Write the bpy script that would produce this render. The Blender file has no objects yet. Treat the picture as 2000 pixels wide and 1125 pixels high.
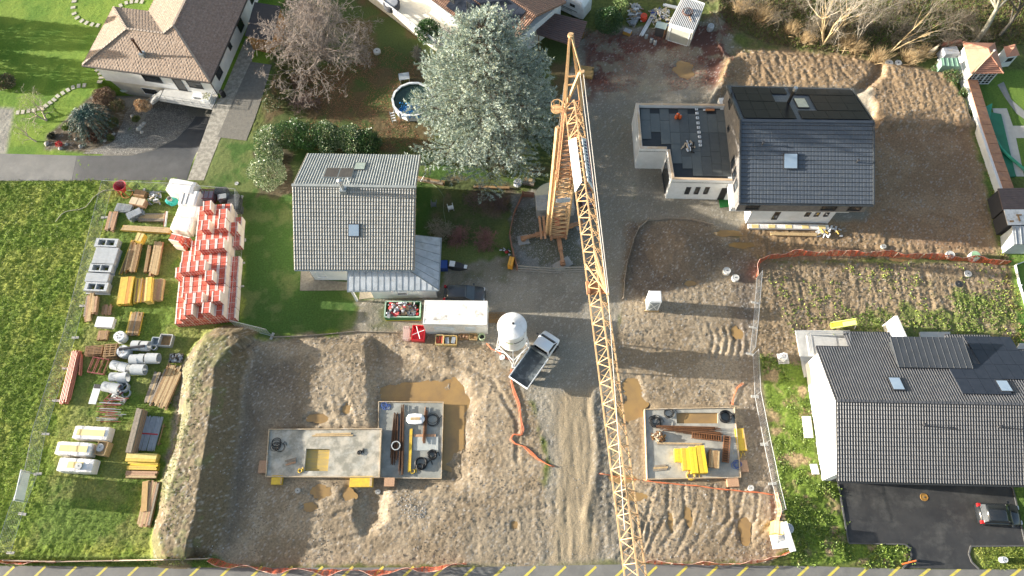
import bpy,math,random
import numpy as np
from mathutils import Vector,Matrix
scene=bpy.context.scene
COL=scene.collection
rad=math.radians
# camera
F=1400.0
H=65.5
_D=Vector((33.0,-630.5,-F)).normalized()
_U=-_D
_X=(Vector((1,0,0))-_U.x*_U).normalized()
_Y=_U.cross(_X)
MR=Matrix((_X,_Y,_U))
cam_d=bpy.data.cameras.new('camera')
cam=bpy.data.objects.new('camera',cam_d)
COL.objects.link(cam)
cam.matrix_world=Matrix.Translation((0,0,H))@MR.to_4x4()
cam_d.sensor_width=36.0
cam_d.lens=36.0*F/2000.0
cam_d.clip_start=0.5
cam_d.clip_end=3000
scene.camera=cam
# light
SUN_EL,SUN_AZ=11.5,-84.7
w=bpy.data.worlds.new('World')
scene.world=w
w.use_nodes=True
nt=w.node_tree
bg=nt.nodes['Background']
sky=nt.nodes.new('ShaderNodeTexSky')
sky.sky_type='NISHITA'
sky.sun_disc=False
sky.sun_elevation=rad(SUN_EL)
sky.sun_rotation=rad(SUN_AZ)
sky.dust_density=2.5
sky.ozone_density=0.5
nt.links.new(sky.outputs[0],bg.inputs[0])
bg.inputs[1].default_value=0.1
sd=bpy.data.lights.new('sun','SUN')
sd.energy=5.0
sd.angle=rad(0.5)
sd.color=(1.0,0.945,0.85)
so=bpy.data.objects.new('sun',sd)
COL.objects.link(so)
_s=Vector((math.cos(rad(SUN_EL))*math.sin(rad(SUN_AZ)),math.cos(rad(SUN_EL))*math.cos(rad(SUN_AZ)),math.sin(rad(SUN_EL))))
so.rotation_euler=_s.to_track_quat('Z','Y').to_euler()
so.location=_s*200
scene.view_settings.view_transform='Standard'
scene.view_settings.look='None'
scene.view_settings.gamma=1.0
scene.view_settings.exposure=1.75
scene.render.engine='CYCLES'
scene.cycles.max_bounces=6
scene.cycles.diffuse_bounces=3
# helpers
def g(px,py,h=0.0):
 """point at height h that the photo shows at pixel px, py"""
 r=MR@Vector(((px-1000)/F,-(py-562.5)/F,-1.0))
 t=(h-H)/r.z
 return Vector((r.x*t,r.y*t,h))
def g2(px,py,h=0.0):
 p=g(px,py,h)
 return(p.x,p.y)
class MB:
 def __init__(s):
  s.v=[];s.f=[];s.m=[];s.cur=0;s.mats=None
 def add(s,vs,fs):
  n=len(s.v)
  s.v.extend([tuple(v)for v in vs])
  for f in fs:
   s.f.append(tuple(i+n for i in f));s.m.append(s.cur)
  return s
 def box(s,c,size,rz=0.0,M=None,taper=1.0):
  x,y,z=size[0]/2,size[1]/2,size[2]/2
  vs=[]
  ca,sa=math.cos(rz),math.sin(rz)
  for k in(-1,1):
   t=taper if k>0 else 1
   for a,b in((-1,-1),(1,-1),(1,1),(-1,1)):
    lx,ly=a*x*t,b*y*t
    p=Vector((c[0]+lx*ca-ly*sa,c[1]+lx*sa+ly*ca,c[2]+k*z))
    vs.append(M@p if M else p)
  return s.add(vs,[(3,2,1,0),(4,5,6,7),(0,1,5,4),(1,2,6,5),(2,3,7,6),(3,0,4,7)])
 def beam(s,p,q,wd,ht,up=(0,0,1)):
  p=Vector(p);q=Vector(q);d=(q-p)
  if d.length<1e-6:return s
  d.normalize();u=Vector(up)
  sd_=d.cross(u)
  if sd_.length<1e-4:sd_=Vector((1,0,0))
  sd_.normalize();u=sd_.cross(d)
  vs=[]
  for e in(p,q):
   for a,b in((-1,-1),(1,-1),(1,1),(-1,1)):
    vs.append(e+sd_*a*wd/2+u*b*ht/2)
  return s.add(vs,[(0,1,2,3),(7,6,5,4),(0,4,5,1),(1,5,6,2),(2,6,7,3),(3,7,4,0)])
 def tube(s,p,q,r,n=6,r2=None,cap=True):
  p=Vector(p);q=Vector(q);d=q-p
  if d.length<1e-6:return s
  d.normalize()
  a=d.orthogonal().normalized();b=d.cross(a)
  r2=r if r2 is None else r2
  vs=[]
  for e,rr in((p,r),(q,r2)):
   for i in range(n):
    t=2*math.pi*i/n
    vs.append(e+(a*math.cos(t)+b*math.sin(t))*rr)
  fs=[(i,(i+1)%n,n+(i+1)%n,n+i)for i in range(n)]
  if cap:
   fs.append(tuple(range(n-1,-1,-1)));fs.append(tuple(range(n,2*n)))
  return s.add(vs,fs)
 def path(s,pts,r,n=5):
  pts=[Vector(p)for p in pts]
  base=len(s.v);vs=[]
  for i,p in enumerate(pts):
   d=(pts[min(i+1,len(pts)-1)]-pts[max(i-1,0)])
   d.normalize()
   a=d.cross(Vector((0,0,1)))
   if a.length<1e-3:a=Vector((1,0,0))
   a.normalize();b=a.cross(d)
   for k in range(n):
    t=2*math.pi*k/n
    vs.append(p+(a*math.cos(t)+b*math.sin(t))*r)
  fs=[]
  for i in range(len(pts)-1):
   for k in range(n):
    fs.append((i*n+k,i*n+(k+1)%n,(i+1)*n+(k+1)%n,(i+1)*n+k))
  fs.append(tuple(range(n-1,-1,-1)));fs.append(tuple((len(pts)-1)*n+k for k in range(n)))
  return s.add(vs,fs)
 def prism(s,poly,z0,z1):
  n=len(poly)
  ar=sum(poly[i][0]*poly[(i+1)%n][1]-poly[(i+1)%n][0]*poly[i][1]for i in range(n))
  if ar<0:poly=poly[::-1]
  zz0=z0 if isinstance(z0,(list,tuple))else[z0]*n
  zz1=z1 if isinstance(z1,(list,tuple))else[z1]*n
  if ar<0:zz0=list(zz0)[::-1];zz1=list(zz1)[::-1]
  vs=[(p[0],p[1],zz0[i])for i,p in enumerate(poly)]+[(p[0],p[1],zz1[i])for i,p in enumerate(poly)]
  fs=[tuple(range(n-1,-1,-1)),tuple(range(n,2*n))]+[(i,(i+1)%n,n+(i+1)%n,n+i)for i in range(n)]
  return s.add(vs,fs)
 def lathe(s,c,prof,n=16,M=None):
  vs=[]
  for r,z in prof:
   for i in range(n):
    t=2*math.pi*i/n
    p=Vector((c[0]+r*math.cos(t),c[1]+r*math.sin(t),c[2]+z))
    vs.append(M@p if M else p)
  fs=[]
  for k in range(len(prof)-1):
   for i in range(n):
    fs.append((k*n+i,k*n+(i+1)%n,(k+1)*n+(i+1)%n,(k+1)*n+i))
  if prof[0][0]>1e-4:fs.append(tuple(range(n-1,-1,-1)))
  if prof[-1][0]>1e-4:fs.append(tuple((len(prof)-1)*n+i for i in range(n)))
  return s.add(vs,fs)
 def slab(s,pts,th):
  """closed plate: pts = 3D polygon (top face), thickness th straight down"""
  n=len(pts);pts=[Vector(p)for p in pts]
  nr=Vector((0,0,0))
  for i in range(n):nr+=pts[i].cross(pts[(i+1)%n])
  if nr.z<0:pts=pts[::-1]
  vs=[p-Vector((0,0,th))for p in pts]+pts
  return s.add(vs,[tuple(range(n-1,-1,-1)),tuple(range(n,2*n))]+[(i,(i+1)%n,n+(i+1)%n,n+i)for i in range(n)])
 def arr(s,v,f):
  n=len(s.v)
  s.v.extend(map(tuple,v));s.f.extend([tuple(int(i)+n for i in q)for q in f]);s.m.extend([s.cur]*len(f))
  return s
def link(o,parent=None):
 COL.objects.link(o)
 if parent is not None:o.parent=parent
 return o
def part(name,mb,mat,parent=None,world=True,smooth=False,label=None):
 """one mesh object; with world=True its vertices are world coordinates"""
 me=bpy.data.meshes.new(name)
 v=mb.v
 if parent is not None and world:
  o_=rootpos(parent)
  v=[(a-o_[0],b-o_[1],c-o_[2])for a,b,c in v]
 me.from_pydata(v,[],mb.f)
 ms=mat if isinstance(mat,(list,tuple))else[mat]
 for m in ms:me.materials.append(m)
 if len(ms)>1:me.polygons.foreach_set('material_index',mb.m)
 if smooth:me.polygons.foreach_set('use_smooth',[True]*len(me.polygons))
 me.update()
 o=bpy.data.objects.new(name,me)
 link(o,parent)
 if label:o['label']=label
 return o
def rootpos(o):
 p=Vector(o.location)
 while o.parent is not None:
  o=o.parent;p=p+Vector(o.location)
 return p
def tag(o,label,cat=None,group=None):
 o['label']=label
 if cat:o['category']=cat
 if group:o['group']=group
 return o
def thing(name,label,cat,loc=(0,0,0),rz=0.0,group=None):
 o=bpy.data.objects.new(name,None)
 o.empty_display_size=0.3
 o.location=loc;o.rotation_euler=(0,0,rz)
 COL.objects.link(o)
 return tag(o,label,cat,group)
def struct(name,mb,mat,smooth=False):
 o=part(name,mb,mat,None,True,smooth)
 o['kind']='structure'
 return o
def dup(root,loc,rz=0.0,label=None,group=None,scale=None):
 r=root.copy();COL.objects.link(r);r.location=loc;r.rotation_euler=(0,0,rz)
 if scale:r.scale=scale
 if label:r['label']=label
 if group:r['group']=group
 for ch in list(root.children):
  c=ch.copy();COL.objects.link(c);c.parent=r
  for gg in list(ch.children):
   d=gg.copy();COL.objects.link(d);d.parent=c
 return r
def ang(p,q):
 return math.atan2(q[1]-p[1],q[0]-p[0])
 # materials
MATS={}
def mat(name,c1,c2=None,sc=2.0,rough=0.8,metal=0.0,bump=0.0,bsc=12.0,lo=0.35,hi=0.65,dirt=None,dsc=0.6,dam=0.0,spec=0.5,stretch=None):
 """noise-mixed two-tone material with optional dirt patches and bump"""
 if name in MATS:return MATS[name]
 m=bpy.data.materials.new(name);m.use_nodes=True
 nt=m.node_tree;N=nt.nodes;L=nt.links
 b=N['Principled BSDF']
 b.inputs['Roughness'].default_value=rough
 b.inputs['Metallic'].default_value=metal
 b.inputs['Specular IOR Level'].default_value=spec
 tc=N.new('ShaderNodeTexCoord')
 src=tc.outputs['Object']
 if stretch:
  mp=N.new('ShaderNodeMapping');mp.inputs['Scale'].default_value=stretch
  L.new(src,mp.inputs[0]);src=mp.outputs[0]
 c2=c2 or tuple(x*0.82 for x in c1)
 n1=N.new('ShaderNodeTexNoise');n1.inputs['Scale'].default_value=sc;n1.inputs['Detail'].default_value=6
 n1.inputs['Roughness'].default_value=0.62
 L.new(src,n1.inputs[0])
 mr=N.new('ShaderNodeMapRange');mr.inputs[1].default_value=lo;mr.inputs[2].default_value=hi
 L.new(n1.outputs[0],mr.inputs[0])
 mx=N.new('ShaderNodeMix');mx.data_type='RGBA'
 mx.inputs[6].default_value=(*c1,1);mx.inputs[7].default_value=(*c2,1)
 L.new(mr.outputs[0],mx.inputs[0])
 out=mx.outputs[2]
 if dirt:
  n2=N.new('ShaderNodeTexNoise');n2.inputs['Scale'].default_value=dsc;n2.inputs['Detail'].default_value=8
  n2.inputs['Roughness'].default_value=0.7
  L.new(tc.outputs['Object'],n2.inputs[0])
  m2=N.new('ShaderNodeMapRange');m2.inputs[1].default_value=0.5;m2.inputs[2].default_value=0.72
  m2.inputs[4].default_value=dam
  L.new(n2.outputs[0],m2.inputs[0])
  mx2=N.new('ShaderNodeMix');mx2.data_type='RGBA'
  L.new(m2.outputs[0],mx2.inputs[0]);L.new(out,mx2.inputs[6]);mx2.inputs[7].default_value=(*dirt,1)
  out=mx2.outputs[2]
 L.new(out,b.inputs['Base Color'])
 if bump:
  n3=N.new('ShaderNodeTexNoise');n3.inputs['Scale'].default_value=bsc;n3.inputs['Detail'].default_value=5
  L.new(src,n3.inputs[0])
  bp=N.new('ShaderNodeBump');bp.inputs['Strength'].default_value=bump;bp.inputs['Distance'].default_value=0.05
  L.new(n3.outputs[0],bp.inputs['Height']);L.new(bp.outputs[0],b.inputs['Normal'])
 MATS[name]=m
 return m
def ground_mat(name,nsc=7.0,lo=0.6,hi=1.35,bump=0.5,bsc=9.0,bdist=.06):
 m=bpy.data.materials.new(name);m.use_nodes=True
 nt=m.node_tree;N=nt.nodes;L=nt.links
 b=N['Principled BSDF'];b.inputs['Specular IOR Level'].default_value=0.3
 at=N.new('ShaderNodeAttribute');at.attribute_name='tint'
 aw=N.new('ShaderNodeAttribute');aw.attribute_name='damp'
 tc=N.new('ShaderNodeTexCoord')
 n1=N.new('ShaderNodeTexNoise');n1.inputs['Scale'].default_value=nsc;n1.inputs['Detail'].default_value=5;n1.inputs['Roughness'].default_value=0.7
 L.new(tc.outputs['Object'],n1.inputs[0])
 mr=N.new('ShaderNodeMapRange');mr.inputs[1].default_value=0.3;mr.inputs[2].default_value=0.7
 mr.inputs[3].default_value=lo;mr.inputs[4].default_value=hi
 L.new(n1.outputs[0],mr.inputs[0])
 mx=N.new('ShaderNodeMix');mx.data_type='RGBA';mx.blend_type='MULTIPLY';mx.inputs[0].default_value=1
 L.new(at.outputs['Color'],mx.inputs[6]);L.new(mr.outputs[0],mx.inputs[7])
 L.new(mx.outputs[2],b.inputs['Base Color'])
 r=N.new('ShaderNodeMapRange');r.inputs[3].default_value=0.95;r.inputs[4].default_value=0.38
 L.new(aw.outputs['Fac'],r.inputs[0]);L.new(r.outputs[0],b.inputs['Roughness'])
 n3=N.new('ShaderNodeTexNoise');n3.inputs['Scale'].default_value=bsc;n3.inputs['Detail'].default_value=6;n3.inputs['Roughness'].default_value=.68
 L.new(tc.outputs['Object'],n3.inputs[0])
 bp=N.new('ShaderNodeBump');bp.inputs['Strength'].default_value=bump;bp.inputs['Distance'].default_value=bdist
 L.new(n3.outputs[0],bp.inputs['Height']);L.new(bp.outputs[0],b.inputs['Normal'])
 return m
 # terrain
rng=np.random.RandomState(7)
_lat=rng.rand(256,256)
def vnoise(x,y,sc,ox=0.0,oy=0.0):
 u=x/sc+ox+97.3;v=y/sc+oy+61.7
 i=np.floor(u).astype(int);j=np.floor(v).astype(int)
 a=u-i;b=v-j
 a=a*a*(3-2*a);b=b*b*(3-2*b)
 i0=i%256;i1=(i+1)%256;j0=j%256;j1=(j+1)%256
 return(_lat[i0,j0]*(1-a)+_lat[i1,j0]*a)*(1-b)+(_lat[i0,j1]*(1-a)+_lat[i1,j1]*a)*b
def fbm(x,y,sc,o=4,ox=0.0,r=0.55):
 t=0;am=1;s_=0
 for k in range(o):
  t=t+am*vnoise(x,y,sc,ox+13.1*k,ox*0.7+7.7*k);s_+=am
  am*=r;sc*=0.5
 return t/s_
def sstep(x,a,b):
 t=np.clip((x-a)/(b-a),0,1)
 return t*t*(3-2*t)
def axis(core,step,outer):
 a,b=core
 mid=np.arange(a,b+step/2,step)
 lo,hi,s_=[],[],step
 p=a;q=b
 while p>outer[0]or q<outer[1]:
  s_*=1.22
  p-=s_;q+=s_
  lo.append(p);hi.append(q)
 return np.concatenate([lo[::-1],mid,hi])
STEP=0.145
GX=axis((-68,62.5),STEP,(-900,900))
GY=axis((0.8,71.5),STEP,(-900,900))
XX,YY=np.meshgrid(GX,GY,indexing='ij')
PX=XX.ravel();PY=YY.ravel()
NV=PX.size
def polyw(pts,h=0.0):
 return[g2(a,b,h)for a,b in pts]
def sdist(poly,x=None,y=None):
 """signed distance (positive inside) to polygon"""
 x=PX if x is None else x;y=PY if y is None else y
 d=np.full(x.shape,1e9);ins=np.zeros(x.shape,bool)
 n=len(poly)
 for i in range(n):
  x0,y0=poly[i];x1,y1=poly[(i+1)%n]
  dx,dy=x1-x0,y1-y0
  t=np.clip(((x-x0)*dx+(y-y0)*dy)/(dx*dx+dy*dy+1e-9),0,1)
  d=np.minimum(d,(x-x0-t*dx)**2+(y-y0-t*dy)**2)
  c=(y0>y)!=(y1>y)
  ins^=c&(x<(x1-x0)*(y-y0)/(y1-y0+1e-12)+x0)
 d=np.sqrt(d)
 return np.where(ins,d,-d)
def pdist(pts,x=None,y=None):
 """distance to polyline, and parameter along it in metres, and side"""
 x=PX if x is None else x;y=PY if y is None else y
 d=np.full(x.shape,1e9);s_=np.zeros(x.shape);sg=np.zeros(x.shape);acc=0
 for i in range(len(pts)-1):
  x0,y0=pts[i];x1,y1=pts[i+1]
  dx,dy=x1-x0,y1-y0;l=math.hypot(dx,dy)
  t=np.clip(((x-x0)*dx+(y-y0)*dy)/(l*l),0,1)
  dd=np.hypot(x-x0-t*dx,y-y0-t*dy)
  m=dd<d
  d=np.where(m,dd,d);s_=np.where(m,acc+t*l,s_)
  sg=np.where(m,np.sign(dx*(y-y0)-dy*(x-x0)),sg)
  acc+=l
 return d,s_,sg
n_big=fbm(PX,PY,6.0,4,1.0);n_mid=fbm(PX,PY,1.6,4,2.0);n_sm=fbm(PX,PY,0.55,3,3.0)
n_patch=fbm(PX,PY,2.6,5,5.0,0.62);n_edge=fbm(PX,PY,1.1,4,8.0)
n_lump=np.abs(fbm(PX,PY,0.9,4,11.0,0.6)-0.5)*2
ridge_a=fbm(PX*0.28+PY*0.1,PY*1.6-PX*0.3,0.7,3,15.0)
ridge_b=fbm(PX*1.6,PY*0.22,0.7,3,17.0)
Z=np.zeros(NV);C=np.zeros((NV,3));W=np.zeros(NV);ID=np.zeros(NV,int)
ZN=['ground','meadow','lawn','gravel','field']
AMP=np.zeros((NV,5))
def zone(kind,pts,c1,c2,amp,feather=0.35,jag=0.8,pn=None,lo=0.4,hi=0.6,damp=0.0,al=1.0):
 global Z,C,W,AMP
 d=sdist(polyw(pts))+(n_edge-0.5)*2*jag
 wt=sstep(d,-feather,feather)*al
 pn_=n_patch if pn is None else pn
 t=sstep(pn_,lo,hi)[:,None]
 col=np.array(c1)[None]*(1-t)+np.array(c2)[None]*t
 C[:]=C*(1-wt[:,None])+col*wt[:,None]
 AMP[:]=AMP*(1-wt[:,None])+np.array(amp)[None]*wt[:,None]
 W[:]=W*(1-wt)+damp*wt
 if kind is not None:ID[wt>0.5]=ZN.index(kind)
 return wt
SOIL=(0.235,0.18,0.115);SOIL2=(0.31,0.245,0.165);DSOIL=(0.17,0.128,0.088);GRV=(0.24,0.225,0.19)
GRN=(0.15,0.215,0.025);GRN2=(0.26,0.29,0.05);DGRN=(0.05,0.095,0.018)
C[:]=(0.10,0.12,0.03);AMP[:]=(0.05,0,0,.08,.02);ID[:]=4
big=4000
wm_mead=zone('meadow',[(-900,352),(215,352),(470,372),(560,520),(690,645),(560,800),(470,1140),(-1500,1300)],GRN,GRN2,(0.03,0,0,0.17,.02),lo=.42,hi=.62)
zone(None,[(225,372),(475,380),(470,640),(340,700),(310,900),(300,1060),(60,1060),(140,760)],(0.11,0.17,0.03),(0.20,0.21,0.065),(0.03,0,0,0.09,.02),feather=.8,al=.75)
zone('lawn',[(-900,-400),(620,-400),(545,60),(540,130),(400,350),(-900,350)],(0.10,0.19,0.018),(0.17,0.25,0.03),(0.0,0,0,0.035,.01),lo=.3,hi=.7)
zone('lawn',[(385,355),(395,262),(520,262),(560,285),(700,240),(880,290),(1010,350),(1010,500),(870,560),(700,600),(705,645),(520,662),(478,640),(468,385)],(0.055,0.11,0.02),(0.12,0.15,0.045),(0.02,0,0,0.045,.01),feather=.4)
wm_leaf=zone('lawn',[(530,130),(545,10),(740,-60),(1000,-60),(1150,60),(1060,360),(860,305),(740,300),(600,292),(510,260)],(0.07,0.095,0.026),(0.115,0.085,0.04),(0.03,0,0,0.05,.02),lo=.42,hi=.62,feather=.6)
zone('ground',[(540,262),(570,300),(575,380),(500,385),(500,300)],(0.12,0.09,0.055),(0.08,0.07,0.04),(0.04,0,0,0.02,.02))
zone('ground',[(880,345),(1010,360),(1010,400),(950,480),(860,470),(840,440)],(0.12,0.095,0.06),(0.07,0.09,0.03),(0.05,0,0,0.05,.03),feather=.7)
zone('field',[(1180,-500),(4000,-500),(2900,60),(2150,92),(1880,110),(1700,118),(1480,92),(1410,60),(1380,20),(1230,-10)],(0.11,0.092,0.048),(0.085,0.105,0.03),(0.12,0,0,0.16,.04),feather=1.0,jag=1.6,lo=.38,hi=.6)
zone('field',[(1560,-300),(1900,-300),(1870,40),(1700,60),(1600,30)],(0.085,0.13,0.03),(0.12,0.11,0.05),(0.1,0,0,0.14,.04),feather=2.5,jag=2.0)
GY1=[(1000,500),(1005,380),(1090,360),(1120,90),(1180,45),(1300,60),(1430,70),(1400,160),(1380,190),(1250,205),(1240,385),(1290,415),(1450,430),(1480,470),(1420,450),(1240,440),(1218,585),(1190,770),(1215,1098),(1040,1098),(1075,900),(1040,790),(930,720),(690,655),(700,590),(860,560),(870,525)]
zone('gravel',[(1235,185),(1425,160),(1720,170),(1715,445),(1235,440)],(0.205,0.185,0.145),(0.25,0.22,0.17),(0.03,0,0.0,0.0,.035),jag=.3)
zone('gravel',GY1,(0.235,0.21,0.165),(0.285,0.255,0.20),(0.025,0,0.01,0.0,.035),jag=.5,feather=.3)
zone(None,[(1140,240),(1240,210),(1230,420),(1290,440),(1210,470),(1200,600),(1170,620),(1150,480)],(0.26,0.225,0.16),(0.22,0.19,0.14),(0.02,0,0.03,0.0,.03),feather=1.2,al=.7)
zone(None,[(1000,380),(1060,400),(1140,460),(1140,525),(1010,525),(995,460)],(0.22,0.22,0.20),(0.13,0.13,0.09),(0.04,0,0,0.0,.06),feather=.3,jag=.5,lo=.45,hi=.6)
zone(None,[(880,520),(1000,500),(1010,530),(990,545),(870,560)],(0.13,0.13,0.07),(0.21,0.19,0.14),(0.03,0,0,0.02,.03),feather=.6)
zone(None,[(700,590),(760,590),(770,640),(700,650)],(0.13,0.13,0.07),(0.20,0.18,0.14),(0.03,0,0,0.02,.03),feather=.6)
wm_red=zone(None,[(1140,60),(1240,70),(1300,60),(1420,20),(1440,130),(1400,175),(1350,165),(1260,150),(1150,190)],(0.13,0.065,0.05),(0.19,0.165,0.12),(0.04,0,0,0.0,.04),feather=1.2,jag=1.2,lo=.5,hi=.58)
zone(None,[(1260,100),(1340,92),(1380,150),(1370,175),(1200,190),(1190,150)],(0.30,0.265,0.19),(0.24,0.20,0.15),(0.03,0,0,0.0,.03),feather=.8,jag=1.4,al=.85)
MUD1=[(470,668),(620,655),(700,648),(900,655),(970,690),(1040,790),(1065,900),(1050,1105),(430,1105),(330,1060),(320,930),(345,760),(365,700)]
wm1=zone('ground',MUD1,SOIL,SOIL2,(0.10,0.022,0.012,0.0,.045),jag=.7,feather=.3,damp=.35)
MUD2=[(1222,440),(1260,432),(1380,432),(1470,470),(1490,520),(1478,690),(1500,850),(1545,1060),(1500,1100),(1215,1100),(1185,770),(1215,585)]
wm2=zone('ground',MUD2,SOIL,SOIL2,(0.12,0.015,0.018,0.0,.045),jag=.4,feather=.3,damp=.35)
zone(None,[(1440,500),(1490,520),(1478,690),(1500,850),(1540,1040),(1500,1000),(1450,800),(1430,600)],(0.17,0.135,0.10),(0.22,0.175,0.125),(0.07,0,0.05,0.0,.05),feather=.9,jag=.6)
zone(None,[(1225,440),(1380,435),(1440,500),(1330,560),(1290,575),(1222,580)],(0.16,0.118,0.082),(0.20,0.15,0.105),(0.06,0,0,0.0,.06),feather=1.0)
zone(None,[(930,1010),(1040,980),(1200,980),(1215,1100),(880,1100)],(0.25,0.205,0.145),(0.22,0.19,0.145),(0.05,0,0.04,0.0,.05),feather=1.6)
zone(None,[(1080,765),(1160,765),(1175,900),(1165,1098),(1075,1098),(1092,900)],(0.31,0.25,0.165),(0.26,0.21,0.14),(0.02,0,0.05,0.0,.02),feather=.8,jag=.5)
zone(None,[(1162,770),(1190,770),(1200,960),(1190,1040),(1160,1020)],(0.25,0.225,0.18),(0.19,0.165,0.125),(0.07,0,0.05,0.0,.07),feather=.5,jag=.4)
zone(None,[(480,690),(580,700),(600,860),(520,840),(480,1000),(440,1060),(420,1040)],(0.155,0.125,0.09),(0.19,0.155,0.112),(0.05,0.03,0,0.0,.05),feather=1.6,jag=1.0,damp=.3)  # soil colour darkened where the bank's shadow falls, shade painted in
zone('ground',[(1395,200),(1410,130),(1440,100),(1560,96),(1740,120),(1880,150),(1925,330),(1955,500),(1490,512),(1440,470),(1450,440),(1700,430),(1700,180),(1420,172),(1410,200)],(0.30,0.205,0.115),(0.24,0.165,0.095),(0.24,0.02,0.06,0.0,.06),jag=.6,feather=.4,damp=.2)
zone(None,[(1705,240),(1890,250),(1935,490),(1800,480),(1650,440),(1705,420)],(0.25,0.155,0.088),(0.30,0.195,0.115),(0.12,0.02,0.02,0.02,.05),jag=.8,feather=.8)
zone('meadow',[(1870,140),(1900,190),(1945,360),(1975,500),(2020,700),(1985,700),(1950,500),(1920,340),(1880,200),(1850,160)],(0.09,0.14,0.03),(0.19,0.15,0.08),(0.05,0,0,0.14,.03),jag=.6)
PLOT=[(1486,512),(1965,515),(1990,700),(1990,760),(1560,720),(1472,690)]
gx=sstep(PX*0.045-PY*0.075+(n_patch-.5)*2.6,0.0-0.85,0.9-0.85)
wm3=zone('ground',PLOT,(0.29,0.215,0.13),(0.24,0.175,0.105),(0.20,0.0,0.05,0.0,.06),jag=.3,feather=.3,damp=.1)
_p=polyw([(1640,640),(1760,590),(1900,580),(1975,620),(1995,760),(1640,760)])
veg=sstep(sdist(_p)+(n_patch-0.5)*14+(n_mid-.5)*5,-1.0,2.2)*(wm3>0.5)
C[:]=C*(1-veg[:,None])+np.array((0.16,0.19,0.05))[None]*veg[:,None]
AMP[:,3]=np.maximum(AMP[:,3],0.14*veg)
STRIP=[(1486,700),(1575,705),(1600,935),(1640,945),(1660,1062),(1775,1066),(1785,1100),(1548,1104),(1530,1000)]
wm4=zone('meadow',STRIP,(0.115,0.17,0.025),(0.27,0.20,0.11),(0.05,0,0,0.15,.04),jag=.4,lo=.52,hi=.66,pn=fbm(PX,PY,1.3,4,31.0,.6))
zone('meadow',[(1895,1066),(2400,1066),(2400,1112),(1920,1112)],(0.13,0.18,0.035),(0.19,0.20,0.07),(0.03,0,0,0.12,.04),jag=.1)
zone('meadow',[(1970,935),(2500,935),(2500,1070),(2000,1070)],(0.13,0.20,0.03),(0.10,0.16,0.03),(0.03,0,0,0.12,.04),jag=.1)
zone('lawn',[(1885,140),(2600,120),(2600,420),(1968,345)],(0.085,0.15,0.025),(0.12,0.19,0.03),(0.0,0,0,0.04,.01),jag=.2)
zone('lawn',[(1968,490),(2600,480),(2600,820),(2005,760),(1985,600)],(0.10,0.19,0.03),(0.14,0.22,0.04),(0.0,0,0,0.09,.02),jag=.3)
zone('gravel',[(196,165),(345,155),(432,195),(428,210),(362,345),(150,345),(215,290),(250,245),(235,215)],(0.2,0.185,0.15),(0.26,0.24,0.2),(0,0,0,0,.02),jag=.05,feather=.1)
zone('ground',[(88,292),(92,262),(130,232),(165,195),(205,170),(238,195),(240,240),(228,285),(180,302)],(0.10,0.075,0.05),(0.15,0.125,0.085),(.06,0,0,.04,.04),jag=.3)
zone('gravel',[(-60,205),(28,212),(12,302),(-60,302)],(0.33,0.31,0.26),(0.26,0.245,0.21),(0,0,0,0,.03),jag=.1)
zone('meadow',[(-900,1084),(420,1086),(450,1106),(-900,1104)],(0.11,0.16,0.03),(0.15,0.19,0.05),(0.02,0,0,0.12,.02),jag=.2)
def bump_line(pts,hgt,wl,wr,hts=None):
 """embankment: polyline in pixels at its own height, left/right foot widths (left = positive side)"""
 pts=[g2(a,b,hh)for a,b,hh in pts]
 d,s_,sg=pdist(pts)
 wd=np.where(sg>0,wl,wr)*(0.8+0.4*n_big)
 p=np.clip(1-d/wd,0,1)
 return np.where(sg>0,np.minimum(1,p/(.28+.3*n_mid))*(.72+.28*p),p**1.25)*hgt
berm=bump_line([(378,1050,1.2),(384,1000,1.8),(392,930,2.0),(405,850,2.0),(415,780,2.0),(422,715,1.8),(440,702,1.4)],2.0,4.4,2.3)
Z+=berm
bm=sstep(berm,0.12,0.4)
bg_t=sstep(n_patch+(n_sm-.5)*.5,.52,.62)*(PX<g(405,860,2.3).x+.4)
colb=np.array((0.15,0.115,0.066))[None]*(1-bg_t[:,None]*.4)+np.array((0.12,0.15,0.045))[None]*bg_t[:,None]*.4
C[:]=C*(1-bm[:,None])+colb*bm[:,None]
AMP[:]=AMP*(1-bm[:,None])+np.array((0.22,0.05,0,0.04,.06))[None]*bm[:,None]
ID[bm>.5]=0
ex=sdist(polyw([(728,668),(800,690),(935,760),(940,950),(760,955),(744,1015),(712,1040),(698,960),(720,940),(735,840),(730,760)]))+(n_edge-.5)*.8
Z-=sstep(ex,-0.8,0.8)*0.50*(1-.92*sstep(PX,g(845,850).x,g(950,850).x))
lv=sdist(polyw([(490,675),(722,664),(728,760),(733,836),(500,838),(470,760)]))+(n_edge-.5)*.8
Z+=sstep(lv,-0.4,0.5)*0.22
cx,cy=g2(1338,478,.8)
dd=np.hypot((PX-cx)/1.1,(PY-cy)/1.0)+(n_mid-.5)*1.3
Z+=np.clip(1-dd/3.9,0,1)**1.2*1.1
hm=sstep(-dd,-4.0,-3.2)
C[:]=C*(1-.55*hm[:,None])+np.array((0.22,0.165,0.11))[None]*.55*hm[:,None]
up=sdist(polyw([(1405,135),(1450,105),(1700,122),(1712,135),(1668,182),(1400,182)]))+(n_edge-.5)*.6
Z+=sstep(up,-.5,.5)*.55
up2=sdist(polyw([(1722,128),(1850,150),(1880,200),(1905,255),(1715,250),(1700,205),(1675,190),(1715,160)]))+(n_edge-.5)*.6
Z+=sstep(up2,-.5,.5)*.75
bk,_,sgn_=pdist([g2(*q)for q in[(1400,10),(1400,90),(1418,130),(1405,165),(1385,200)]])
Z+=np.where(sgn_<0,0,np.exp(-(bk/1.4)**2)*.3)
Z+=np.exp(-(bk/.8)**2)*.25
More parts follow.
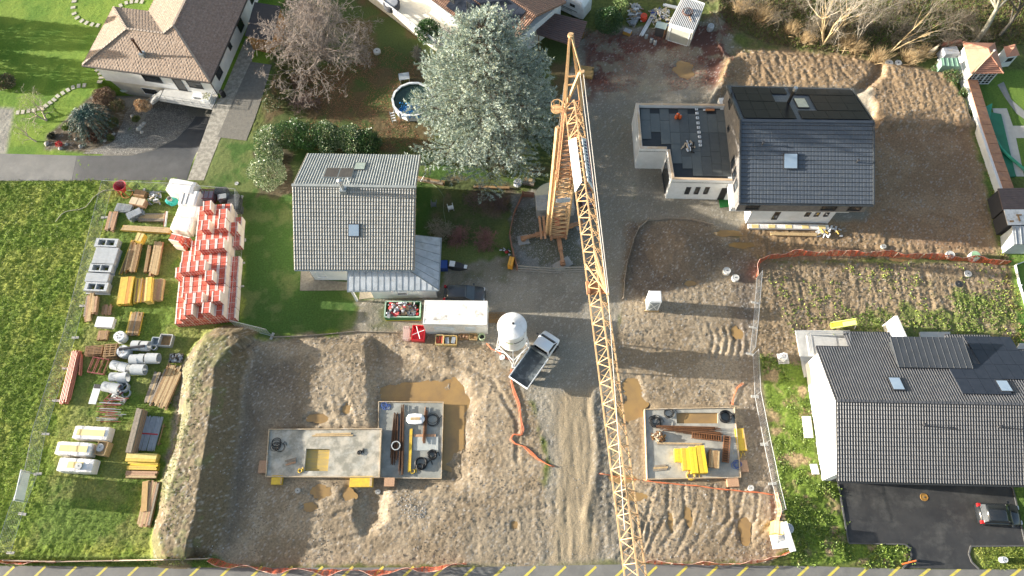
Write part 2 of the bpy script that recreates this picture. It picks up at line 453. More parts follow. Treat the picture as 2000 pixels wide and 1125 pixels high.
bbk,_,_=pdist([g2(*q)for q in[(1145,1010),(1168,905),(1160,800),(1162,765)]])
Z+=np.exp(-(bbk/.35)**2)*.10
def rut(pts,wdt=.3,dep=.09,tread=0.0,sp=.45):
 global Z,C
 d,s_,sg=pdist([g2(*q)for q in pts])
 mod=sstep(n_big+(n_mid-.5)*.8,.25,.6);dep=dep*.75*mod;tread=tread*mod
 k=sstep(-d,-wdt,-wdt*.45)
 rim=np.exp(-((d-wdt*1.25)/(wdt*.4))**2)
 t=1.0
 Z-=k*dep-rim*dep*.55
 if np.any(tread):
  Z+=k*tread*.8*np.sin(2*math.pi*(s_/sp+d/wdt*.8))
for off in(0,30,62):
 rut([(1092+off,1090),(1098+off,950),(1088+off,820),(1062+off,770)],.2,.022)
rut([(560,715),(600,740),(640,790),(655,830)],.35,.06,.05,.5)
rut([(600,700),(645,735),(680,790),(690,830)],.35,.06,.05,.5)
rut([(480,1060),(640,1010),(800,960),(900,985)],.3,.07,.03)
rut([(520,1085),(690,1050),(860,1010)],.3,.06,.03)
rut([(905,930),(1000,960),(1070,950)],.35,.05,.05,.32)
rut([(905,975),(1000,1000),(1080,985)],.35,.05,.05,.32)
rut([(880,700),(960,740),(1010,820),(1010,900)],.3,.07)
rut([(905,820),(910,900),(912,990)],.25,.05,.03)
rut([(1225,655),(1290,645),(1380,655),(1400,670)],.3,.05,.06,.36)
rut([(1210,668),(1260,668),(1350,678),(1410,690)],.3,.05,.05,.36)
for k in range(9):
 x0=1262+k*29
 rut([(x0+16,950),(x0+4+7*(k%3),1000+k*2),(x0-14,1050),(x0-34+9*(k%2),1075)],.22,.065,.02,.5)
for k in range(4):
 rut([(1195+k*13,985),(1232+k*12,1020),(1235+k*9,1060),(1205+k*12,1090)],.2,.09)
for k in range(6):
 x0=1380+k*14
 rut([(x0-40,610-k*4),(x0+2,628),(x0+14,660),(x0+6,700)],.22,.08)
for k in range(7):
 rut([(1440+38*k,118+k*2),(1475+38*k,165+k*2)],.25,.06)
for k in range(8):
 rut([(1505+50*k,525),(1515+50*k,560+9*(k%3)),(1520+50*k,600)],.25,.035)
PUD=[((815,768),(4.4,1.35),.26,-.5),((893,820),(1.3,4.2),.24,-.5),((622,818),(1.3,.6),.2,.2),((676,800),(.5,.7),.18,.2),((1235,760),(1.5,1.9),.2,0),((1232,800),(2.0,1.2),.2,0),((1348,553),(.8,.45),.15,0),((1420,455),(2.0,.5),.2,0),((1452,478),(1.7,.5),.2,0),((1440,650),(.6,.8),.14,0),((1345,1010),(.4,1.0),.14,0),((1455,1035),(.7,1.3),.16,0),((1310,1020),(.35,1.1),.13,0),((1240,970),(1.4,.7),.16,0),((1225,935),(1.6,.5),.16,0),((680,965),(.7,.8),.16,0),((625,960),(1.3,.9),.14,0),((605,990),(.8,.4),.12,0),((1335,135),(1.5,1.6),.14,0),((1755,505),(1.6,.4),.12,0),((1005,1025),(.4,.5),.12,0)]
for(c_,r_,dp,bz)in PUD:
 cx,cy=g2(*c_)
 sc_=.8 if r_[0]<4 and r_[1]<4 else 1.0
 q=np.hypot((PX-cx)/(r_[0]*sc_),(PY-cy)/(r_[1]*sc_))+(n_mid-.5)*1.1+(n_edge-.5)*.5
 k=sstep(-q,-1.5,-.6)
 Z-=k*dp
 W[:]=np.maximum(W,k*.9)
 C[:]=C*(1-.25*k[:,None])
 AMP[:,:3]*=(1-.8*k)[:,None]
FLAT=[[(500,825),(750,825),(735,775),(875,775),(880,945),(505,950)],[(1250,790),(1440,790),(1470,940),(1255,945)]]
for fl in FLAT:
 k=sstep(sdist(polyw(fl)),-.3,.2);AMP*=(1-.85*k)[:,None]
RELIEF=Z.copy()
Z+=AMP[:,0]*.22*(n_lump*1.3-.25)*(.5+n_big)+AMP[:,0]*.2*(np.abs(fbm(PX,PY,.42,2,41.0)-.5)*-3+.5)+AMP[:,1]*(ridge_a-.5)*2.2+AMP[:,2]*(ridge_b-.5)*2.2
Z+=AMP[:,3]*(n_sm+.6*rng.rand(NV)-.6)+AMP[:,4]*(rng.rand(NV)-.5)*1.3
C*=(0.86+0.28*n_big)[:,None]
spk=(rng.rand(NV)>.93)&(AMP[:,4]>.03)&(AMP[:,3]<.05)
C[spk]=C[spk]*.6+np.array((.45,.43,.40))*.4
far=(PX<GX[0]*0-68)|(PX>62.5)|(PY<.8)|(PY>71.5)
Z[far]=0
nx,ny=len(GX),len(GY)
Z2=Z.reshape(nx,ny);R2=RELIEF.reshape(nx,ny)
def zat(x,y,relief=False):
 A=R2 if relief else Z2
 i=int(np.clip(np.searchsorted(GX,x)-1,0,nx-2));j=int(np.clip(np.searchsorted(GY,y)-1,0,ny-2))
 a=(x-GX[i])/(GX[i+1]-GX[i]);b=(y-GY[j])/(GY[j+1]-GY[j])
 return float((A[i,j]*(1-a)+A[i+1,j]*a)*(1-b)+(A[i,j+1]*(1-a)+A[i+1,j+1]*a)*b)
def sink(pts,dz,h=0.0,feather=.25):
 global Z2
 k=sstep(sdist(polyw(pts,h)),-feather,.02).reshape(nx,ny)
 Z2-=k*(Z2+dz)
def build_ground():
 idx=np.arange(NV).reshape(nx,ny)
 q=np.stack([idx[:-1,:-1],idx[1:,:-1],idx[1:,1:],idx[:-1,1:]],-1).reshape(-1,4)
 zid=ID[q[:,0]]
 co=np.stack([PX,PY,Z2.ravel()],-1)
 gm={0:ground_mat('soil',5,.62,1.35,.45,7,.06),1:ground_mat('meadow grass',5,.55,1.45,.9,7),2:ground_mat('lawn grass',6,.7,1.3,.6,9),3:ground_mat('gravel surface',11,.6,1.35,.7,6,.07),4:ground_mat('rough field',3,.55,1.4,.9,6)}
 for z in range(5):
  f=q[zid==z]
  u,inv=np.unique(f,return_inverse=True)
  me=bpy.data.meshes.new(ZN[z])
  me.vertices.add(len(u));me.vertices.foreach_set('co',co[u].ravel())
  fl=inv.reshape(-1).astype(np.int32)
  me.loops.add(len(fl));me.loops.foreach_set('vertex_index',fl)
  nf=len(f)
  me.polygons.add(nf);me.polygons.foreach_set('loop_start',np.arange(nf,dtype=np.int32)*4)
  me.polygons.foreach_set('loop_total',np.full(nf,4,np.int32))
  me.polygons.foreach_set('use_smooth',np.full(nf,z!=9,bool))
  a=me.attributes.new('tint','FLOAT_COLOR','POINT')
  a.data.foreach_set('color',np.concatenate([np.clip(C[u],0,1),np.ones((len(u),1))],1).astype(np.float32).ravel())
  b=me.attributes.new('damp','FLOAT','POINT');b.data.foreach_set('value',W[u].astype(np.float32))
  me.materials.append(gm[z]);me.update(calc_edges=True);me.validate()
  o=bpy.data.objects.new(ZN[z],me);COL.objects.link(o);o['kind']='structure'
mudwater=mat('muddy water',(0.36,0.225,0.085),(0.26,0.17,0.08),sc=.6,rough=.06,spec=.5)
for i,(c_,r_,dp,bz)in enumerate(PUD):
 cx,cy=g2(*c_)
 n=44;rs=random.Random(i)
 lvl=zat(cx,cy,True)+dp*.45
 pts=[]
 for k in range(n):
  t=2*math.pi*k/n
  rr=.95 if i>1 else 1.2
  rr*=1+.22*math.sin(2*t+i)+.14*math.sin(3*t+2.3*i)+.08*math.sin(7*t+i)
  pts.append((cx+r_[0]*rr*math.cos(t),cy+r_[1]*rr*math.sin(t)))
 mb=MB();mb.add([(a,b,lvl)for a,b in pts],[tuple(range(n))])
 struct('puddle',mb,mudwater)
 # sunken forecourt of the villa, sheets laid on the terrain
def lower(pts,fn,feather=.3):
 """set terrain height inside a pixel polygon to fn(x, y)"""
 global Z2
 k=sstep(sdist(polyw(pts)),-feather,feather).reshape(nx,ny)
 Z2=Z2*(1-k)+fn(XX,YY)*k
_h0=g(411,161,3.2);_h1=g(160,128,3.2)
_ex=Vector((_h0.x-_h1.x,_h0.y-_h1.y,0)).normalized();_ey=Vector((-_ex.y,_ex.x,0))
def fore(x,y):
 d=-((x-_h1.x)*_ey.x+(y-_h1.y)*_ey.y)
 return-2.35*(1-sstep(d,0.2,9.0))
def fore_mid(x,y):
 d=-((x-_h1.x)*_ey.x+(y-_h1.y)*_ey.y)
 return-1.7*(1-sstep(d,0.8,7.5))
lower([(196,160),(330,150),(430,190),(428,205),(362,345),(150,345),(215,290),(250,245),(235,215),(195,180)],fore,.12)
lower([(200,165),(290,170),(262,240),(235,290),(175,300),(225,220)],fore_mid,.6)
def smooth_at(x,y):return zat(x,y)
def sheet(name,pts,m,lift=.004,step=.7,th=None,flat=None):
 """thin sheet draped on the terrain: polygon in pixels filled with a grid, closed downward"""
 poly=polyw(pts)if not isinstance(pts[0],Vector)else[(p.x,p.y)for p in pts]
 import bmesh
 bm=bmesh.new()
 vs=[bm.verts.new((a,b,0))for a,b in poly]
 bm.faces.new(vs)
 xs=[p[0]for p in poly];ys=[p[1]for p in poly]
 if flat is None:
  for ax,lo,hi in(((1,0,0),min(xs),max(xs)),((0,1,0),min(ys),max(ys))):
   k=lo+step
   while k<hi:
    bmesh.ops.bisect_plane(bm,geom=bm.verts[:]+bm.edges[:]+bm.faces[:],plane_co=Vector(ax)*k,plane_no=ax);k+=step
 for v in bm.verts:
  v.co.z=(max(smooth_at(v.co.x,v.co.y),-3)if flat is None else flat)+lift
 bmesh.ops.recalc_face_normals(bm,faces=bm.faces)
 for f in bm.faces:
  if f.normal.z<0:f.normal_flip()
 me=bpy.data.meshes.new(name);bm.to_mesh(me);bm.free()
 me.materials.append(m)
 for p in me.polygons:p.use_smooth=True
 o=bpy.data.objects.new(name,me);COL.objects.link(o);o['kind']='structure'
 return o
ROADP=[(-900,1107),(60,1105),(450,1109),(900,1108),(1240,1102),(1600,1106),(1780,1112),(2900,1114)]
_rp=[g(*q)for q in ROADP]
ROADW=[(p.x,p.y)for p in _rp]+[(_rp[-1].x,-4.2),(_rp[0].x,-4.2)]
kk=sstep(sdist(ROADW),-.5,.1).reshape(nx,ny);Z2-=kk*(Z2+.03)
DRIVE=[(1637,942),(1646,1000),(1656,1060),(1768,1062),(1776,1070),(1779,1085),(1774,1098),(1762,1110),(1912,1112),(1899,1098),(1893,1082),(1896,1068),(2004,1067),(1990,1000),(1975,938),(1800,930)]
kk=sstep(sdist(polyw(DRIVE)),-.3,.1).reshape(nx,ny);Z2-=kk*(Z2+.03)
HROAD=[(-900,300),(0,300),(150,304),(140,353),(-900,353)]
HDRIVE=[(149,304),(168,304),(258,304),(300,292),(338,262),(366,203),(417,205),(398,262),(381,300),(365,352),(140,353)]
COBB=[(160,300),(215,280),(262,250),(300,212),(330,203),(365,203),(337,261),(299,291),(257,303)]
TERR=[(258,168),(345,180),(352,198),(300,212),(262,246),(236,290),(222,284),(232,235),(232,205)]
PATHR=[(431,190),(480,75),(500,92),(478,165),(452,218),(418,300),(398,352),(366,352),(398,263),(418,207)]
for P_ in(HROAD,):
 kk=sstep(sdist(polyw(P_)),-.4,.1).reshape(nx,ny);Z2-=kk*(Z2+.02)
PADC=[(490,121),(531,127),(512,190),(498,232),(481,275),(425,268),(452,205)]
for P_ in(PADC,PATHR):
 kk=sstep(sdist(polyw(P_)),-.3,.1).reshape(nx,ny);Z2-=kk*(Z2+.02)
ASPH=mat('grey asphalt',(0.19,0.185,0.17),(0.145,0.142,0.135),sc=.5,rough=.85,bump=.3,bsc=60,dirt=(.27,.26,.24),dsc=.4,dam=.5)
ASPHD=mat('fresh black asphalt',(0.028,0.028,0.029),(0.046,0.045,0.044),sc=.6,rough=.6,bump=.3,bsc=60,dirt=(.10,.098,.09),dsc=.5,dam=.8)
ASPHM=mat('dark asphalt',(0.075,0.076,0.078),(0.055,0.056,0.058),sc=.8,rough=.75,bump=.3,bsc=60,dirt=(.10,.10,.10),dsc=.5,dam=.5)
COB=bpy.data.materials.new('cobbles');COB.use_nodes=True
def _cob():
 nt=COB.node_tree;N=nt.nodes;L=nt.links;b=N['Principled BSDF'];b.inputs['Roughness'].default_value=.85
 tc=N.new('ShaderNodeTexCoord');v=N.new('ShaderNodeTexVoronoi');v.inputs['Scale'].default_value=5.5;L.new(tc.outputs['Object'],v.inputs[0])
 v2=N.new('ShaderNodeTexVoronoi');v2.feature='DISTANCE_TO_EDGE';v2.inputs['Scale'].default_value=5.5;L.new(tc.outputs['Object'],v2.inputs[0])
 mr=N.new('ShaderNodeMapRange');mr.inputs[1].default_value=.02;mr.inputs[2].default_value=.12;L.new(v2.outputs[0],mr.inputs[0])
 hs_=N.new('ShaderNodeSeparateColor');L.new(v.outputs['Color'],hs_.inputs[0])
 m1=N.new('ShaderNodeMix');m1.data_type='RGBA';m1.inputs[6].default_value=(.17,.155,.135,1);m1.inputs[7].default_value=(.33,.30,.26,1);L.new(hs_.outputs[0],m1.inputs[0])
 m2=N.new('ShaderNodeMix');m2.data_type='RGBA';m2.inputs[6].default_value=(.09,.085,.065,1);L.new(m1.outputs[2],m2.inputs[7]);L.new(mr.outputs[0],m2.inputs[0]);L.new(m2.outputs[2],b.inputs['Base Color'])
_cob()
FLAG=mat('stone flags',(0.38,0.35,0.29),(0.25,0.23,0.19),sc=2.2,rough=.9,bump=.4,lo=.42,hi=.56)
mb=MB();mb.add([(a,b,-.012)for a,b in ROADW],[tuple(range(len(ROADW)))]);mb.f[-1]=mb.f[-1][::-1]
struct('road',mb,ASPH)
mb=MB();sp=[g(*q)for q in[(1640,1106),(1762,1111),(1765,1140),(1640,1140)]];
sheet('driveway',DRIVE,ASPHD,.006,flat=-.0)
sheet('lane',HROAD,ASPH,.004,flat=.0)
sheet('garage_drive',HDRIVE,ASPHM,.012,.5)
sheet('cobbled_forecourt',COBB,COB,.02,.5)
sheet('terrace_paving',TERR,COB,.016,.5)
sheet('flagstone_path',PATHR,FLAG,.004,flat=.008)
sheet('concrete_pad',PADC,mat('gravelly concrete',(.20,.185,.155),(.15,.14,.12),sc=3,rough=.95,bump=.5),.004,flat=.03)
YEL=mat('yellow road paint',(0.66,0.54,0.06),(0.52,0.44,0.10),sc=6,rough=.7,dirt=(.22,.20,.15),dsc=4,dam=.8)
for k in range(-14,50):
 x=17+k*60.5-(max(0,k-8))*1.2
 a_=g(x+11,1106.5+(4 if x>1750 else 0));b_=g(x-18,1134)
 d_=(b_-a_).normalized()*.0;n_=Vector((-(b_-a_).y,(b_-a_).x,0)).normalized()*.10
 mb=MB();mb.add([(v.x,v.y,-.007)for v in(a_-n_,b_-n_,b_+n_,a_+n_)],[(0,1,2,3)]);struct('road_marking',mb,YEL)
mb=MB();KB=mat('dark kerb',(.07,.07,.07),(.10,.10,.095),rough=.8)
for seg in([(1637,945),(1647,1000),(1657,1061),(1768,1063),(1777,1071),(1780,1085),(1775,1098),(1763,1110)],[(1912,1111),(1898,1098),(1892,1082),(1896,1067),(2004,1066)],[(2003,1064),(1989,1000),(1976,945)]):
 mb=MB();pts=[g(*q,.03)for q in seg]
 for p,q in zip(pts,pts[1:]):mb.beam(p,q,.12,.12)
 tag(part('kerb',mb,KB),'low dark kerb edging the black parking bay '+('beside the patchy grass' if seg[0]==(1637,945)else 'round the roadside verge' if seg[0][0]==1912 else 'behind the black hatchback'),'kerb',None)
FLS=[]
def fl_stone(loc_,rz):
 mb=MB()
 if not FLS:
  rs=random.Random(4);pts=[(-.29+rs.random()*.04,-.19),(.28,-.2),(.3,.19),(-.27,.2)]
  mb.prism(pts,-.03,.045)
  o=part('stepping_stone',mb,mat('pale stepping stone',(.50,.47,.38),(.40,.37,.30),sc=5,rough=.9));FLS.append(o)
  tag(o,'pale rectangular stepping stone let into the villa lawn','stepping stone','stepping stones across the villa lawn')
 else:
  o=FLS[0].copy();COL.objects.link(o)
 o.location=loc_;o.rotation_euler=(0,0,rz)
for chain in([(145,3),(143,15),(145,27),(151,35),(160,41),(169,45),(180,48),(191,50)],[(236,11),(247,6),(257,4),(267,3),(277,4)],[(190,137),(196,144),(198,152),(195,160)],[(165,167),(154,168),(143,171),(133,176),(123,182),(113,188),(106,195),(98,201),(90,207),(83,213),(77,212),(66,216),(56,217),(45,219),(35,220)]):
 for i,q in enumerate(chain):
  a_=g(*chain[max(i-1,0)]);b_=g(*chain[min(i+1,len(chain)-1)]);p=g(*q)
  fl_stone((p.x,p.y,.02),ang(a_,b_)+math.pi/2)
  # building helpers
WHITE=mat('white render',(0.74,0.74,0.73),(0.66,0.66,0.64),sc=1.5,rough=.85,dirt=(.45,.43,.38),dsc=.5,dam=.25)
CREAM=mat('cream render',(0.60,0.56,0.46),(0.52,0.48,0.40),sc=1.5,rough=.85)
GLASS=mat('window glass',(0.02,0.025,0.03),(0.03,0.035,0.04),sc=1,rough=.04,spec=.8)
SKYGL=mat('skylight glass',(0.30,0.38,0.46),(0.25,0.33,0.42),sc=1,rough=.05,spec=.8)
FRAMEW=mat('white frame',(0.75,0.75,0.75),rough=.5)
FRAMED=mat('dark frame',(0.035,0.036,0.04),rough=.45)
ZINC=mat('zinc',(0.40,0.43,0.44),(0.30,0.34,0.35),sc=3,rough=.38,metal=.6)
DZINC=mat('dark zinc',(0.08,0.088,0.095),(0.06,0.066,0.07),sc=2,rough=.38,metal=.4)
CONC=mat('concrete',(0.42,0.41,0.38),(0.34,0.33,0.30),sc=2.5,rough=.85,bump=.2,dirt=(.25,.23,.19),dsc=.8,dam=.5)
LCONC=mat('pale concrete',(0.56,0.55,0.52),(0.48,0.47,0.44),sc=2.5,rough=.85,dirt=(.35,.33,.29),dsc=.8,dam=.4)
SOLAR=mat('solar panel',(0.010,0.011,0.014),(0.016,0.018,0.022),sc=3,rough=.3,spec=.12)
SOLARB=mat('blue solar panel',(0.022,0.028,0.04),(0.03,0.036,0.05),sc=2,rough=.35,spec=.25)
WOODN=mat('new timber',(0.56,0.40,0.20),(0.44,0.29,0.14),sc=6,rough=.75,stretch=(1,1,1))
WOODG=mat('weathered timber',(0.34,0.29,0.22),(0.22,0.18,0.14),sc=6,rough=.85)
WOODO=mat('orange timber',(0.50,0.25,0.08),(0.40,0.19,0.06),sc=5,rough=.75)
STEEL=mat('galvanised steel',(0.55,0.57,0.58),(0.42,0.44,0.45),sc=5,rough=.4,metal=.7)
BLACKP=mat('black plastic',(0.02,0.02,0.022),rough=.5)
WHITEP=mat('white plastic',(0.78,0.79,0.79),(0.70,0.71,0.71),sc=3,rough=.45)
def on_wall(px,py,p0,p1):
 r=MR@Vector(((px-1000)/F,-(py-562.5)/F,-1.0))
 n=Vector((-(p1[1]-p0[1]),p1[0]-p0[0],0))
 t=(n.x*p0[0]+n.y*p0[1])/(n.x*r.x+n.y*r.y)
 return Vector((r.x*t,r.y*t,H+r.z*t))
def tiles(mb,a,b,c,d,tw,th,amp=.035,step=.035,wave='roman',mask=None,su=6,joint=True):
 """tiled roof plane: a-b ridge side, d-c eave side (all Vectors)"""
 a,b,c,d=map(Vector,(a,b,c,d))
 W_=max((b-a).length,(c-d).length);L_=((d-a).length+(c-b).length)/2
 nu=max(1,round(W_/tw));nv=max(1,round(L_/th))
 nr=(b-a).cross(a-d).normalized()
 if nr.z<0:nr=-nr
 us=[]
 for i in range(nu):
  for k in range(su):us.append((i+k/su,k/su))
 us.append((nu,0))
 vs=[]
 for j in range(nv):vs+=[(j+0.001,0.0),(j+0.86,.9),(j+.999,.2)]
 V_=[];
 for vj,vf in vs:
  fv=min(vj/nv,1)
  for ui,uf in us:
   fu=ui/nu
   p=a.lerp(b,fu).lerp(d.lerp(c,fu),fv)
   if wave=='roman':h=amp*(math.sin(math.pi*min(uf/.62,1))if uf<.62 else-.25*math.sin(math.pi*(uf-.62)/.38))
   elif wave=='flat':h=amp*(0 if uf>0.08 else-1)
   else:h=amp*math.sin(2*math.pi*uf)
   V_.append(p+nr*(h+step*vf))
 n=len(us);fs=[]
 for j in range(len(vs)-1):
  for i in range(n-1):
   if mask:
    q=V_[j*n+i]
    if not mask(q):continue
   fs.append((j*n+i,(j+1)*n+i,(j+1)*n+i+1,j*n+i+1))
 k0=len(mb.f);mb.add(V_,fs)
 for q_ in range(len(fs)):
  if(fs[q_][0]//n)%3==1 and joint:mb.m[k0+q_]=1  # lower edge of each row takes the joint colour, painted shadow plus dirt
 o=nr*-.04
 if not mask:
  vv=[a+o,b+o,c+o,d+o];t=nr*-.16
  mb.add(vv+[p+t for p in vv],[(0,1,2,3),(7,6,5,4),(0,4,5,1),(1,5,6,2),(2,6,7,3),(3,7,4,0)])
 return mb
def quadpt(a,b,c,d,u,v):
 return Vector(a).lerp(Vector(b),u).lerp(Vector(d).lerp(Vector(c),u),v)
def onroof(parent,name,A,B,C_,D_,u0,u1,v0,v1,mats_,lift=.06,thick=.08,frame=.07,sub='pane',fname=None,label=None,extra=None):
 """flat fitting (skylight, panel field) lying on a roof plane"""
 P0=[quadpt(A,B,C_,D_,u,v)for u,v in((u0,v0),(u1,v0),(u1,v1),(u0,v1))]
 nr=(Vector(B)-Vector(A)).cross(Vector(A)-Vector(D_)).normalized()
 if nr.z<0:nr=-nr
 lo=[p+nr*lift for p in P0];hi=[p+nr*(lift+thick)for p in P0]
 mb=MB();mb.add(lo+hi,[(0,1,2,3),(7,6,5,4),(0,4,5,1),(1,5,6,2),(2,6,7,3),(3,7,4,0)])
 fr=part(name,mb,mats_[0],parent,label=label)
 ce=sum(hi,Vector())/4
 q=[p+(ce-p).normalized()*frame*1.4+nr*.012 for p in hi]
 q2=[p-nr*.03 for p in q]
 mb=MB();mb.add(q2+q,[(0,1,2,3),(7,6,5,4),(0,4,5,1),(1,5,6,2),(2,6,7,3),(3,7,4,0)])
 if fr.data.polygons:part(sub,mb,mats_[1],fr)
 return fr
def panels(parent,name,A,B,C_,D_,u0,u1,v0,v1,nu,nv,m,lift=.1,gap=.012,drop=()):
 """field of solar panels; each row/column panel separated by a thin gap, one mesh per field"""
 nr=(Vector(B)-Vector(A)).cross(Vector(A)-Vector(D_)).normalized()
 if nr.z<0:nr=-nr
 wu=(Vector(B)-Vector(A)).length*(u1-u0)/nu;wv=(Vector(D_)-Vector(A)).length*(v1-v0)/nv
 for i in range(nu):
  for j in range(nv):
   if(i,j)in drop:continue
   mb=MB()
   a0=u0+(u1-u0)*i/nu;a1=u0+(u1-u0)*(i+1)/nu
   b0=v0+(v1-v0)*j/nv;b1=v0+(v1-v0)*(j+1)/nv
   gu=gap/wu*(a1-a0);gv=gap/wv*(b1-b0)
   P0=[quadpt(A,B,C_,D_,u,v)for u,v in((a0+gu,b0+gv),(a1-gu,b0+gv),(a1-gu,b1-gv),(a0+gu,b1-gv))]
   lo=[p+nr*lift for p in P0];hi=[p+nr*(lift+.04)for p in P0]
   mb.add(lo+hi,[(0,1,2,3),(7,6,5,4),(0,4,5,1),(1,5,6,2),(2,6,7,3),(3,7,4,0)])
   part(name,mb,m,parent)
def wall_window(parent,bl,tr,p0,p1,fm=None,gm=None,name='window',depth=.05,sill=False):
 """window between two points of a vertical wall"""
 d=Vector((p1[0]-p0[0],p1[1]-p0[1],0)).normalized()
 n=Vector((d.y,-d.x,0))
 u0=(bl-Vector((p0[0],p0[1],0))).dot(d);u1=(tr-Vector((p0[0],p0[1],0))).dot(d)
 if u0>u1:u0,u1=u1,u0
 z0,z1=min(bl.z,tr.z),max(bl.z,tr.z)
 o=Vector((p0[0],p0[1],0))
 def bx(mb,a,b,z0,z1,t0,t1):
  vs=[o+d*u+n*t+Vector((0,0,z))for z in(z0,z1)for u,t in((a,t0),(b,t0),(b,t1),(a,t1))]
  mb.add(vs,[(3,2,1,0),(4,5,6,7),(0,1,5,4),(1,2,6,5),(2,3,7,6),(3,0,4,7)])
 mb=MB();w_=.06
 bx(mb,u0-w_,u1+w_,z1,z1+w_,-.02,depth);bx(mb,u0-w_,u1+w_,z0-w_,z0,-.02,depth+.03)
 bx(mb,u0-w_,u0,z0,z1,-.02,depth);bx(mb,u1,u1+w_,z0,z1,-.02,depth)
 f=part(name,mb,fm or FRAMED,parent)
 mb=MB();bx(mb,u0,u1,z0,z1,-.018,.012)
 part('pane',mb,gm or GLASS,f)
 return f
def gable_walls(mb,P4,zb,roofh):
 """closed walls: P4 footprint, zb base, roofh(x, y) underside height (list per corner incl. ridge points)"""
 pass
 # house with grey tiled roof (left of centre)
def house_grey():
 he1,he2,hr=5.0,4.0,8.2
 A=g(571,362,hr);B=g(812,366,hr);Cc=g(808.5,527.5,he2);D_=g(575,527,he2)
 E=g(600,300,he1);Fp=g(821.5,303,he1)
 t=thing('grey_roofed_house','white house with pale grey ribbed tile roof and zinc lean-to beside the cedar','house',(D_.x+6,D_.y+6,0))
 TG=mat('pale grey roof tiles',(0.33,0.325,0.30),(0.26,0.255,0.235),sc=1.5,rough=.6,dirt=(.18,.17,.14),dsc=3,dam=.5)
 TJ=mat('shadow and moss tile joint',(0.10,0.10,0.085),(0.16,0.155,0.13),sc=3,rough=.9)  # dark tone paints the shadow gap between tile rows, with some moss
 TG2=mat('greenish grey roof tiles',(0.30,0.32,0.31),(0.22,0.24,0.235),sc=1.5,rough=.6)
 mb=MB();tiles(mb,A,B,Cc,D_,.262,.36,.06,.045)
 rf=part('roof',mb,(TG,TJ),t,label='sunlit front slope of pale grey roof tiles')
 mb=MB();tiles(mb,B,A,E,Fp,.262,.36,.05,.035)
 part('roof',mb,(TG2,TG2),t,label='rear slope of greenish grey roof tiles')
 mb=MB();mb.beam(A+Vector((-.05,0,.05)),B+Vector((.05,0,.05)),.26,.14);part('ridge_cap',mb,TG2,rf)
 for p,q in((D_,Cc),(E,Fp)):
  mb=MB();mb.tube(p+Vector((0,0,-.12)),q+Vector((0,0,-.12)),.08);part('gutter',mb,ZINC,t)
 for p,q,r in((A,D_,E),(B,Cc,Fp)):
  mb=MB();mb.beam(p-Vector((0,0,.10)),q-Vector((0,0,.10)),.05,.24);mb.beam(p-Vector((0,0,.10)),r-Vector((0,0,.10)),.05,.24)
  part('verge_board',mb,WOODG,t)
 ux=(Cc-D_).normalized();uy=Vector((-ux.y,ux.x,0));ux.z=0
 w0=g(617,547,0);w1=w0+ux*9.1;dep=(E-D_).dot(uy)-(w0-D_).dot(uy)-.75
 P4=[w0,w1,w1+uy*dep,w0+uy*dep]
 yr=(A-w0).dot(uy)
 mb=MB()
 sl1=(hr-he2)/((A-D_).dot(uy));z_f=hr-sl1*yr-.22;sl2=(hr-he1)/((E-A).dot(uy));z_b=hr-sl2*(dep-yr)-.22
 pr=w0+uy*yr;pr2=w1+uy*yr
 V_=[w0,w1,P4[2],P4[3]]
 lo=[Vector((p.x,p.y,-.4))for p in V_]
 hi=[Vector((w0.x,w0.y,z_f)),Vector((w1.x,w1.y,z_f)),Vector((P4[2].x,P4[2].y,z_b)),Vector((P4[3].x,P4[3].y,z_b)),Vector((pr.x,pr.y,hr-.22)),Vector((pr2.x,pr2.y,hr-.22))]
 mb.add(lo+hi,[(3,2,1,0),(0,1,5,4),(2,3,7,6),(1,2,6,9,5),(3,0,4,8,7),(4,5,9,8),(8,9,6,7)])
 part('wall',mb,WHITE,t)
 bl=on_wall(622,541,w0,w1);tr=on_wall(633,533,w0,w1)
 wall_window(t,bl,tr,w0,w1,FRAMEW,FRAMEW)
 mb=MB();pp=g(615.5,546.5,0);mb.tube(pp,(pp.x,pp.y,z_f),.05);part('downpipe',mb,ZINC,t)
 onroof(t,'skylight',A,B,Cc,D_,.452,.55,.44,.60,(FRAMED,SKYGL),lift=.06,frame=.09)
 onroof(t,'skylight',B,A,E,Fp,1-.55,1-.455,.47,.70,(FRAMED,mat('greenish roof glass',(.35,.42,.38),rough=.08)),lift=.05)
 mg=mat('dark roof window',(.065,.06,.058),(.09,.085,.08),sc=2,rough=.3)
 onroof(t,'roof_window',B,A,E,Fp,1-.345,1-.225,.22,.52,(ZINC,mg),lift=.05)
 onroof(t,'roof_window',B,A,E,Fp,1-.465,1-.345,.22,.52,(ZINC,mg),lift=.05)
 c0=quadpt(A,B,Cc,D_,.42,.06)
 mb=MB();mb.box((c0.x,c0.y,c0.z+.1),(.62,.62,.7),ang(A,B));ch=part('chimney',mb,ZINC,t)
 mb=MB();mb.tube(c0+Vector((0,0,.3)),c0+Vector((0,0,1.75)),.17,10);mb.lathe((c0.x,c0.y,c0.z+1.75),[(.24,0),(.24,.16),(.05,.3)],10)
 part('flue',mb,STEEL,ch)
 c1=quadpt(A,B,Cc,D_,.425,-.04);mb=MB();mb.tube(c1+Vector((.3,.3,-.5)),c1+Vector((.3,.3,.3)),.07,8);part('vent_pipe',mb,WHITEP,t)
 h2=2.75
 a0=g(742-64,568,h2);a1=g(856,566,h2);a2=g(857,480,h2)
 b0=g(682.5,531,3.5);b1=g(811,534,3.5);b2=g(812,480,3.5)
 b0=Vector((a0.x+.05,w0.y-.0,3.7));b1=Vector((w1.x+.02,w1.y,3.7));b2=Vector((w1.x+.02,a2.y+.9,3.7));a2=Vector((a1.x,b2.y+.0,h2))
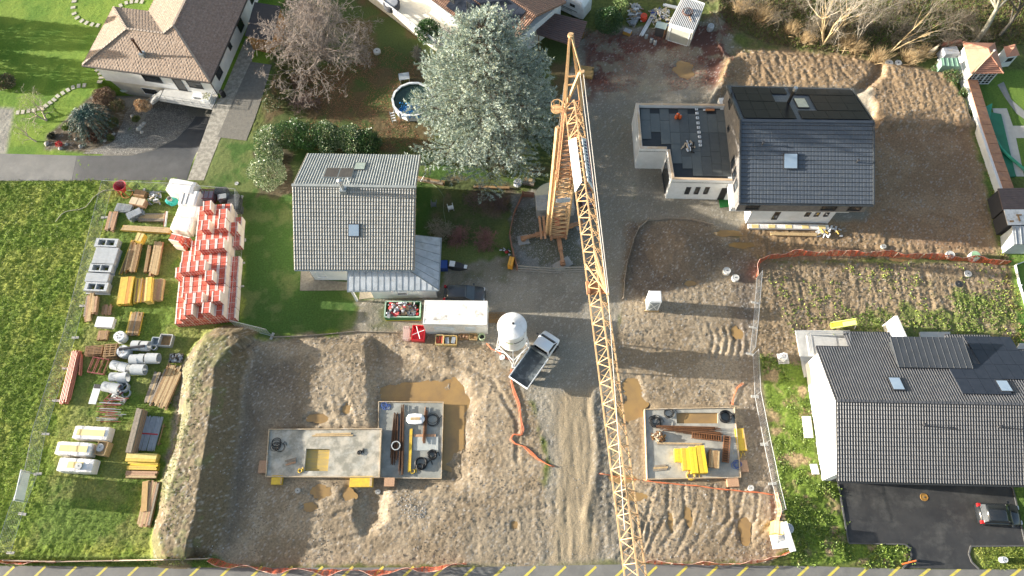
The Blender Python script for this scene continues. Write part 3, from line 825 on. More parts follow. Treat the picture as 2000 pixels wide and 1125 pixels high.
 mb=MB();mb.slab([a0,a1,b1,b0],.12);mb.slab([a1+Vector((0,.0,0)),a2,b2,b1],.12)
 lt=part('lean_to_roof',mb,mat('zinc roofing',(.52,.55,.57),(.40,.43,.45),sc=1.2,rough=.4,metal=.1,dirt=(.16,.17,.16),dsc=1.5,dam=.5),t)
 mb=MB()
 for k in range(0,16):
  f=k/15
  p=a0.lerp(a1,f);q=b0.lerp(b1,min(1,f*(a1-a0).length/(b1-b0).length))if f*(a1-a0).length<(b1-b0).length else b1.lerp(a1,(f*(a1-a0).length-(b1-b0).length)/max(.1,(a1-a0).length-(b1-b0).length))
  mb.beam(p+Vector((0,0,.01)),q+Vector((0,0,.01)),.03,.03)
 for k in range(1,7):
  f=k/6;p=a1.lerp(a2,f);q=b1.lerp(b2,f);mb.beam(p+Vector((0,0,.01)),q+Vector((0,0,.01)),.03,.03)
 mb.beam(a1+Vector((0,0,.04)),b1+Vector((0,0,.04)),.09,.08)
 part('standing_seam',mb,mat('grey seam',(.20,.22,.23),rough=.5),lt)
 mb=MB();mb.tube(a0+Vector((0,-.05,-.06)),a1+Vector((0.05,-.05,-.06)),.07);mb.tube(a1+Vector((.05,-.05,-.06)),a2+Vector((.05,0,-.06)),.07);part('gutter',mb,ZINC,t)
 q0=g(731,583.5,0);q1=g(856,581,0)
 q0=Vector((q0.x,q0.y,0))
 mb=MB();mb.prism([(q0.x,q0.y),(q1.x-.1,q1.y),(q1.x-.1,w0.y+3.2),(w1.x+.03,w0.y+3.2),(w1.x+.03,w0.y-.02),(q0.x,w0.y-.02)],-.2,2.68)
 part('lean_to_wall',mb,WHITE,t)
 mb=MB();m0=g(697.5,587,0);mb.beam((m0.x,m0.y,0),(m0.x,m0.y,2.7),.2,.2);part('post',mb,WHITE,t)
 mb=MB();mb.prism([(m0.x+.2,m0.y+.1),(q0.x-.02,q0.y+.1),(q0.x-.02,w0.y-.1),(m0.x+.2,w0.y-.1)],-.1,.06);part('step',mb,mat('porch stone',(.33,.28,.20),(.26,.23,.18),sc=5,rough=.9),t)
 bl=on_wall(778,575.5,q0,q1);tr=on_wall(794,571.5,q0,q1)
 wall_window(t,bl,tr,q0,q1,FRAMEW,mat('grey glass',(.2,.2,.2),rough=.2))
 mb=MB();s_=[g2(588,530),g2(605,527),g2(618,547),g2(695,552),g2(697,567),g2(586,568)]
 mb.prism(s_,-.2,.05);part('kerb',mb,mat('old gravel paving',(.27,.24,.19),(.18,.16,.12),sc=4,rough=.95,bump=.5),t)
house_grey()
# house with brown hipped roof (top left)
def house_brown():
 he=3.2;pit=.385
 E0=g(160,128,he);E1=g(411,161,he)
 ex=Vector((E1.x-E0.x,E1.y-E0.y,0));Lx=ex.length;ex.normalize();ey=Vector((-ex.y,ex.x,0))
 Wb=8.9;hw=5.45;Ly=26.0;xl=Lx-2*hw
 t=thing('brown_roofed_house','white villa with hipped brown tile roof, balcony and sunken garage','house',(E0.x+8,E0.y+4,0))
 def loc(x,y,z):return E0+ex*x+ey*y+Vector((0,0,z-he))
 def hgt(x,y):
  m=min(x-xl,Lx-x,y,Ly-y);a=min(x,y,Wb-y,Lx-x)
  if m>=a:return m,(0 if m==y else 1 if m==x-xl else 2 if m==Lx-x else 3)
  return a,(0 if a==y else 4 if a==x else 5 if a==Wb-y else 2)
 st=.095
 nx_=int(Lx/st)+1;ny_=int(Ly/st)+1
 vs=[];ok={};mbs={0:MB(),1:MB()}
 idx={}
 ph=.31
 for i in range(nx_+1):
  for j in range(ny_+1):
   x=min(i*st,Lx);y=min(j*st,Ly)
   if x<xl-st and y>Wb+st:continue
   z,fc=hgt(x,y)
   d=max(z,0)
   stp=(1-(d/ph)%1)*.045
   row=int(d/ph)
   acr=x if fc in(0,5,3)else y
   jn=-.022 if((acr/.38+.5*(row%2))%1)<.2 else 0
   rr=random.Random(row*977+int(acr/.38+.5*(row%2))*31+fc).random()
   idx[i,j]=len(vs);vs.append(loc(x,y,he+max(z,-.05)*pit+stp+jn+rr*.012))
 fs=[];mi=[]
 for i in range(nx_):
  for j in range(ny_):
   k=[(i,j),(i+1,j),(i+1,j+1),(i,j+1)]
   if all(q in idx for q in k):
    x=(i+.5)*st;y=(j+.5)*st
    if x<xl and y>Wb:continue
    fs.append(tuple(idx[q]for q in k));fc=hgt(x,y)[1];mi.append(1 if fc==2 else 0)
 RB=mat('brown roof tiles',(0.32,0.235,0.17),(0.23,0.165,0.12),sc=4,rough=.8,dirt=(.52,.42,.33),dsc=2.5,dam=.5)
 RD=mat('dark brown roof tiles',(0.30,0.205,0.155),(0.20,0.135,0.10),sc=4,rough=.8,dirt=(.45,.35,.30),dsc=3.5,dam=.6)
 mb=MB();mb.add(vs,fs);mb.m=mi
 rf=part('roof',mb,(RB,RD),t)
 HC=mat('pale hip tiles',(0.38,0.31,0.25),(0.29,0.23,0.18),sc=5,rough=.8)
 mb=MB()
 def zz(x,y):return loc(x,y,he+max(hgt(x,y)[0],0)*pit+.07)
 segs=[((0.1,0.1),(Wb/2,Wb/2)),((Wb/2,Wb/2),(xl+Wb/2,Wb/2)),((0.1,Wb-.1),(Wb/2,Wb/2)),((xl+Wb/2,Wb/2),(xl+hw,hw)),((Lx-.1,.1),(Lx-hw,hw)),((Lx-hw,hw),(Lx-hw,Ly-hw))]
 for p,q in segs:
  a_,b_=zz(*p),zz(*q);n=int((b_-a_).length/.4)
  for k in range(n):mb.beam(a_.lerp(b_,k/n),a_.lerp(b_,(k+.96)/n)+Vector((0,0,.03)),.24,.1)
 part('hip_tile',mb,HC,rf)
 mb=MB()
 for p,q in(((0,0),(Lx,0)),((Lx,0),(Lx,Ly)),((0,0),(0,Wb)),((0,Wb),(xl,Wb)),((xl,Wb),(xl,Ly))):
  mb.tube(loc(*p,he-.04),loc(*q,he-.04),.08)
  a_,b_=loc(*p,he-.12),loc(*q,he-.12);mb.beam(a_,b_,.1,.14)
 part('gutter',mb,mat('dark gutter',(.06,.05,.045),rough=.5),t)
 ov=.75
 mb=MB();o3=[(ov,ov),(Lx-ov,ov),(Lx-ov,Ly-ov),(xl+ov,Ly-ov),(xl+ov,Wb-ov),(ov,Wb-ov)]
 mb.prism([tuple(loc(x,y,0))[:2]for x,y in o3],-.0,he+.12)
 part('wall',mb,WHITE,t)
 mb=MB();mb.prism([tuple(loc(x,y,0))[:2]for x,y in((ov+.02,ov+.06),(Lx-ov-4.6,ov+.06),(Lx-ov-4.6,4),(ov+.02,4))],-2.5,-.004)
 part('basement_wall',mb,CREAM,t);mb=MB()
 mb.prism([tuple(loc(x,y,0))[:2]for x,y in((Lx-ov-4.59,1.6),(Lx-ov-.5,1.6),(Lx-ov-.5,4),(Lx-ov-4.59,4))],-2.5,-.004)
 part('basement_wall',mb,CREAM,t);mb=MB()
 mb.prism([tuple(loc(x,y,0))[:2]for x,y in((Lx-ov-.49,ov-.2),(Lx-ov,ov-.2),(Lx-ov,4),(Lx-ov-.49,4))],-2.5,-.004)
 part('basement_wall',mb,CREAM,t)
 mb=MB();mb.prism([tuple(loc(x,y,0))[:2]for x,y in((Lx-ov-4.5,1.5),(Lx-ov-.6,1.5),(Lx-ov-.6,1.58),(Lx-ov-4.5,1.58))],-2.45,-.25);part('garage_door',mb,mat('garage door dark',(.05,.05,.05),rough=.5),t)
 p0=loc(ov,ov,0);p1=loc(Lx-ov,ov,0)
 def ww(x0,x1,z0,z1,**k):wall_window(t,loc(x0,ov,z0),loc(x1,ov,z1),p0,p1,FRAMED,GLASS,**k)
 ww(6.2,8.3,1.0,2.1);ww(9.9,10.9,.1,2.1,name='door');ww(11.6,13.2,.9,2.1)
 p0b=loc(ov,ov+.06,0);p1b=loc(Lx-ov,ov+.06,0)
 wall_window(t,loc(4.8,ov+.06,-1.6),loc(6.6,ov+.06,-.6),p0b,p1b,FRAMEW,GLASS)
 r0=loc(Lx-ov,ov,0);r1=loc(Lx-ov,Ly-ov,0)
 for y0,y1,z0,z1 in((2.2,3.4,.9,2.0),(6.4,7.0,1.2,1.9),(9.6,10.8,.7,2.1),(14,15.5,.9,2.0)):wall_window(t,loc(Lx-ov,y0,z0),loc(Lx-ov,y1,z1),r0,r1,FRAMED,GLASS)
 mb=MB();a_=loc(Lx-ov+.08,ov-.06,0);mb.tube(a_,a_+Vector((0,0,he-.1)),.06);part('downpipe',mb,FRAMED,t)
 mb=MB();mb.prism([tuple(loc(x,y,0))[:2]for x,y in((8.0,ov-1.7),(Lx-ov-.05,ov-1.9),(Lx-ov-.05,ov-.01),(8.0,ov-.01))],-.28,-.06)
 bal=part('balcony',mb,LCONC,t)
 mb=MB();
 for k in range(9):q=loc(7.75-k*.27,ov-1.0,-.15-k*.22);mb.box(tuple(q),(.29,1.3,.2),ang((0,0),ex))
 part('stair',mb,LCONC,t)
 mb=MB()
 rl=[(8.0,ov-1.68),(Lx-ov-.1,ov-1.88),(Lx-ov-.1,ov-.1)]
 for(xa,ya),(xb,yb)in zip(rl,rl[1:]):
  for zq in(.1,.5,.92):mb.tube(loc(xa,ya,zq),loc(xb,yb,zq),.02,4)
  n=6
  for k in range(n+1):q=loc(xa+(xb-xa)*k/n,ya+(yb-ya)*k/n,-.05);mb.tube(q,q+Vector((0,0,.98)),.02,4)
 mb.tube(loc(8.0,ov-1.68,.92),loc(5.7,ov-1.68,-.9),.025,4)
 part('railing',mb,STEEL,bal)
 c0=loc(7.0,1.9,he+1.9*pit)
 mb=MB();mb.box(tuple(c0+Vector((0,0,.15))),(.5,.6,.6),ang((0,0),ex));ch=part('chimney',mb,ZINC,t)
 mb=MB();mb.tube(c0+Vector((0,0,.2)),c0+Vector((0,0,2.35)),.12,8);mb.lathe((c0.x,c0.y,c0.z+2.3),[(.17,0),(.17,.25)],8)
 part('flue',mb,mat('dark copper',(.09,.05,.035),rough=.4,metal=.5),ch)
 b=thing('planter_box','white planter box with yellow green plants at the balcony end','planter',tuple(loc(Lx-ov-.75,ov-.85,-.06)),ang((0,0),ex))
 mb=MB();mb.box((0,0,.3),(.75,.9,.6));part('box',mb,WHITEP,b,False)
 mb=MB();rs=random.Random(3)
 for k in range(90):
  p=Vector((rs.uniform(-.33,.33),rs.uniform(-.4,.4),.6+rs.random()*.25));a=rs.random()*6.3;s_=.12
  mb.add([p,p+Vector((math.cos(a)*s_,math.sin(a)*s_,.04)),p+Vector((math.cos(a+1)*s_,math.sin(a+1)*s_,.07))],[(0,1,2)])
 part('foliage',mb,mat('yellow green leaves',(.22,.20,.04),(.12,.15,.03),sc=9),b,False)
 b=thing('balcony_bench','white garden bench against the villa wall on the balcony','bench',tuple(loc(Lx-ov-2.1,ov-.7,-.06)),ang((0,0),ex))
 mb=MB();mb.box((0,0,.42),(1.1,.45,.06));part('seat',mb,WHITEP,b,False)
 mb=MB();mb.box((0,.24,.68),(1.1,.05,.46));part('backrest',mb,WHITEP,b,False)
 for sx in(-.5,.5):
  mb=MB();mb.box((sx,0,.2),(.06,.4,.39));part('leg',mb,WHITEP,b,False)
 return loc,Lx,ov
H1LOC,H1LX,H1OV=house_brown()
# new house with slate roof and flat roofed wing (right)
def house_new():
 he1,he2,hr=5.1,5.4,8.15
 D_=g(1444.5,397,he1);Cc=g(1706,400,he1);A=g(1446.5,236,hr);B=g(1706,239,hr)
 E=g(1419,168,he2);Fp=g(1662,174,he2)
 t=thing('slate_roofed_house','new white house with blue grey slate roof, black solar panels and flat roofed wing','house',(D_.x+6.5,D_.y+7,0))
 SL=mat('slate tiles',(0.082,0.095,0.115),(0.062,0.074,0.09),sc=1.2,rough=.42,dirt=(.20,.21,.22),dsc=1.2,dam=.35)
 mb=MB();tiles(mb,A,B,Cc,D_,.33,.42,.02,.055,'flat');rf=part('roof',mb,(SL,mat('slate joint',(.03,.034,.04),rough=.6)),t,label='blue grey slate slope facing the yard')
 mb=MB();tiles(mb,B,A,E,Fp,.5,.42,.012,.03,'flat');part('roof',mb,(SL,SL),t,label='rear slate slope under the solar panels')
 mb=MB();mb.beam(A+Vector((-.03,0,.05)),B+Vector((.03,0,.05)),.3,.1);part('ridge_cap',mb,SL,rf)
 for p,q,r in((A,D_,E),(B,Cc,Fp)):
  mb=MB()
  for z_ in(q,r):mb.beam(p+Vector((0,0,.02)),z_+Vector((0,0,.02)),.14,.26)
  part('verge_board',mb,DZINC,t)
 mb=MB();mb.tube(D_+Vector((0,-.06,-.1)),Cc+Vector((0,-.06,-.1)),.09);part('gutter',mb,DZINC,t)
 mb=MB();mb.tube(E+Vector((0,.06,-.1)),Fp+Vector((0,.06,-.1)),.09);part('gutter',mb,DZINC,t)
 R=(A,B,Fp,E)
 panels(t,'solar_panel',*R,.03,.43,.05,.52,4,2,SOLAR)
 panels(t,'solar_panel',*R,.03,.33,.53,.95,3,2,SOLAR)
 panels(t,'solar_panel',*R,.335,.455,.76,.95,1,1,SOLAR)
 panels(t,'solar_panel',*R,.47,.985,.05,.28,5,1,SOLAR)
 panels(t,'solar_panel',*R,.62,.985,.29,.74,3,2,SOLAR)
 panels(t,'solar_panel',*R,.485,.985,.75,.95,5,1,SOLAR)
 onroof(t,'skylight',*R,.485,.575,.36,.64,(FRAMED,mat('milky roof glass',(.50,.52,.44),(.40,.42,.36),sc=3,rough=.1)),lift=.06)
 onroof(t,'skylight',A,B,Cc,D_,.322,.432,.385,.585,(FRAMED,SKYGL),lift=.08,frame=.1)
 c0=quadpt(*R,.43,.52)
 mb=MB();mb.tube(c0,c0+Vector((0,0,1.9)),.16,10);ch=part('flue',mb,BLACKP,t)
 mb=MB();mb.lathe((c0.x,c0.y,c0.z+1.9),[(.2,0),(.2,.45),(.1,.5)],10);part('flue_cap',mb,STEEL,ch)
 for u,v in((.165,.29),(.875,.49)):
  c=quadpt(A,B,Cc,D_,u,v);mb=MB();mb.tube(c,c+Vector((0,0,.42)),.07,8);mb.lathe((c.x,c.y,c.z+.42),[(.13,0),(.13,.08)],8);part('vent_pipe',mb,FRAMED,t)
 ux=(Cc-D_);ux.z=0;ux.normalize();uy=Vector((-ux.y,ux.x,0))
 w0=Vector((D_.x,D_.y,0))+ux*.12+uy*.28
 Wd=(Cc-D_).dot(ux)-.24;dp=(E-D_).dot(uy)-.5;yr=(A-w0).dot(uy)
 c=[w0,w0+ux*Wd,w0+ux*Wd+uy*dp,w0+uy*dp]
 zf,zb=he1-.05,he2-.05
 lo=[Vector((p.x,p.y,3.2))for p in c];hi=[Vector((p.x,p.y,z))for p,z in zip(c,(zf,zf,zb,zb))]
 r0=w0+uy*yr;r1=w0+ux*Wd+uy*yr
 hi+=[Vector((r0.x,r0.y,hr-.2)),Vector((r1.x,r1.y,hr-.2))]
 mb=MB();mb.add(lo+hi,[(3,2,1,0),(0,1,5,4),(2,3,7,6),(1,2,6,9,5),(3,0,4,8,7),(4,5,9,8),(8,9,6,7)])
 part('upper_wall',mb,mat('grey cladding',(.20,.185,.17),(.13,.12,.115),sc=3,rough=.7,bump=.2),t)
 x0=g(1430,407,3.15);x1=g(1680,407,3.15)
 gf=g(1456,436.5,0);mb=MB();f0=w0-ux*.35+uy*((gf-w0).dot(uy)-.03)
 mb.prism([(p.x,p.y)for p in(f0,f0+ux*(Wd-.75),f0+ux*(Wd-.75)+uy*1.9,f0+ux*(Wd+.3)+uy*1.9,f0+ux*(Wd+.3)+uy*(dp+.1),f0+uy*(dp+.1))],2.5,3.22)
 part('storey_band',mb,WHITE,t)
 b0=g(1456,436.5,0);b1=g(1616.5,436.5,0)
 gx=(b1-b0).normalized();gy=Vector((-gx.y,gx.x,0))
 mb=MB();mb.prism([(p.x,p.y)for p in(b0,b1,b1+gy*13,b0+gy*13)],-.3,2.5);part('ground_floor_wall',mb,WHITE,t)
 def pw(bx0,by0,bx1,by1,**k):
  wall_window(t,on_wall(bx0,by0,b0,b1),on_wall(bx1,by1,b0,b1),b0,b1,FRAMED,GLASS,**k)
 pw(1507,427.5,1532,402,name='door')
 for k in range(3):pw(1571.5+k*18.5,421.5,1584+k*18.2,414.5)
 u0,u1=w0,w0+ux*Wd
 for a_,b_ in((.9,2.1),(8.2,9.6),(10.8,12.0)):
  wall_window(t,u0+ux*a_+Vector((0,0,3.6)),u0+ux*b_+Vector((0,0,4.6)),u0,u1,FRAMED,GLASS)
 s0,s1=w0+uy*dp,w0
 for a_,b_,z0,z1 in((1.6,2.6,5.2,6.6),(4.0,4.5,3.9,4.4),(dp-5.4,dp-4.6,3.7,4.9),(dp-4.0,dp-3.2,3.7,4.9),(dp-2.7,dp-1.9,3.7,4.9)):
  wall_window(t,s0-uy*a_+Vector((0,0,z0)),s0-uy*b_+Vector((0,0,z1)),s0,s1,FRAMED,GLASS)
 hf=3.6
 T=lambda x,y:g(x,y,hf)
 wing=[T(1242,201),T(1414,203),T(1428,354),T(1312,351),T(1303,291.5),T(1249,290.5)]
 wing[1]=wing[1]+ux*1.2;wing[2]=wing[2]+ux*.8
 tp=[(p.x,p.y)for p in wing]
 mb=MB();mb.prism(tp,-.3,hf-.5);wg=part('wing_wall',mb,WHITE,t)
 cxm=sum(p[0]for p in tp)/6;cym=sum(p[1]for p in tp)/6
 mb=MB()
 for i in range(6):
  if i==1:continue
  p,q=wing[i],wing[(i+1)%6]
  d=(q-p).normalized();n=Vector((-d.y,d.x,0))
  if n.dot(Vector((cxm,cym,hf))-p)<0:n=-n
  w_=.32 if i!=3 else.32
  mb.prism([(v.x,v.y)for v in(p,q,q+n*w_,p+n*w_)],hf-.52,hf-.003*i)
 part('parapet',mb,WHITE,wg)
 mb=MB()
 for i in range(6):
  if i==1:continue
  p,q=wing[i],wing[(i+1)%6];d=(q-p).normalized();n=Vector((-d.y,d.x,0))
  if n.dot(Vector((cxm,cym,hf))-p)<0:n=-n
  mb.prism([(v.x,v.y)for v in(p+n*.04+d*.04,q+n*.04-d*.04,q+n*.28-d*.04,p+n*.28+d*.04)],hf+.002,hf+.05+.004*i)
 part('coping_board',mb,mat('bare coping board',(.62,.44,.27),(.55,.40,.26),sc=1.2,rough=.75,dirt=(.72,.72,.70),dsc=.35,dam=1),wg)
 def pip(x,y):
  return bool(sdist([(p.x,p.y)for p in wing],np.array([x]),np.array([y]))[0]>.33)
 IB=mat('black insulation board',(.125,.135,.128),(.10,.11,.105),sc=2,rough=.5,dirt=(.14,.15,.15),dsc=1,dam=.5)
 IB2=mat('black foam board',(.10,.107,.103),(.08,.087,.085),sc=2,rough=.5)
 mb=MB();mb.prism([(p.x,p.y)for p in wing],hf-.49,hf-.40);part('roof_membrane',mb,mat('black membrane',(.03,.033,.035),rough=.5),wg)
 o=T(1249,207);dx=(T(1414,209)-o).normalized();dy=Vector((dx.y,-dx.x,0))
 mbA=MB();mbB=MB()
 rs=random.Random(5)
 for i in range(9):
  y=.1+(.6 if i%2 else 0)
  while y<10.5:
   ln=rs.choice((2.4,2.4,1.5,3.0))
   cs=[o+dx*(i*1.0+.15+a_)+dy*(y+b_)for a_,b_ in((0,0),(.975,0),(.975,ln-.03),(0,ln-.03))]
   if all(pip(p.x,p.y)for p in cs):
    m_=mbB if(i>=6 and y>3)or rs.random()<.2 else mbA
    m_.prism([(p.x,p.y)for p in cs],hf-.398,hf-.34+rs.random()*.012)
    y+=ln
   else:y+=.3
 part('roof_board',mbA,IB,wg);part('roof_board',mbB,IB2,wg)
 a_,b_=Vector(wing[3]),Vector(wing[2]);a_.z=b_.z=0
 a_.z=b_.z=0
 for k in range(3):
  wall_window(t,on_wall(1337.5+k*18.3,377.5,a_,b_),on_wall(1349+k*18.3,366,a_,b_),a_,b_,FRAMED,GLASS)
 wall_window(t,on_wall(1402,388,a_,b_),on_wall(1422,368,a_,b_),a_,b_,FRAMED,mat('open doorway',(.03,.03,.03),rough=.9),name='doorway')
 a_,b_=Vector(wing[4]),Vector(wing[3]);a_.z=b_.z=0
 wall_window(t,a_.lerp(b_,.2)+Vector((0,0,.2)),a_.lerp(b_,.85)+Vector((0,0,2.7)),a_,b_,FRAMED,GLASS)
 return wing,hf,dx,dy,o
WING,HF,WDX,WDY,WO=house_new()
# big house with ribbed charcoal roof (bottom right)
def house_big():
 he,hr,hu=4.2,6.5,4.15
 D_=g(1636,940,he);A=g(1634.5,783,hr)
 ux=g(2000,790,hr)-A;ux.normalize();ux=Vector((ux.x,ux.y,0)).normalized();uy=Vector((-ux.y,ux.x,0))
 L_=26.0
 D_=A+(D_-A).dot(uy)*uy+Vector((0,0,he-hr))-Vector((0,0,(D_-A).dot(uy)*uy.z))
 D_.z=he;Cc=D_+ux*L_;B=A+ux*L_
 E=g(1592,677,hu);yu=(E-A).dot(uy);E=A+uy*yu;E.z=hu;Fp=E+ux*L_
 pit2=(hr-hu)/yu
 t=thing('charcoal_roofed_house','large white house with ribbed charcoal tile roof and dark dormer above the black parking bay','house',(A.x+8,A.y,0))
 TC=mat('charcoal roof tiles',(0.088,0.09,0.096),(0.066,0.068,0.073),sc=1.5,rough=.38,dirt=(.2,.2,.2),dsc=2,dam=.3)
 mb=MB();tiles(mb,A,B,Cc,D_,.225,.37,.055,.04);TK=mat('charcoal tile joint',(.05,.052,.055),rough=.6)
 rf=part('roof',mb,(TC,TK),t,label='front slope of ribbed charcoal tiles')
 mb=MB();tiles(mb,B,A,E,Fp,.225,.37,.055,.04);part('roof',mb,(TC,TC),t,label='rear slope of ribbed charcoal tiles with the skylights')
 def low(u0,u1,dy):
  a_=E+ux*u0;b_=E+ux*u1
  c_=b_+uy*dy-Vector((0,0,dy*pit2));d_=a_+uy*dy-Vector((0,0,dy*pit2))
  m_=MB();tiles(m_,b_,a_,d_,c_,.225,.37,.055,.04);part('porch_roof',m_,(TC,TC),t)
  m_=MB();m_.tube(d_,c_,.07);part('gutter',m_,FRAMED,t)
  return d_,c_
 def ux_at(px,py,h):return(g(px,py,h)-A).dot(ux)
 low(ux_at(1653,660,3.8),ux_at(1745,662,3.8),1.75)
 low(ux_at(1849,660,3.6),ux_at(1937,663,3.6),1.6)
 mb=MB()
 n=int(L_/.33)
 for k in range(n):a_=A+ux*(k*.33)+Vector((0,0,.06));mb.beam(a_,a_+ux*.31+Vector((0,0,.02)),.22,.1)
 part('ridge_cap',mb,TC,rf)
 mb=MB();mb.tube(D_+Vector((0,-.05,-.08)),Cc+Vector((0,-.05,-.08)),.09);part('gutter',mb,FRAMED,t)
 mb=MB();mb.tube(E+Vector((0,.05,-.08)),Fp+Vector((0,.05,-.08)),.08);part('gutter',mb,FRAMED,t)
 mb=MB();mb.beam(A-Vector((.02,0,.06)),D_-Vector((.02,0,.06)),.06,.2);mb.beam(A-Vector((.02,0,.06)),E-Vector((.02,0,.06)),.06,.2);part('verge_board',mb,FRAMED,t)
 w0=Vector((D_.x,D_.y,0))+ux*.35+uy*.75;Wd=L_-.7;dp=(E-D_).dot(uy)-1.1;yr=(A-w0).dot(uy)
 c=[w0,w0+ux*Wd,w0+ux*Wd+uy*dp,w0+uy*dp]
 lo=[Vector((p.x,p.y,-.3))for p in c];hi=[Vector((p.x,p.y,z))for p,z in zip(c,(he+.05,)*2+(hu+.0,)*2)]
 r0=w0+uy*yr;r1=r0+ux*Wd
 hi+=[Vector((r0.x,r0.y,hr-.25)),Vector((r1.x,r1.y,hr-.25))]
 mb=MB();mb.add(lo+hi,[(3,2,1,0),(0,1,5,4),(2,3,7,6),(1,2,6,9,5),(3,0,4,8,7),(4,5,9,8),(8,9,6,7)])
 part('wall',mb,mat('bright white render',(.80,.80,.79),(.74,.74,.73),sc=1,rough=.85),t)
 s0,s1=w0+uy*dp,w0
 for p,q in(((1614,776),(1609,735)),((1588,796),(1582,763)),((1601,884),(1596,865)),((1618,876),(1614,856))):
  a_=on_wall(*p,s0,s1);b_=on_wall(*q,s0,s1)
  z0,z1=sorted((a_.z,b_.z));
  zc=(z0+z1)/2;a_.z=zc-.55;b_.z=zc+.55
  wall_window(t,a_,b_,s0,s1,FRAMEW,mat('pale blind',(.55,.58,.6),rough=.4))
 da=g(1739,657,4.9);db=g(1880,660,4.9)
 u0=(da-A).dot(ux);u1=(db-A).dot(ux);vtop=(da-A).dot(uy)
 dfront=A+ux*u0+uy*vtop;dfront.z=5.35
 def rp(u,v,z=None):
  p=A+ux*u+uy*v;p.z=hr-pit2*v if z is None else z
  return p
 vb=(hr-5.9)/pit2*1.0
 vlo=3.45;q=[rp(u0,vtop,4.9),rp(u1,vtop,4.9),rp(u1,vlo,5.3),rp(u0,vlo,5.3)]
 mb=MB();mb.slab(q,.18);dr=part('dormer_roof',mb,mat('dormer sheet',(.075,.08,.088),(.06,.065,.07),sc=1,rough=.4,metal=.2),t)
 mb=MB()
 for k in range(13):
  f=k/12;mb.beam(q[0].lerp(q[1],f)+Vector((0,0,.008)),q[3].lerp(q[2],f)+Vector((0,0,.008)),.03,.02)
 part('standing_seam',mb,mat('seam metal',(.12,.125,.13),rough=.5),dr)
 mb=MB();i_=.15
 a_,b_,c_,d_=rp(u0+i_,vtop-.35,0),rp(u1-i_,vtop-.35,0),rp(u1-i_,vlo+.1,0),rp(u0+i_,vlo+.1,0)
 zb_=hr-pit2*vtop-.2
 mb.prism([(p.x,p.y)for p in(a_,b_,c_,d_)],3.6,[4.72,4.72,5.1,5.1]);part('dormer_wall',mb,DZINC,t)
 R=(A,B,Fp,E)
 def uv(px,py):
  r=MR@Vector(((px-1000)/F,-(py-562.5)/F,-1.0));n_=ux.cross(uy*yu+Vector((0,0,hu-hr))).normalized()
  t_=(A-Vector((0,0,H))).dot(n_)/r.dot(n_);p=Vector((0,0,H))+r*t_-A
  return p.dot(ux)/L_,p.dot(uy)/yu
 ua,va=uv(1879,771);ub,vb_=uv(1845,712)
 pw_=1.02/L_
 ph=(vb_-va)/2
 for i in range(11):
  for j in range(2):
   if j==0 and i in(4,5):continue
   panels(t,'solar_panel',*R,ua+i*pw_,ua+(i+1)*pw_,va+j*ph,va+(j+1)*ph,1,1,SOLARB,lift=.12)
 u3=uv(1897,685)[0]
 for i in range(8):
  for j in(2,3):
   if j==3 and i>3:continue
   panels(t,'solar_panel',*R,u3-(0 if j==2 else.0)+i*pw_,u3+(i+1)*pw_,va+j*ph,va+(j+1)*ph,1,1,SOLARB,lift=.12)
 for p0_,p1_ in(((1766,765),(1734,738)),((1976,768),(1944,744))):
  a0,b0=uv(*p0_);a1,b1=uv(*p1_)
  w_=1.05/L_;um=(a0+a1)/2
  onroof(t,'skylight',*R,um-w_/2,um+w_/2,min(b0,b1),max(b0,b1),(FRAMED,SKYGL),lift=.10,frame=.1)
 for px_,py_ in((1800,833),(1946,836)):
  r=g(px_,py_,5.6);c_=Vector((r.x,r.y,he+(hr-he)*((r-D_).dot(uy)/(A-D_).dot(uy))))
  mb=MB();mb.tube(c_,c_+Vector((0,0,.5)),.07,8);mb.lathe((c_.x,c_.y,c_.z+.45),[(.13,0),(.13,.09)],8);part('vent_pipe',mb,FRAMED,t)
 mb=MB();mb.prism([g2(1553,645,.15),g2(1660,645,.15),g2(1668,700,.15),g2(1571,737,.15)],-.2,.16);part('terrace',mb,LCONC,t)
 mb=MB();mb.prism([g2(1797,648,.3),g2(1856,648,.3),g2(1856,665,.3),g2(1797,665,.3)],-.2,.3);part('terrace',mb,LCONC,t)
 zbv=2.9
 mb=MB();bp=[w0+uy*(dp+.0)-ux*.55,w0+uy*(dp+1.9)-ux*.55,w0+uy*(dp+1.9)+ux*2.9,w0+uy*dp+ux*2.9]
 mb.prism([(p.x,p.y)for p in bp],zbv-.25,zbv);bc=part('balcony',mb,LCONC,t)
 mb=MB()
 for p,q_ in((bp[0],bp[1]),(bp[1],bp[2]),(bp[2],bp[3])):
  for z in(zbv+.1,zbv+.55,zbv+1.0):mb.tube((p.x,p.y,z),(q_.x,q_.y,z),.02,4)
  m_=int((q_-p).length/.14)
  for k in range(m_+1):
   s_=p.lerp(q_,k/m_);mb.beam((s_.x,s_.y,zbv),(s_.x,s_.y,zbv+1.0),.015,.015)
 part('railing',mb,STEEL,bc)
 mb=MB();a_=g(1760,655,2.4);b_=g(1744,650,2.4)
 p0_=g(1765,668,2.8);p1_=g(1743,625,3.0)
 mb.prism([g2(1747,617,2.6),g2(1770,668,2.6),g2(1776,667,2.6),g2(1753,616,2.6)],0,2.6);part('porch_wall',mb,WHITE,t)
 for(x0_,y0_,x1_,y1_)in((1565,814,1582,856),(1581,907,1594,927)):
  mb=MB();mb.prism([g2(x0_,y0_),g2(x1_,y0_),g2(x1_+5,y1_),g2(x0_+5,y1_)],-.1,.22);part('light_well',mb,LCONC,t)
 mb=MB();mb.prism([g2(1992,670,2.8),g2(2060,670,2.8),g2(2060,700,2.8),g2(1975,700,2.8)],2.6,2.8);part('rear_balcony',mb,LCONC,t)
 f0,f1=w0,w0+ux*Wd
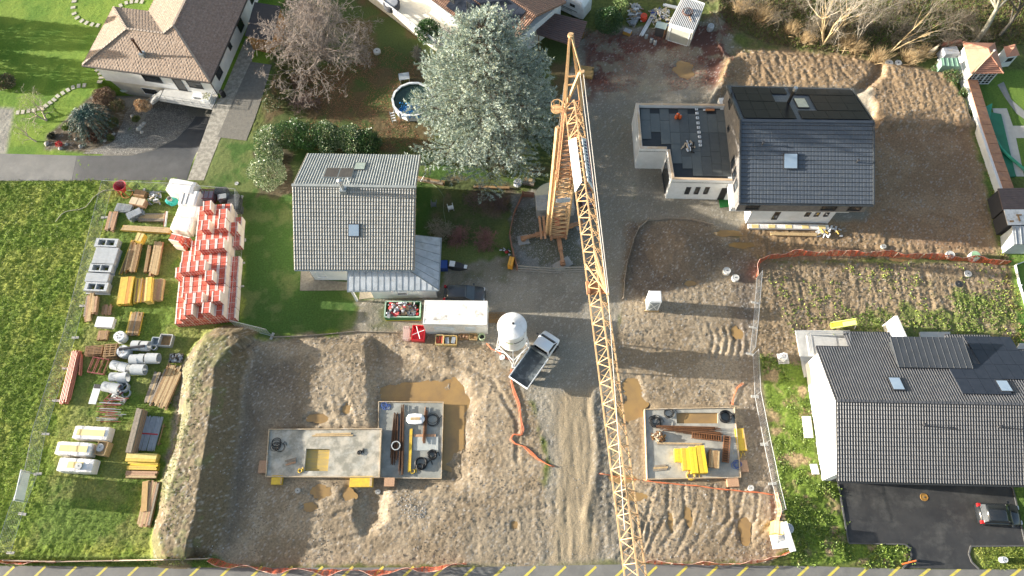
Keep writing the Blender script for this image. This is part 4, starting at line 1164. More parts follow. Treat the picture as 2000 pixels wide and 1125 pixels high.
 for a_,b_ in((.8,5.8),(6.4,11.4)):
  wall_window(t,f0+ux*a_+Vector((0,0,.02)),f0+ux*b_+Vector((0,0,2.3)),f0,f1,FRAMED,mat('grey garage door',(.12,.12,.125),rough=.5),name='garage_door')
 return A,ux,uy,w0,dp
HB=house_big()
# site installations
def gz(px,py,dz=0.0):
 p=g(px,py);p.z=zat(p.x,p.y,True)+dz;p2=g(px,py,p.z-dz);return Vector((p2.x,p2.y,p.z))
CRY=mat('crane yellow',(0.62,0.42,0.22),(0.54,0.35,0.18),sc=2.5,rough=.55,dirt=(.30,.12,.05),dsc=2,dam=.5)
CRO=mat('rusty crane orange',(0.46,0.25,0.13),(0.36,0.18,0.09),sc=3,rough=.7,dirt=(.14,.06,.03),dsc=2.5,dam=.7)
ROPE=mat('steel rope',(.45,.42,.38),rough=.5,metal=.4)
def lattice(mb,corners0,corners1,nbay,chord,lace,faces,zig=True,rng_=(0,1)):
 """space frame between two ends; corners = list of points at each end"""
 for a_,b_ in zip(corners0,corners1):mb.beam(a_,b_,chord,chord)
 for(i,j)in faces:
  for k in range(nbay):
   t0=k/nbay;t1=(k+1)/nbay;tm=(t0+t1)/2
   p0=corners0[i].lerp(corners1[i],t0);p1=corners0[i].lerp(corners1[i],t1);q0=corners0[j].lerp(corners1[j],t0);qm=corners0[j].lerp(corners1[j],tm)
   mb.beam(p0,qm,lace,lace);mb.beam(qm,p1,lace,lace)
   if zig:mb.beam(p0,q0,lace,lace)
def crane():
 base=g(1088,456,0);base=Vector((base.x,base.y,0))
 top=g(1119,205,22.3)
 t=thing('tower_crane','tall orange self-erecting tower crane with its lattice jib reaching over the yard','crane',tuple(base))
 jd=(g(1240,1125,22.0)-g(1121,215,22.0));jd.z=0;jd.normalize();js=Vector((-jd.y,jd.x,0))
 up=Vector((0,0,1))
 mb=MB();mb.lathe((base.x,base.y,.75),[(1.0,0),(1.0,.25)],20);mb.box((base.x,base.y,.5),(1.5,1.5,.5),ang((0,0),jd));part('undercarriage',mb,CRO,t)
 feet=[(1022,467),(1134,437),(1099,515),(1062,405)]
 for i,f in enumerate(feet):
  p=g(*f,.25);d=(p-base);d.z=0;d.normalize();s_=base+d*.7+up*.62;e_=Vector((p.x,p.y,.5))
  mb=MB();mb.beam(s_,s_.lerp(e_,.55),.42,.42);mb.beam(s_.lerp(e_,.55),e_,.30,.30)
  mb.box((e_.x,e_.y,.42),(.5,.5,.2),ang((0,0),d))
  o=part('outrigger',mb,CRO,t)
  mb=MB();mb.tube((e_.x,e_.y,.14),(e_.x,e_.y,.55),.09,8);mb.lathe((e_.x,e_.y,.12),[(.26,0),(.26,.06)],12);part('jack',mb,CRO,o)
  pd=MB();pd.box((0,0,0),(1.15 if i!=2 else 1.9,1.05,.16));q=part('support_pad',pd,CONC,None)
  q.location=(e_.x,e_.y,.045);q.rotation_euler=(0,0,ang((0,0),d)+(0 if i!=2 else 2.0))
  tag(q,'concrete support pad under the crane outrigger '+('on the left, by the plank fence corner','on the right, behind the jib','in front, nearest the grey barrier','at the back, below the ballast')[i],'pad')
 pz=1.05
 mb=MB()
 for s_ in(-.75,.75):mb.beam(base+js*s_+jd*1.3+up*(pz+.1),base+js*s_-jd*4.3+up*(pz+.1),.22,.35)
 for k in range(5):mb.beam(base+js*-.75+jd*(1-k*1.2)+up*(pz+.1),base+js*.75+jd*(1-k*1.2)+up*(pz+.1),.14,.2)
 part('slewing_frame',mb,CRO,t)
 bc=g(1062,378,1.6);bd=(bc-base);bd.z=0
 cb=base-jd*4.2+js*0;cb=Vector((cb.x,cb.y,0))
 left=-js if(g(1040,400)-g(1100,400)).dot(-js)>0 else js
 n=14;pts=[]
 c_=Vector(((g(1082,382,2.2)).x,(g(1082,382,2.2)).y,0))
 for k in range(n+1):
  a_=math.pi*k/n;pts.append(c_+left*math.cos(a_)*1.95-jd*math.sin(a_)*1.55)
 mb=MB();mb.prism([(p.x,p.y)for p in pts],1.25,2.35);part('counterweight',mb,mat('cream counterweight',(.60,.54,.36),(.52,.46,.31),sc=3,rough=.7),t)
 for k in range(9):
  mb=MB();q=c_+jd*(.10+k*.2);
  mb.box((q.x,q.y,1.75),(3.85,.185,1.5+(.03 if k%2 else 0)),ang((0,0),js));part('ballast_block',mb,mat('grey ballast',(.36,.36,.34),(.28,.28,.265),sc=3,rough=.85,dirt=(.2,.2,.18),dsc=2,dam=.5),t)
 mb=MB();q=base-jd*1.6+up*1.55;mb.tube(q-js*.5,q+js*.5,.38,14);mb.box(tuple(q+jd*.9),(.5,.9,.6),ang((0,0),js));part('hoist_drum',mb,mat('red winch',(.5,.04,.03),rough=.5),t)
 def sect(p,q,w0,w1):
  c0=[p+js*a_*w0/2+jd*b_*w0/2 for a_,b_ in((-1,-1),(1,-1),(1,1),(-1,1))]
  c1=[q+js*a_*w1/2+jd*b_*w1/2 for a_,b_ in((-1,-1),(1,-1),(1,1),(-1,1))]
  return c0,c1
 ax=(top-base);m0=base+up*1.2;m1=base+ax*(12.5/22.3)
 c0,c1=sect(m0,m1,1.75,1.55)
 mb=MB();lattice(mb,c0,c1,12,.13,.055,[(0,1),(1,2),(2,3),(3,0)]);part('mast_section',mb,CRY,t,label='wide lower mast section')
 m2=base+ax*(10.5/22.3)
 c0,c1=sect(m2,top,1.2,1.2)
 mb=MB();lattice(mb,c0,c1,16,.11,.045,[(0,1),(1,2),(2,3),(3,0)]);part('mast_section',mb,CRO,t,label='narrow upper mast section')
 mb=MB();mb.box(tuple(base+ax*.40+jd*.9),(1.3,.12,.55),ang((0,0),js));part('mast_plate',mb,mat('grey plate',(.45,.5,.55),rough=.4),t)
 s0=base+left*1.15+jd*.6+up*1.3;s1=base+ax*(19.5/22.3)+left*1.0+up*0
 mb=MB();mb.beam(s0,s1,.26,.26);part('erection_strut',mb,CRY,t)
 for off in(1.35,1.75):
  a_=base+left*off+jd*1.2+up*1.25;b_=base+left*(off+.05)-jd*.9+up*2.3
  mb=MB();mb.beam(a_,b_,.22,.3);part('rear_strut',mb,CRO,t)
 apex=g(1115,67,27.2);ap2=g(1136,141,25.3)
 mb=MB()
 for s_ in(-.62,.62):
  mb.beam(top+js*s_-jd*.5,apex+js*s_*.12,.17,.17);mb.beam(top+js*s_+jd*.6,apex+js*s_*.12,.13,.13)
  mb.beam(top+js*s_+jd*.2,ap2+js*s_*.25,.15,.15)
 for f in(.3,.42):mb.beam((top+js*-.62).lerp(apex,f),(top+js*.62).lerp(apex,f),.1,.1)
 mb.beam(apex,ap2,.09,.09);mb.beam(top+left*.55,ap2,.17,.17)
 part('peak_frame',mb,CRY,t)
 mb=MB();mb.lathe(tuple(apex-up*.2),[(.22,0),(.22,.18)],10);mb.lathe(tuple(ap2-up*.15),[(.2,0),(.2,.3)],10);part('pulley',mb,CRY,t)
 j0=top+up*.2+jd*.3;Lj=45.0;j1=g(1240,1125,22.0);j1=j0+(Vector((j1.x,j1.y,j0.z))-j0).normalized()*Lj
 jdd=(j1-j0).normalized();jss=Vector((-jdd.y,jdd.x,0));wj=.60
 b0=[j0+jss*wj-up*.3,j0-jss*wj-up*.3,j0+up*.75]
 b1=[j1+jss*wj-up*.3,j1-jss*wj-up*.3,j1+up*.75]
 mb=MB();lattice(mb,b0,b1,34,.09,.042,[(0,1),(1,2),(2,0)],zig=True);part('jib',mb,CRY,t)
 tq=j0+jdd*14.6-up*.45
 mb=MB();mb.box(tuple(tq),(1.3,.9,.18),ang((0,0),jss));
 for s_ in(-.6,.6):mb.box(tuple(tq+jss*s_+up*.1),(.2,.9,.3),ang((0,0),jss))
 part('trolley',mb,CRO,t)
 br=j0+jdd*13.0;brt=g(1188,577,23.9)
 mb=MB()
 for s_ in(-.1,.1):mb.beam(br+up*.75+jdd*s_*6,brt,.13,.13)
 mb.beam(br+jss*-.6,brt,.08,.08);part('jib_strut',mb,CRY,t)
 for o_ in(-.12,.12):
  mb=MB();mb.tube(ap2+js*o_,brt+js*o_*.4,.035,5);part('pendant_line',mb,ROPE,t)
 mb=MB();mb.tube(brt,j0+jdd*30+up*.75-jss*.4,.03,5);part('pendant_line',mb,ROPE,t)
 mb=MB();mb.tube(apex,c_+up*2.2+left*.4,.03,5);part('stay_rope',mb,ROPE,t)
 mb=MB();mb.tube(apex,base-jd*2.5+up*1.6,.03,5);part('stay_rope',mb,ROPE,t)
 rc=top+left*1.2+up*.0
 mb=MB()
 for z in(-.35,.25):
  for k in range(12):
   a0=2*math.pi*k/12;a1=2*math.pi*(k+1)/12
   mb.beam(rc+Vector((math.cos(a0)*.42,math.sin(a0)*.42,z)),rc+Vector((math.cos(a1)*.42,math.sin(a1)*.42,z)),.05,.05)
 for k in range(6):a0=k*math.pi/3;mb.beam(rc+Vector((math.cos(a0)*.42,math.sin(a0)*.42,-.35)),rc+Vector((math.cos(a0)*.42,math.sin(a0)*.42,.25)),.04,.04)
 mb.lathe(tuple(rc-up*.36),[(.38,0),(.38,.03)],12)
 part('cable_ring',mb,CRY,t)
 WB=mat('white banner',(.78,.78,.76),rough=.6)
 a_=j0+jdd*2.9;b_=j0+jdd*7.3
 for s_,nm in((1 if left.dot(jss)>0 else-1,'left'),(-1 if left.dot(jss)>0 else 1,'right')):
  pa=[a_+jss*s_*(wj+.06)-up*.15,b_+jss*s_*(wj+.06)-up*.15,b_+jdd*(-.35)+jss*s_*.2+up*.62,a_+jdd*.35+jss*s_*.2+up*.62]
  nn=(pa[1]-pa[0]).cross(pa[3]-pa[0]).normalized()*.02
  mb=MB();mb.add([p-nn for p in pa]+[p+nn for p in pa],[(0,1,2,3),(7,6,5,4),(0,4,5,1),(1,5,6,2),(2,6,7,3),(3,7,4,0)])
  bn=part('banner',mb,WB,t)
  if nm=='right':
   mb=MB();rs=random.Random(8);out=nn.normalized()*(.03 if nn.dot(jss*s_)>0 else-.03)
   for k in range(13):
    u=.06+k*.068;v0=.3;v1=.3+rs.choice((.35,.45,.3))
    q=[pa[0].lerp(pa[1],u_).lerp(pa[3].lerp(pa[2],u_),v_)+out for u_,v_ in((u,v0),(u+.04,v0),(u+.05,v1),(u+.01,v1))]
    mb.add(q,[(0,1,2,3)])
   part('lettering',mb,mat('dark blue lettering',(.03,.035,.12),rough=.6),bn)
   mb=MB();q=[pa[0].lerp(pa[1],u_).lerp(pa[3].lerp(pa[2],u_),v_)+out*.7 for u_,v_ in((0.01,.02),(.99,.02),(.99,.16),(0.01,.16))]
   mb.add(q,[(0,1,2,3)]);part('stripe',mb,mat('red stripe',(.5,.05,.04),rough=.6),bn)
crane()
FP=[]
def fence_panel(p,q,label,group,rot=None):
 p=Vector(p);q=Vector(q);L0=3.45
 if not FP:
  r=thing('fence_panel',label,'fence panel',(0,0,0),0,group)
  mb=MB()
  for z in(.12,1.98):mb.tube((0,0,z),(L0,0,z),.02,5)
  for x in(0,L0):mb.tube((x,0,.05),(x,0,2.0),.02,5)
  part('frame',mb,STEEL,r,False)
  mb=MB()
  for k in range(1,23):mb.beam((k*.15,0,.12),(k*.15,0,1.98),.006,.006)
  for k in range(1,9):mb.beam((0,0,.12+k*.21),(L0,0,.12+k*.21),.006,.006)
  part('mesh',mb,STEEL,r,False)
  mb=MB();mb.box((L0,0,.06),(.22,.7,.13));part('foot',mb,CONC,r,False)
  FP.append(r);o=r
 else:o=dup(FP[0],(0,0,0),0,label,group)
 o.location=p;o.rotation_euler=(0,0,ang(p,q));o.scale=((q-p).length/L0,1,1)
def fence_run(pts,label,group):
 pts=[g(*q)for q in pts]
 for a_,b_ in zip(pts,pts[1:]):
  n=max(1,round((b_-a_).length/3.5))
  for k in range(n):fence_panel(a_.lerp(b_,k/n),a_.lerp(b_,(k+1)/n),label,group)
fence_run([(218,372),(148,660),(90,848),(75,926),(45,1004),(22,1080)],'galvanised mesh fence panel on the meadow side of the material yard','fence panels on the meadow side of the yard')
fence_run([(218,372),(345,377),(472,388)],'galvanised mesh fence panel at the lane end of the material yard','fence panels at the lane end of the yard')
fence_run([(472,388),(474,470),(470,560),(463,640)],'galvanised mesh fence panel behind the red brick packs','fence panels behind the brick packs')
fence_run([(463,640),(532,657)],'galvanised mesh fence panel between the brick packs and the low boards','fence panels by the low boards')
fence_run([(1478,545),(1470,640),(1464,692)],'galvanised mesh fence panel at the edge of the weedy plot','fence panels at the weedy plot')
fence_run([(1470,695),(1474,775),(1492,868),(1508,945),(1521,1000)],'galvanised mesh fence panel between the right building pit and the charcoal roofed house','fence panels by the charcoal roofed house')
NET=mat('orange barrier net',(.60,.12,.05),(.50,.09,.04),sc=2,rough=.85,dirt=(.35,.2,.12),dsc=2,dam=.6)
def net(label,pts,h=.95,lean=.35,m=None,seed=1):
 pts=[gz(*q)for q in pts];rs=random.Random(seed)
 t=thing('barrier_net',label,'safety net',tuple(pts[0]))
 P_=[]
 for a_,b_ in zip(pts,pts[1:]):
  n=max(1,int((b_-a_).length/.14))
  for k in range(n):P_.append(a_.lerp(b_,k/n))
 P_.append(pts[-1]);n=len(P_)
 mb=MB();V_=[];FR=[q/10 for q in range(11)]
 for i,p in enumerate(P_):
  d=(P_[min(i+1,n-1)]-P_[max(i-1,0)]).normalized();s_=Vector((-d.y,d.x,0))
  sag=h*(.84+.12*math.cos(i*.31)+.06*math.sin(i*1.1));wv=rs.uniform(-.02,.02)
  for f in FR:V_.append(p+s_*(lean*f*(.5+.5*math.sin(i*.2))+.05*math.sin(i*.45+f*4)+wv)+Vector((0,0,.03+sag*f)))
 fs=[(i*11+k,(i+1)*11+k,(i+1)*11+k+1,i*11+k+1)for i in range(n-1)for k in range(10)if(i+k)%2 or i%4==0 or k in(0,9)]
 mb.add(V_,fs);part('net',mb,m or NET,t)
 for i in range(0,n,18):
  mb=MB();mb.beam(P_[i],P_[i]+Vector((0,0,h+.1)),.04,.04);part('stake',mb,WOODG,t)
 mb=MB()
 mb.path([V_[i*11+10]for i in range(0,n,3)],.02,4);part('top_cord',mb,mat('pale cord',(.75,.45,.35),rough=.7),t)
net('long orange barrier net between the new house garden and the weedy plot',[(1477,545),(1483,515),(1500,506),(1560,500),(1700,500),(1850,508),(1965,518)],1.0,.25,seed=2)
net('orange barrier net sagging along the road below the left building pit',[(415,1090),(450,1100),(500,1108),(600,1112),(760,1114),(850,1106),(912,1100)],.9,-.5,seed=3)
net('orange barrier net along the road below the right building pit',[(1250,1100),(1330,1103),(1410,1104),(1490,1098),(1520,1088),(1545,1076)],.8,.2,seed=4)
net('orange net bundle wrapped round the plank barrier at the meadow corner',[(10,1094),(60,1098),(115,1096)],.85,-.3,seed=5)
net('pale orange net strip fixed along the fence behind the right pit',[(1512,965),(1519,1000),(1512,1040),(1514,1062)],.9,.1,mat('faded net',(.62,.28,.16),rough=.8),seed=6)
def planks(name,label,cat,pts,h,m,nrow=3,th=.04,posts=True,lean=0.0,pm=None):
 pts=[gz(*q)for q in pts]
 t=thing(name,label,cat,tuple(pts[0]))
 rs=random.Random(len(label))
 for a_,b_ in zip(pts,pts[1:]):
  d=(b_-a_).normalized();s_=Vector((-d.y,d.x,0));bh=h/nrow
  for k in range(nrow):
   mb=MB();zo=bh*(k+.5);j=rs.uniform(-.02,.02)
   mb.beam(a_+Vector((0,0,zo))+s_*(lean*zo+j),b_+Vector((0,0,zo))+s_*(lean*zo+j),th,bh*.94)
   part('plank',mb,m,t)
  if posts:
   mb=MB();q=a_+s_*.06;mb.beam(q-Vector((0,0,.2)),q+Vector((0,0,h+.08))+s_*lean*h,.07,.07);part('post',mb,pm or m,t)
 return t
planks('plank_barrier','long pale plank barrier along the road verge below the meadow','barrier',[(20,1094),(120,1096),(230,1094),(330,1092),(412,1090)],.9,mat('bleached planks',(.55,.42,.32),(.42,.30,.22),sc=3,rough=.85),lean=-.15)
planks('plank_barrier','rusty brown plank barrier on the left side of the crane base','barrier',[(1020,384),(1003,420),(994,460),(1000,495),(1010,530)],.9,mat('red brown planks',(.36,.17,.10),(.26,.14,.10),sc=3,rough=.85),lean=.12)
planks('plank_barrier','grey plank barrier with a red edge in front of the crane base','barrier',[(1010,530),(1075,534),(1143,532)],.85,mat('grey planks',(.34,.32,.28),(.27,.25,.22),sc=3,rough=.85),lean=.35)
planks('plank_barrier','short brown plank barrier beside the crane ballast','barrier',[(1020,384),(1043,386)],.9,mat('red brown planks',(.3,.2,.1)),lean=.1)
planks('board_edging','low curved board edging round the dark spoil heap','edging',[(1217,585),(1219,550),(1225,510),(1237,470),(1248,446),(1266,431),(1305,428),(1350,430),(1392,441)],.38,mat('old boards',(.36,.30,.23),(.26,.21,.16),sc=3,rough=.9),1)
planks('board_edging','low grey boards along the top edge of the left building pit','edging',[(532,659),(600,657),(660,652),(700,648),(775,650)],.25,WOODG,1)
def silo():
 c=g(1003,684,0);t=thing('silo','white mortar silo on white steel legs beside the tipper truck','silo',(c.x,c.y,0))
 WS=mat('white silo paint',(.80,.80,.79),(.72,.72,.70),sc=1.4,rough=.45,dirt=(.42,.40,.35),dsc=2,dam=.7)
 r=1.27
 mb=MB();mb.lathe((0,0,0),[(.18,1.35),(.25,1.6),(r,3.3),(r,6.45),(r*.99,6.52),(.35,6.78),(0.001,6.8)],40)
 b=part('tank',mb,WS,t,False,smooth=False)
 mb=MB();mb.lathe((0,0,0),[(r+.03,6.36),(r+.05,6.42),(r+.03,6.48)],40);part('rim',mb,WS,b,False)
 mb=MB();mb.lathe((.1,.1,6.75),[(.1,0),(.1,.12)],10);part('hatch',mb,BLACKP,b,False)
 A0=math.atan2(g(1003,708).y-c.y,g(1003,708).x-c.x)
 ft=[(A0+k*math.pi/2*1.0)for k in(0,1,2,3)]
 R_=1.62
 F_=[Vector((math.cos(a_)*R_,math.sin(a_)*R_,.05))for a_ in ft]
 for a_,f in zip(ft,F_):
  u=Vector((math.cos(a_)*r,math.sin(a_)*r,3.6));mb=MB();mb.beam(f,u,.13,.13);o=part('leg',mb,WS,t,False)
  mb=MB();mb.box((f.x,f.y,.03),(.34,.34,.05));part('foot_plate',mb,WS,o,False)
 for k in range(4):
  f0,f1=F_[k],F_[(k+1)%4];mb=MB()
  mb.beam(f0.lerp(Vector((0,0,f0.z)),.08)+Vector((0,0,1.25)),f1.lerp(Vector((0,0,f1.z)),.08)+Vector((0,0,1.25)),.09,.09)
  m_=(f0+f1)/2*.92+Vector((0,0,1.25));mb.beam(f0,m_,.06,.06);mb.beam(f1,m_,.06,.06)
  part('brace',mb,WS,t,False)
 mb=MB();mb.box((0,0,1.1),(.7,.5,.6));part('mixing_pump',mb,mat('machine red',(.45,.07,.04),rough=.5),t,False)
 def decal(a0,a1,z0,z1,wav,m,nm):
  mb=MB();n=14;V_=[]
  for k in range(n+1):
   a_=a0+(a1-a0)*k/n;dz=wav*math.sin(k*2.1)
   for z in(z0,z1):V_.append((math.cos(a_)*(r+.012),math.sin(a_)*(r+.012),z+dz))
  mb.add(V_,[(2*k,2*k+2,2*k+3,2*k+1)for k in range(n)]);part(nm,mb,m,b,False)
 S=-math.pi/2
 decal(S-.55,S-.3,5.35,5.5,0,mat('dark mark',(.03,.03,.03)),'emblem');decal(S-.34,S+.05,5.25,5.42,0,mat('green mark',(.35,.5,.1)),'emblem')
 decal(S+.1,S+.95,5.28,5.46,.07,mat('dark mark',(.03,.03,.03)),'wordmark')
 t.rotation_euler=(0,0,0)
silo()
def container():
 a_=g(827.6,586.5,2.6);b_=g(952.4,588.1,2.6);c_=g(951.9,634,2.6);d_=g(826,632.4,2.6)
 ce=(a_+b_+c_+d_)/4;rz=ang(d_,c_);L_=6.06;W_=2.44
 t=thing('site_container','long white site container with stained roof below the zinc lean-to','container',(ce.x,ce.y,0),rz)
 WP=mat('white container paint',(.78,.78,.75),(.70,.70,.66),sc=1,rough=.5,dirt=(.42,.38,.32),dsc=.9,dam=.5)
 WR=mat('stained container roof',(.80,.80,.77),(.74,.74,.70),sc=1,rough=.55,dirt=(.22,.17,.12),dsc=1.1,dam=1.0)
 mb=MB();mb.box((0,0,1.28),(L_-.06,W_-.06,2.4));body=part('wall',mb,WP,t,False)
 mb=MB()
 for k in range(40):mb.box((-L_/2+.15+k*.148,-W_/2+.02,1.3),(.075,.05,2.2))
 part('corrugation',mb,WP,body,False)
 mb=MB();mb.box((0,.25,2.57),(L_-.02,W_-.52,.06));mb.box((0,-.97,2.56),(L_-.02,.48,.06));part('roof',mb,WR,t,False)
 mb=MB()
 for y in(-W_/2+.06,W_/2-.06):mb.box((0,y,2.55),(L_,.12,.13));mb.box((0,y,.08),(L_,.12,.16))
 for x in(-L_/2+.07,L_/2-.07):
  mb.box((x,0,2.55),(.12,W_-.25,.12))
  for y in(-W_/2+.065,W_/2-.065):mb.box((x,y,1.3),(.13,.13,2.6))
 part('frame',mb,WP,t,False)
 for x0,w_ in((-1.1,1.9),(1.4,1.0)):
  mb=MB();mb.box((x0,-W_/2-.01,1.45),(w_,.05,.85));part('shutter',mb,mat('pale blue shutter',(.62,.70,.76),rough=.5),t,False)
 mb=MB();mb.box((2.45,-W_/2-.01,1.15),(.85,.05,2.0));part('door',mb,WP,t,False)
 return t
container()
def skip():
 p=[g(752,590,1.0),g(820,590,1.0),g(822,618,1.0),g(752,618,1.0)]
 ce=(p[0]+p[1]+p[2]+p[3])/4;L_=(p[1]-p[0]).length;W_=(p[3]-p[0]).length+.1
 t=thing('skip','green skip with yellow base full of rubble and scrap left of the white container','skip',(ce.x,ce.y,0),ang(p[0],p[1]))
 G_=mat('green skip paint',(.03,.20,.06),(.025,.14,.05),sc=2,rough=.6);YL=mat('yellow skip paint',(.65,.45,.03),rough=.6)
 mb=MB();x,y=L_/2,W_/2
 for a_,b_ in(((-x,-y),(x,-y)),((x,-y),(x,y)),((x,y),(-x,y)),((-x,y),(-x,-y))):
  mb.beam((a_[0],a_[1],.58),(b_[0],b_[1],.58),.07,.85)
 part('wall',mb,G_,t,False)
 mb=MB();mb.box((0,0,.12),(L_+.05,W_+.1,.12));part('floor',mb,YL,t,False)
 mb=MB()
 for a_,b_ in(((-x,-y),(x,-y)),((x,-y),(x,y)),((x,y),(-x,y)),((-x,y),(-x,-y))):mb.beam((a_[0],a_[1],1.02),(b_[0],b_[1],1.02),.12,.06)
 part('rim',mb,mat('pale green rim',(.35,.5,.38),rough=.6),t,False)
 rs=random.Random(11)
 cols=[((.55,.04,.05),'red scrap'),((.03,.03,.03),'black scrap'),((.6,.6,.6),'white scrap'),((.35,.25,.15),'brown scrap'),((.3,.32,.34),'grey scrap')]
 u=MB()
 u.mats=None;ms=[mat(n,c)for c,n in cols]
 for k in range(120):
  u.cur=rs.randrange(5);sx,sy,sz=rs.uniform(.15,.8),rs.uniform(.08,.32),rs.uniform(.03,.2)
  px_,py_=rs.uniform(-x+.35,x-.35),rs.uniform(-y+.22,y-.22)
  zc=.75+.35*math.exp(-((px_+.5)**2)*.5)+rs.uniform(-.1,.12)
  M_=Matrix.Translation((px_,py_,zc))@Matrix.Rotation(rs.uniform(0,3.1),4,'Z')@Matrix.Rotation(rs.uniform(-.7,.7),4,'Y')
  u.box((0,0,0),(sx,sy,sz),0,M_)
 u.cur=1
 sc=part('scrap_heap',u,ms,None,False);sc.location=t.location;sc.rotation_euler=t.rotation_euler;sc['kind']='stuff'
 sc['label']='heap of red, black and white scrap in the green skip';sc['category']='scrap'
skip()
def toilet():
 c=g(1273,606,0);t=thing('portable_toilet','white portable toilet cabin standing alone on the mud','toilet',(c.x,c.y+.45,.05),-.02)
 mb=MB();mb.box((0,0,1.25),(1.15,1.15,2.1));part('cabin',mb,WHITEP,t,False)
 mb=MB();mb.box((0,0,2.36),(1.2,1.2,.12),taper=.85);part('roof',mb,WHITEP,t,False)
 mb=MB();mb.box((0,-.6,1.2),(.85,.05,1.8));d=part('door',mb,mat('grey toilet door',(.30,.33,.34),(.22,.25,.26),rough=.5),t,False)
 mb=MB();mb.beam((-.35,-.635,.5),(.35,-.635,1.9),.06,.02,(0,1,0));mb.beam((.35,-.635,.5),(-.35,-.635,1.9),.06,.02,(0,1,0));part('door_brace',mb,WHITEP,d,False)
 for y in(-.55,.55):
  mb=MB();mb.box((0,y,.08),(1.35,.14,.16));part('skid',mb,WOODN,t,False)
toilet()
TYRE=mat('tyre',(.018,.018,.018),rough=.85);RIM=mat('alloy rim',(.45,.45,.46),rough=.35,metal=.8)
def wheels(t,xs,y,r=.33,w_=.22):
 for x in xs:
  for s_ in(-1,1):
   mb=MB();M_=Matrix.Translation((x,s_*y,r))@Matrix.Rotation(math.pi/2,4,'X')
   mb.lathe((0,0,0),[(r*.62,-w_/2),(r*.95,-w_/2),(r,-w_/2+.03),(r,w_/2-.03),(r*.95,w_/2),(r*.62,w_/2)],18,M_);wh=part('wheel',mb,TYRE,t,False)
   mb=MB();mb.lathe((0,0,0),[(r*.6,-w_/2+.02),(r*.6,w_/2-.02)],12,M_);part('rim',mb,RIM,wh,False)
def loft(mb,secs,close=True):
 n=len(secs[0]);V_=[p for s_ in secs for p in s_]
 fs=[(i*n+k,i*n+(k+1)%n,(i+1)*n+(k+1)%n,(i+1)*n+k)for i in range(len(secs)-1)for k in range(n)]
 fs.append(tuple(range(n-1,-1,-1)));fs.append(tuple((len(secs)-1)*n+k for k in range(n)))
 mb.add(V_,fs)
def car(name,label,cat,loc_,rz,L_,W_,Hh,paint,hatch=True):
 t=thing(name,label,cat,loc_,rz);x=L_/2;w_=W_/2
 S=[]
 for fx,fw,zt in((-1,.72,.62),(-.985,.86,.82),(-.93,.95,.92),(-.8,1,.96),(-.3,1,.95),(.25,1,.93),(.5,.99,.90),(.8,.95,.82),(.93,.86,.72),(.99,.72,.58),(1,.6,.45)):
  X_=fx*x;ww=fw*w_;z0=.22
  S.append([(X_,-ww*.96,z0),(X_,-ww,.45),(X_,-ww,zt-.12),(X_,-ww*.93,zt),(X_,0,zt+.03),(X_,ww*.93,zt),(X_,ww,zt-.12),(X_,ww,.45),(X_,ww*.96,z0)])
 mb=MB();loft(mb,S);b=part('body',mb,paint,t,False,smooth=True)
 e=-.93 if hatch else-.62
 G_=[]
 for fx,fw,z in((e,.86,.90),(e+.12,.76,Hh-.10),(e+.2,.74,Hh-.03),(.0,.76,Hh-.0),(.12,.76,Hh-.03),(.48,.86,.92)):
  X_=fx*x;ww=fw*w_;zb=.88
  G_.append([(X_,-w_*.88,zb),(X_,-ww,z),(X_,0,z+.02),(X_,ww,z),(X_,w_*.88,zb)])
 mb=MB();loft(mb,G_);gl=part('windows',mb,GLASS,t,False,smooth=False)
 R_=[]
 for fx,fw,z in((e+.13,.72,Hh-.07),(e+.2,.73,Hh),(.0,.74,Hh+.03),(.10,.72,Hh+.0)):
  X_=fx*x;ww=fw*w_;R_.append([(X_,-ww,z-.03),(X_,-ww*.95,z+.02),(X_,0,z+.04),(X_,ww*.95,z+.02),(X_,ww,z-.03)])
 mb=MB();loft(mb,R_);part('roof',mb,paint,t,False,smooth=True)
 for s_ in(-1,1):
  mb=MB()
  mb.beam((e*x+.1,s_*w_*.80,.93),((e+.15)*x,s_*w_*.74,Hh-.06),.07,.07);mb.beam((.11*x,s_*w_*.755,Hh-.02),(.47*x,s_*w_*.86,.93),.06,.06);part('pillar',mb,paint,t,False)
  mb=MB();mb.box((.42*x,s_*(w_+.09),.98),(.14,.18,.13));part('mirror',mb,paint,t,False)
  mb=MB();mb.box((.93*x,s_*w_*.68,.66),(.16,.32,.14));part('headlight',mb,mat('headlight',(.6,.62,.65),rough=.1),t,False)
  mb=MB();mb.box((-.955*x,s_*w_*.80,.86),(.22,.26,.26));part('tail_light',mb,mat('red tail light',(.55,.02,.02),rough=.2),t,False)
 wheels(t,(-.62*x,.62*x),w_-.1)
 return t
pa=g(1912,1003,.7);pb=g(1993,1006,.7)
BLK=mat('black car paint',(.015,.018,.02),(.02,.022,.025),sc=.7,rough=.18,spec=.8)
car('parked_car','black hatchback with red tail lights parked on the black asphalt bay','car',((pa.x+pb.x)/2,(pa.y+pb.y)/2,.0),ang(pa,pb),(pb-pa).length+.1,1.78,1.5,BLK)
pa=g(868,579,.7);pb=g(947,581,.7)
DG=mat('dark grey car paint',(.05,.055,.062),(.06,.066,.072),sc=.7,rough=.25,spec=.7)
car('parked_car','dark grey car half hidden behind the white container','car',((pa.x+pb.x)/2,(pa.y+pb.y)/2+.3,.0),ang(pa,pb),(pb-pa).length+.1,1.75,1.45,DG)
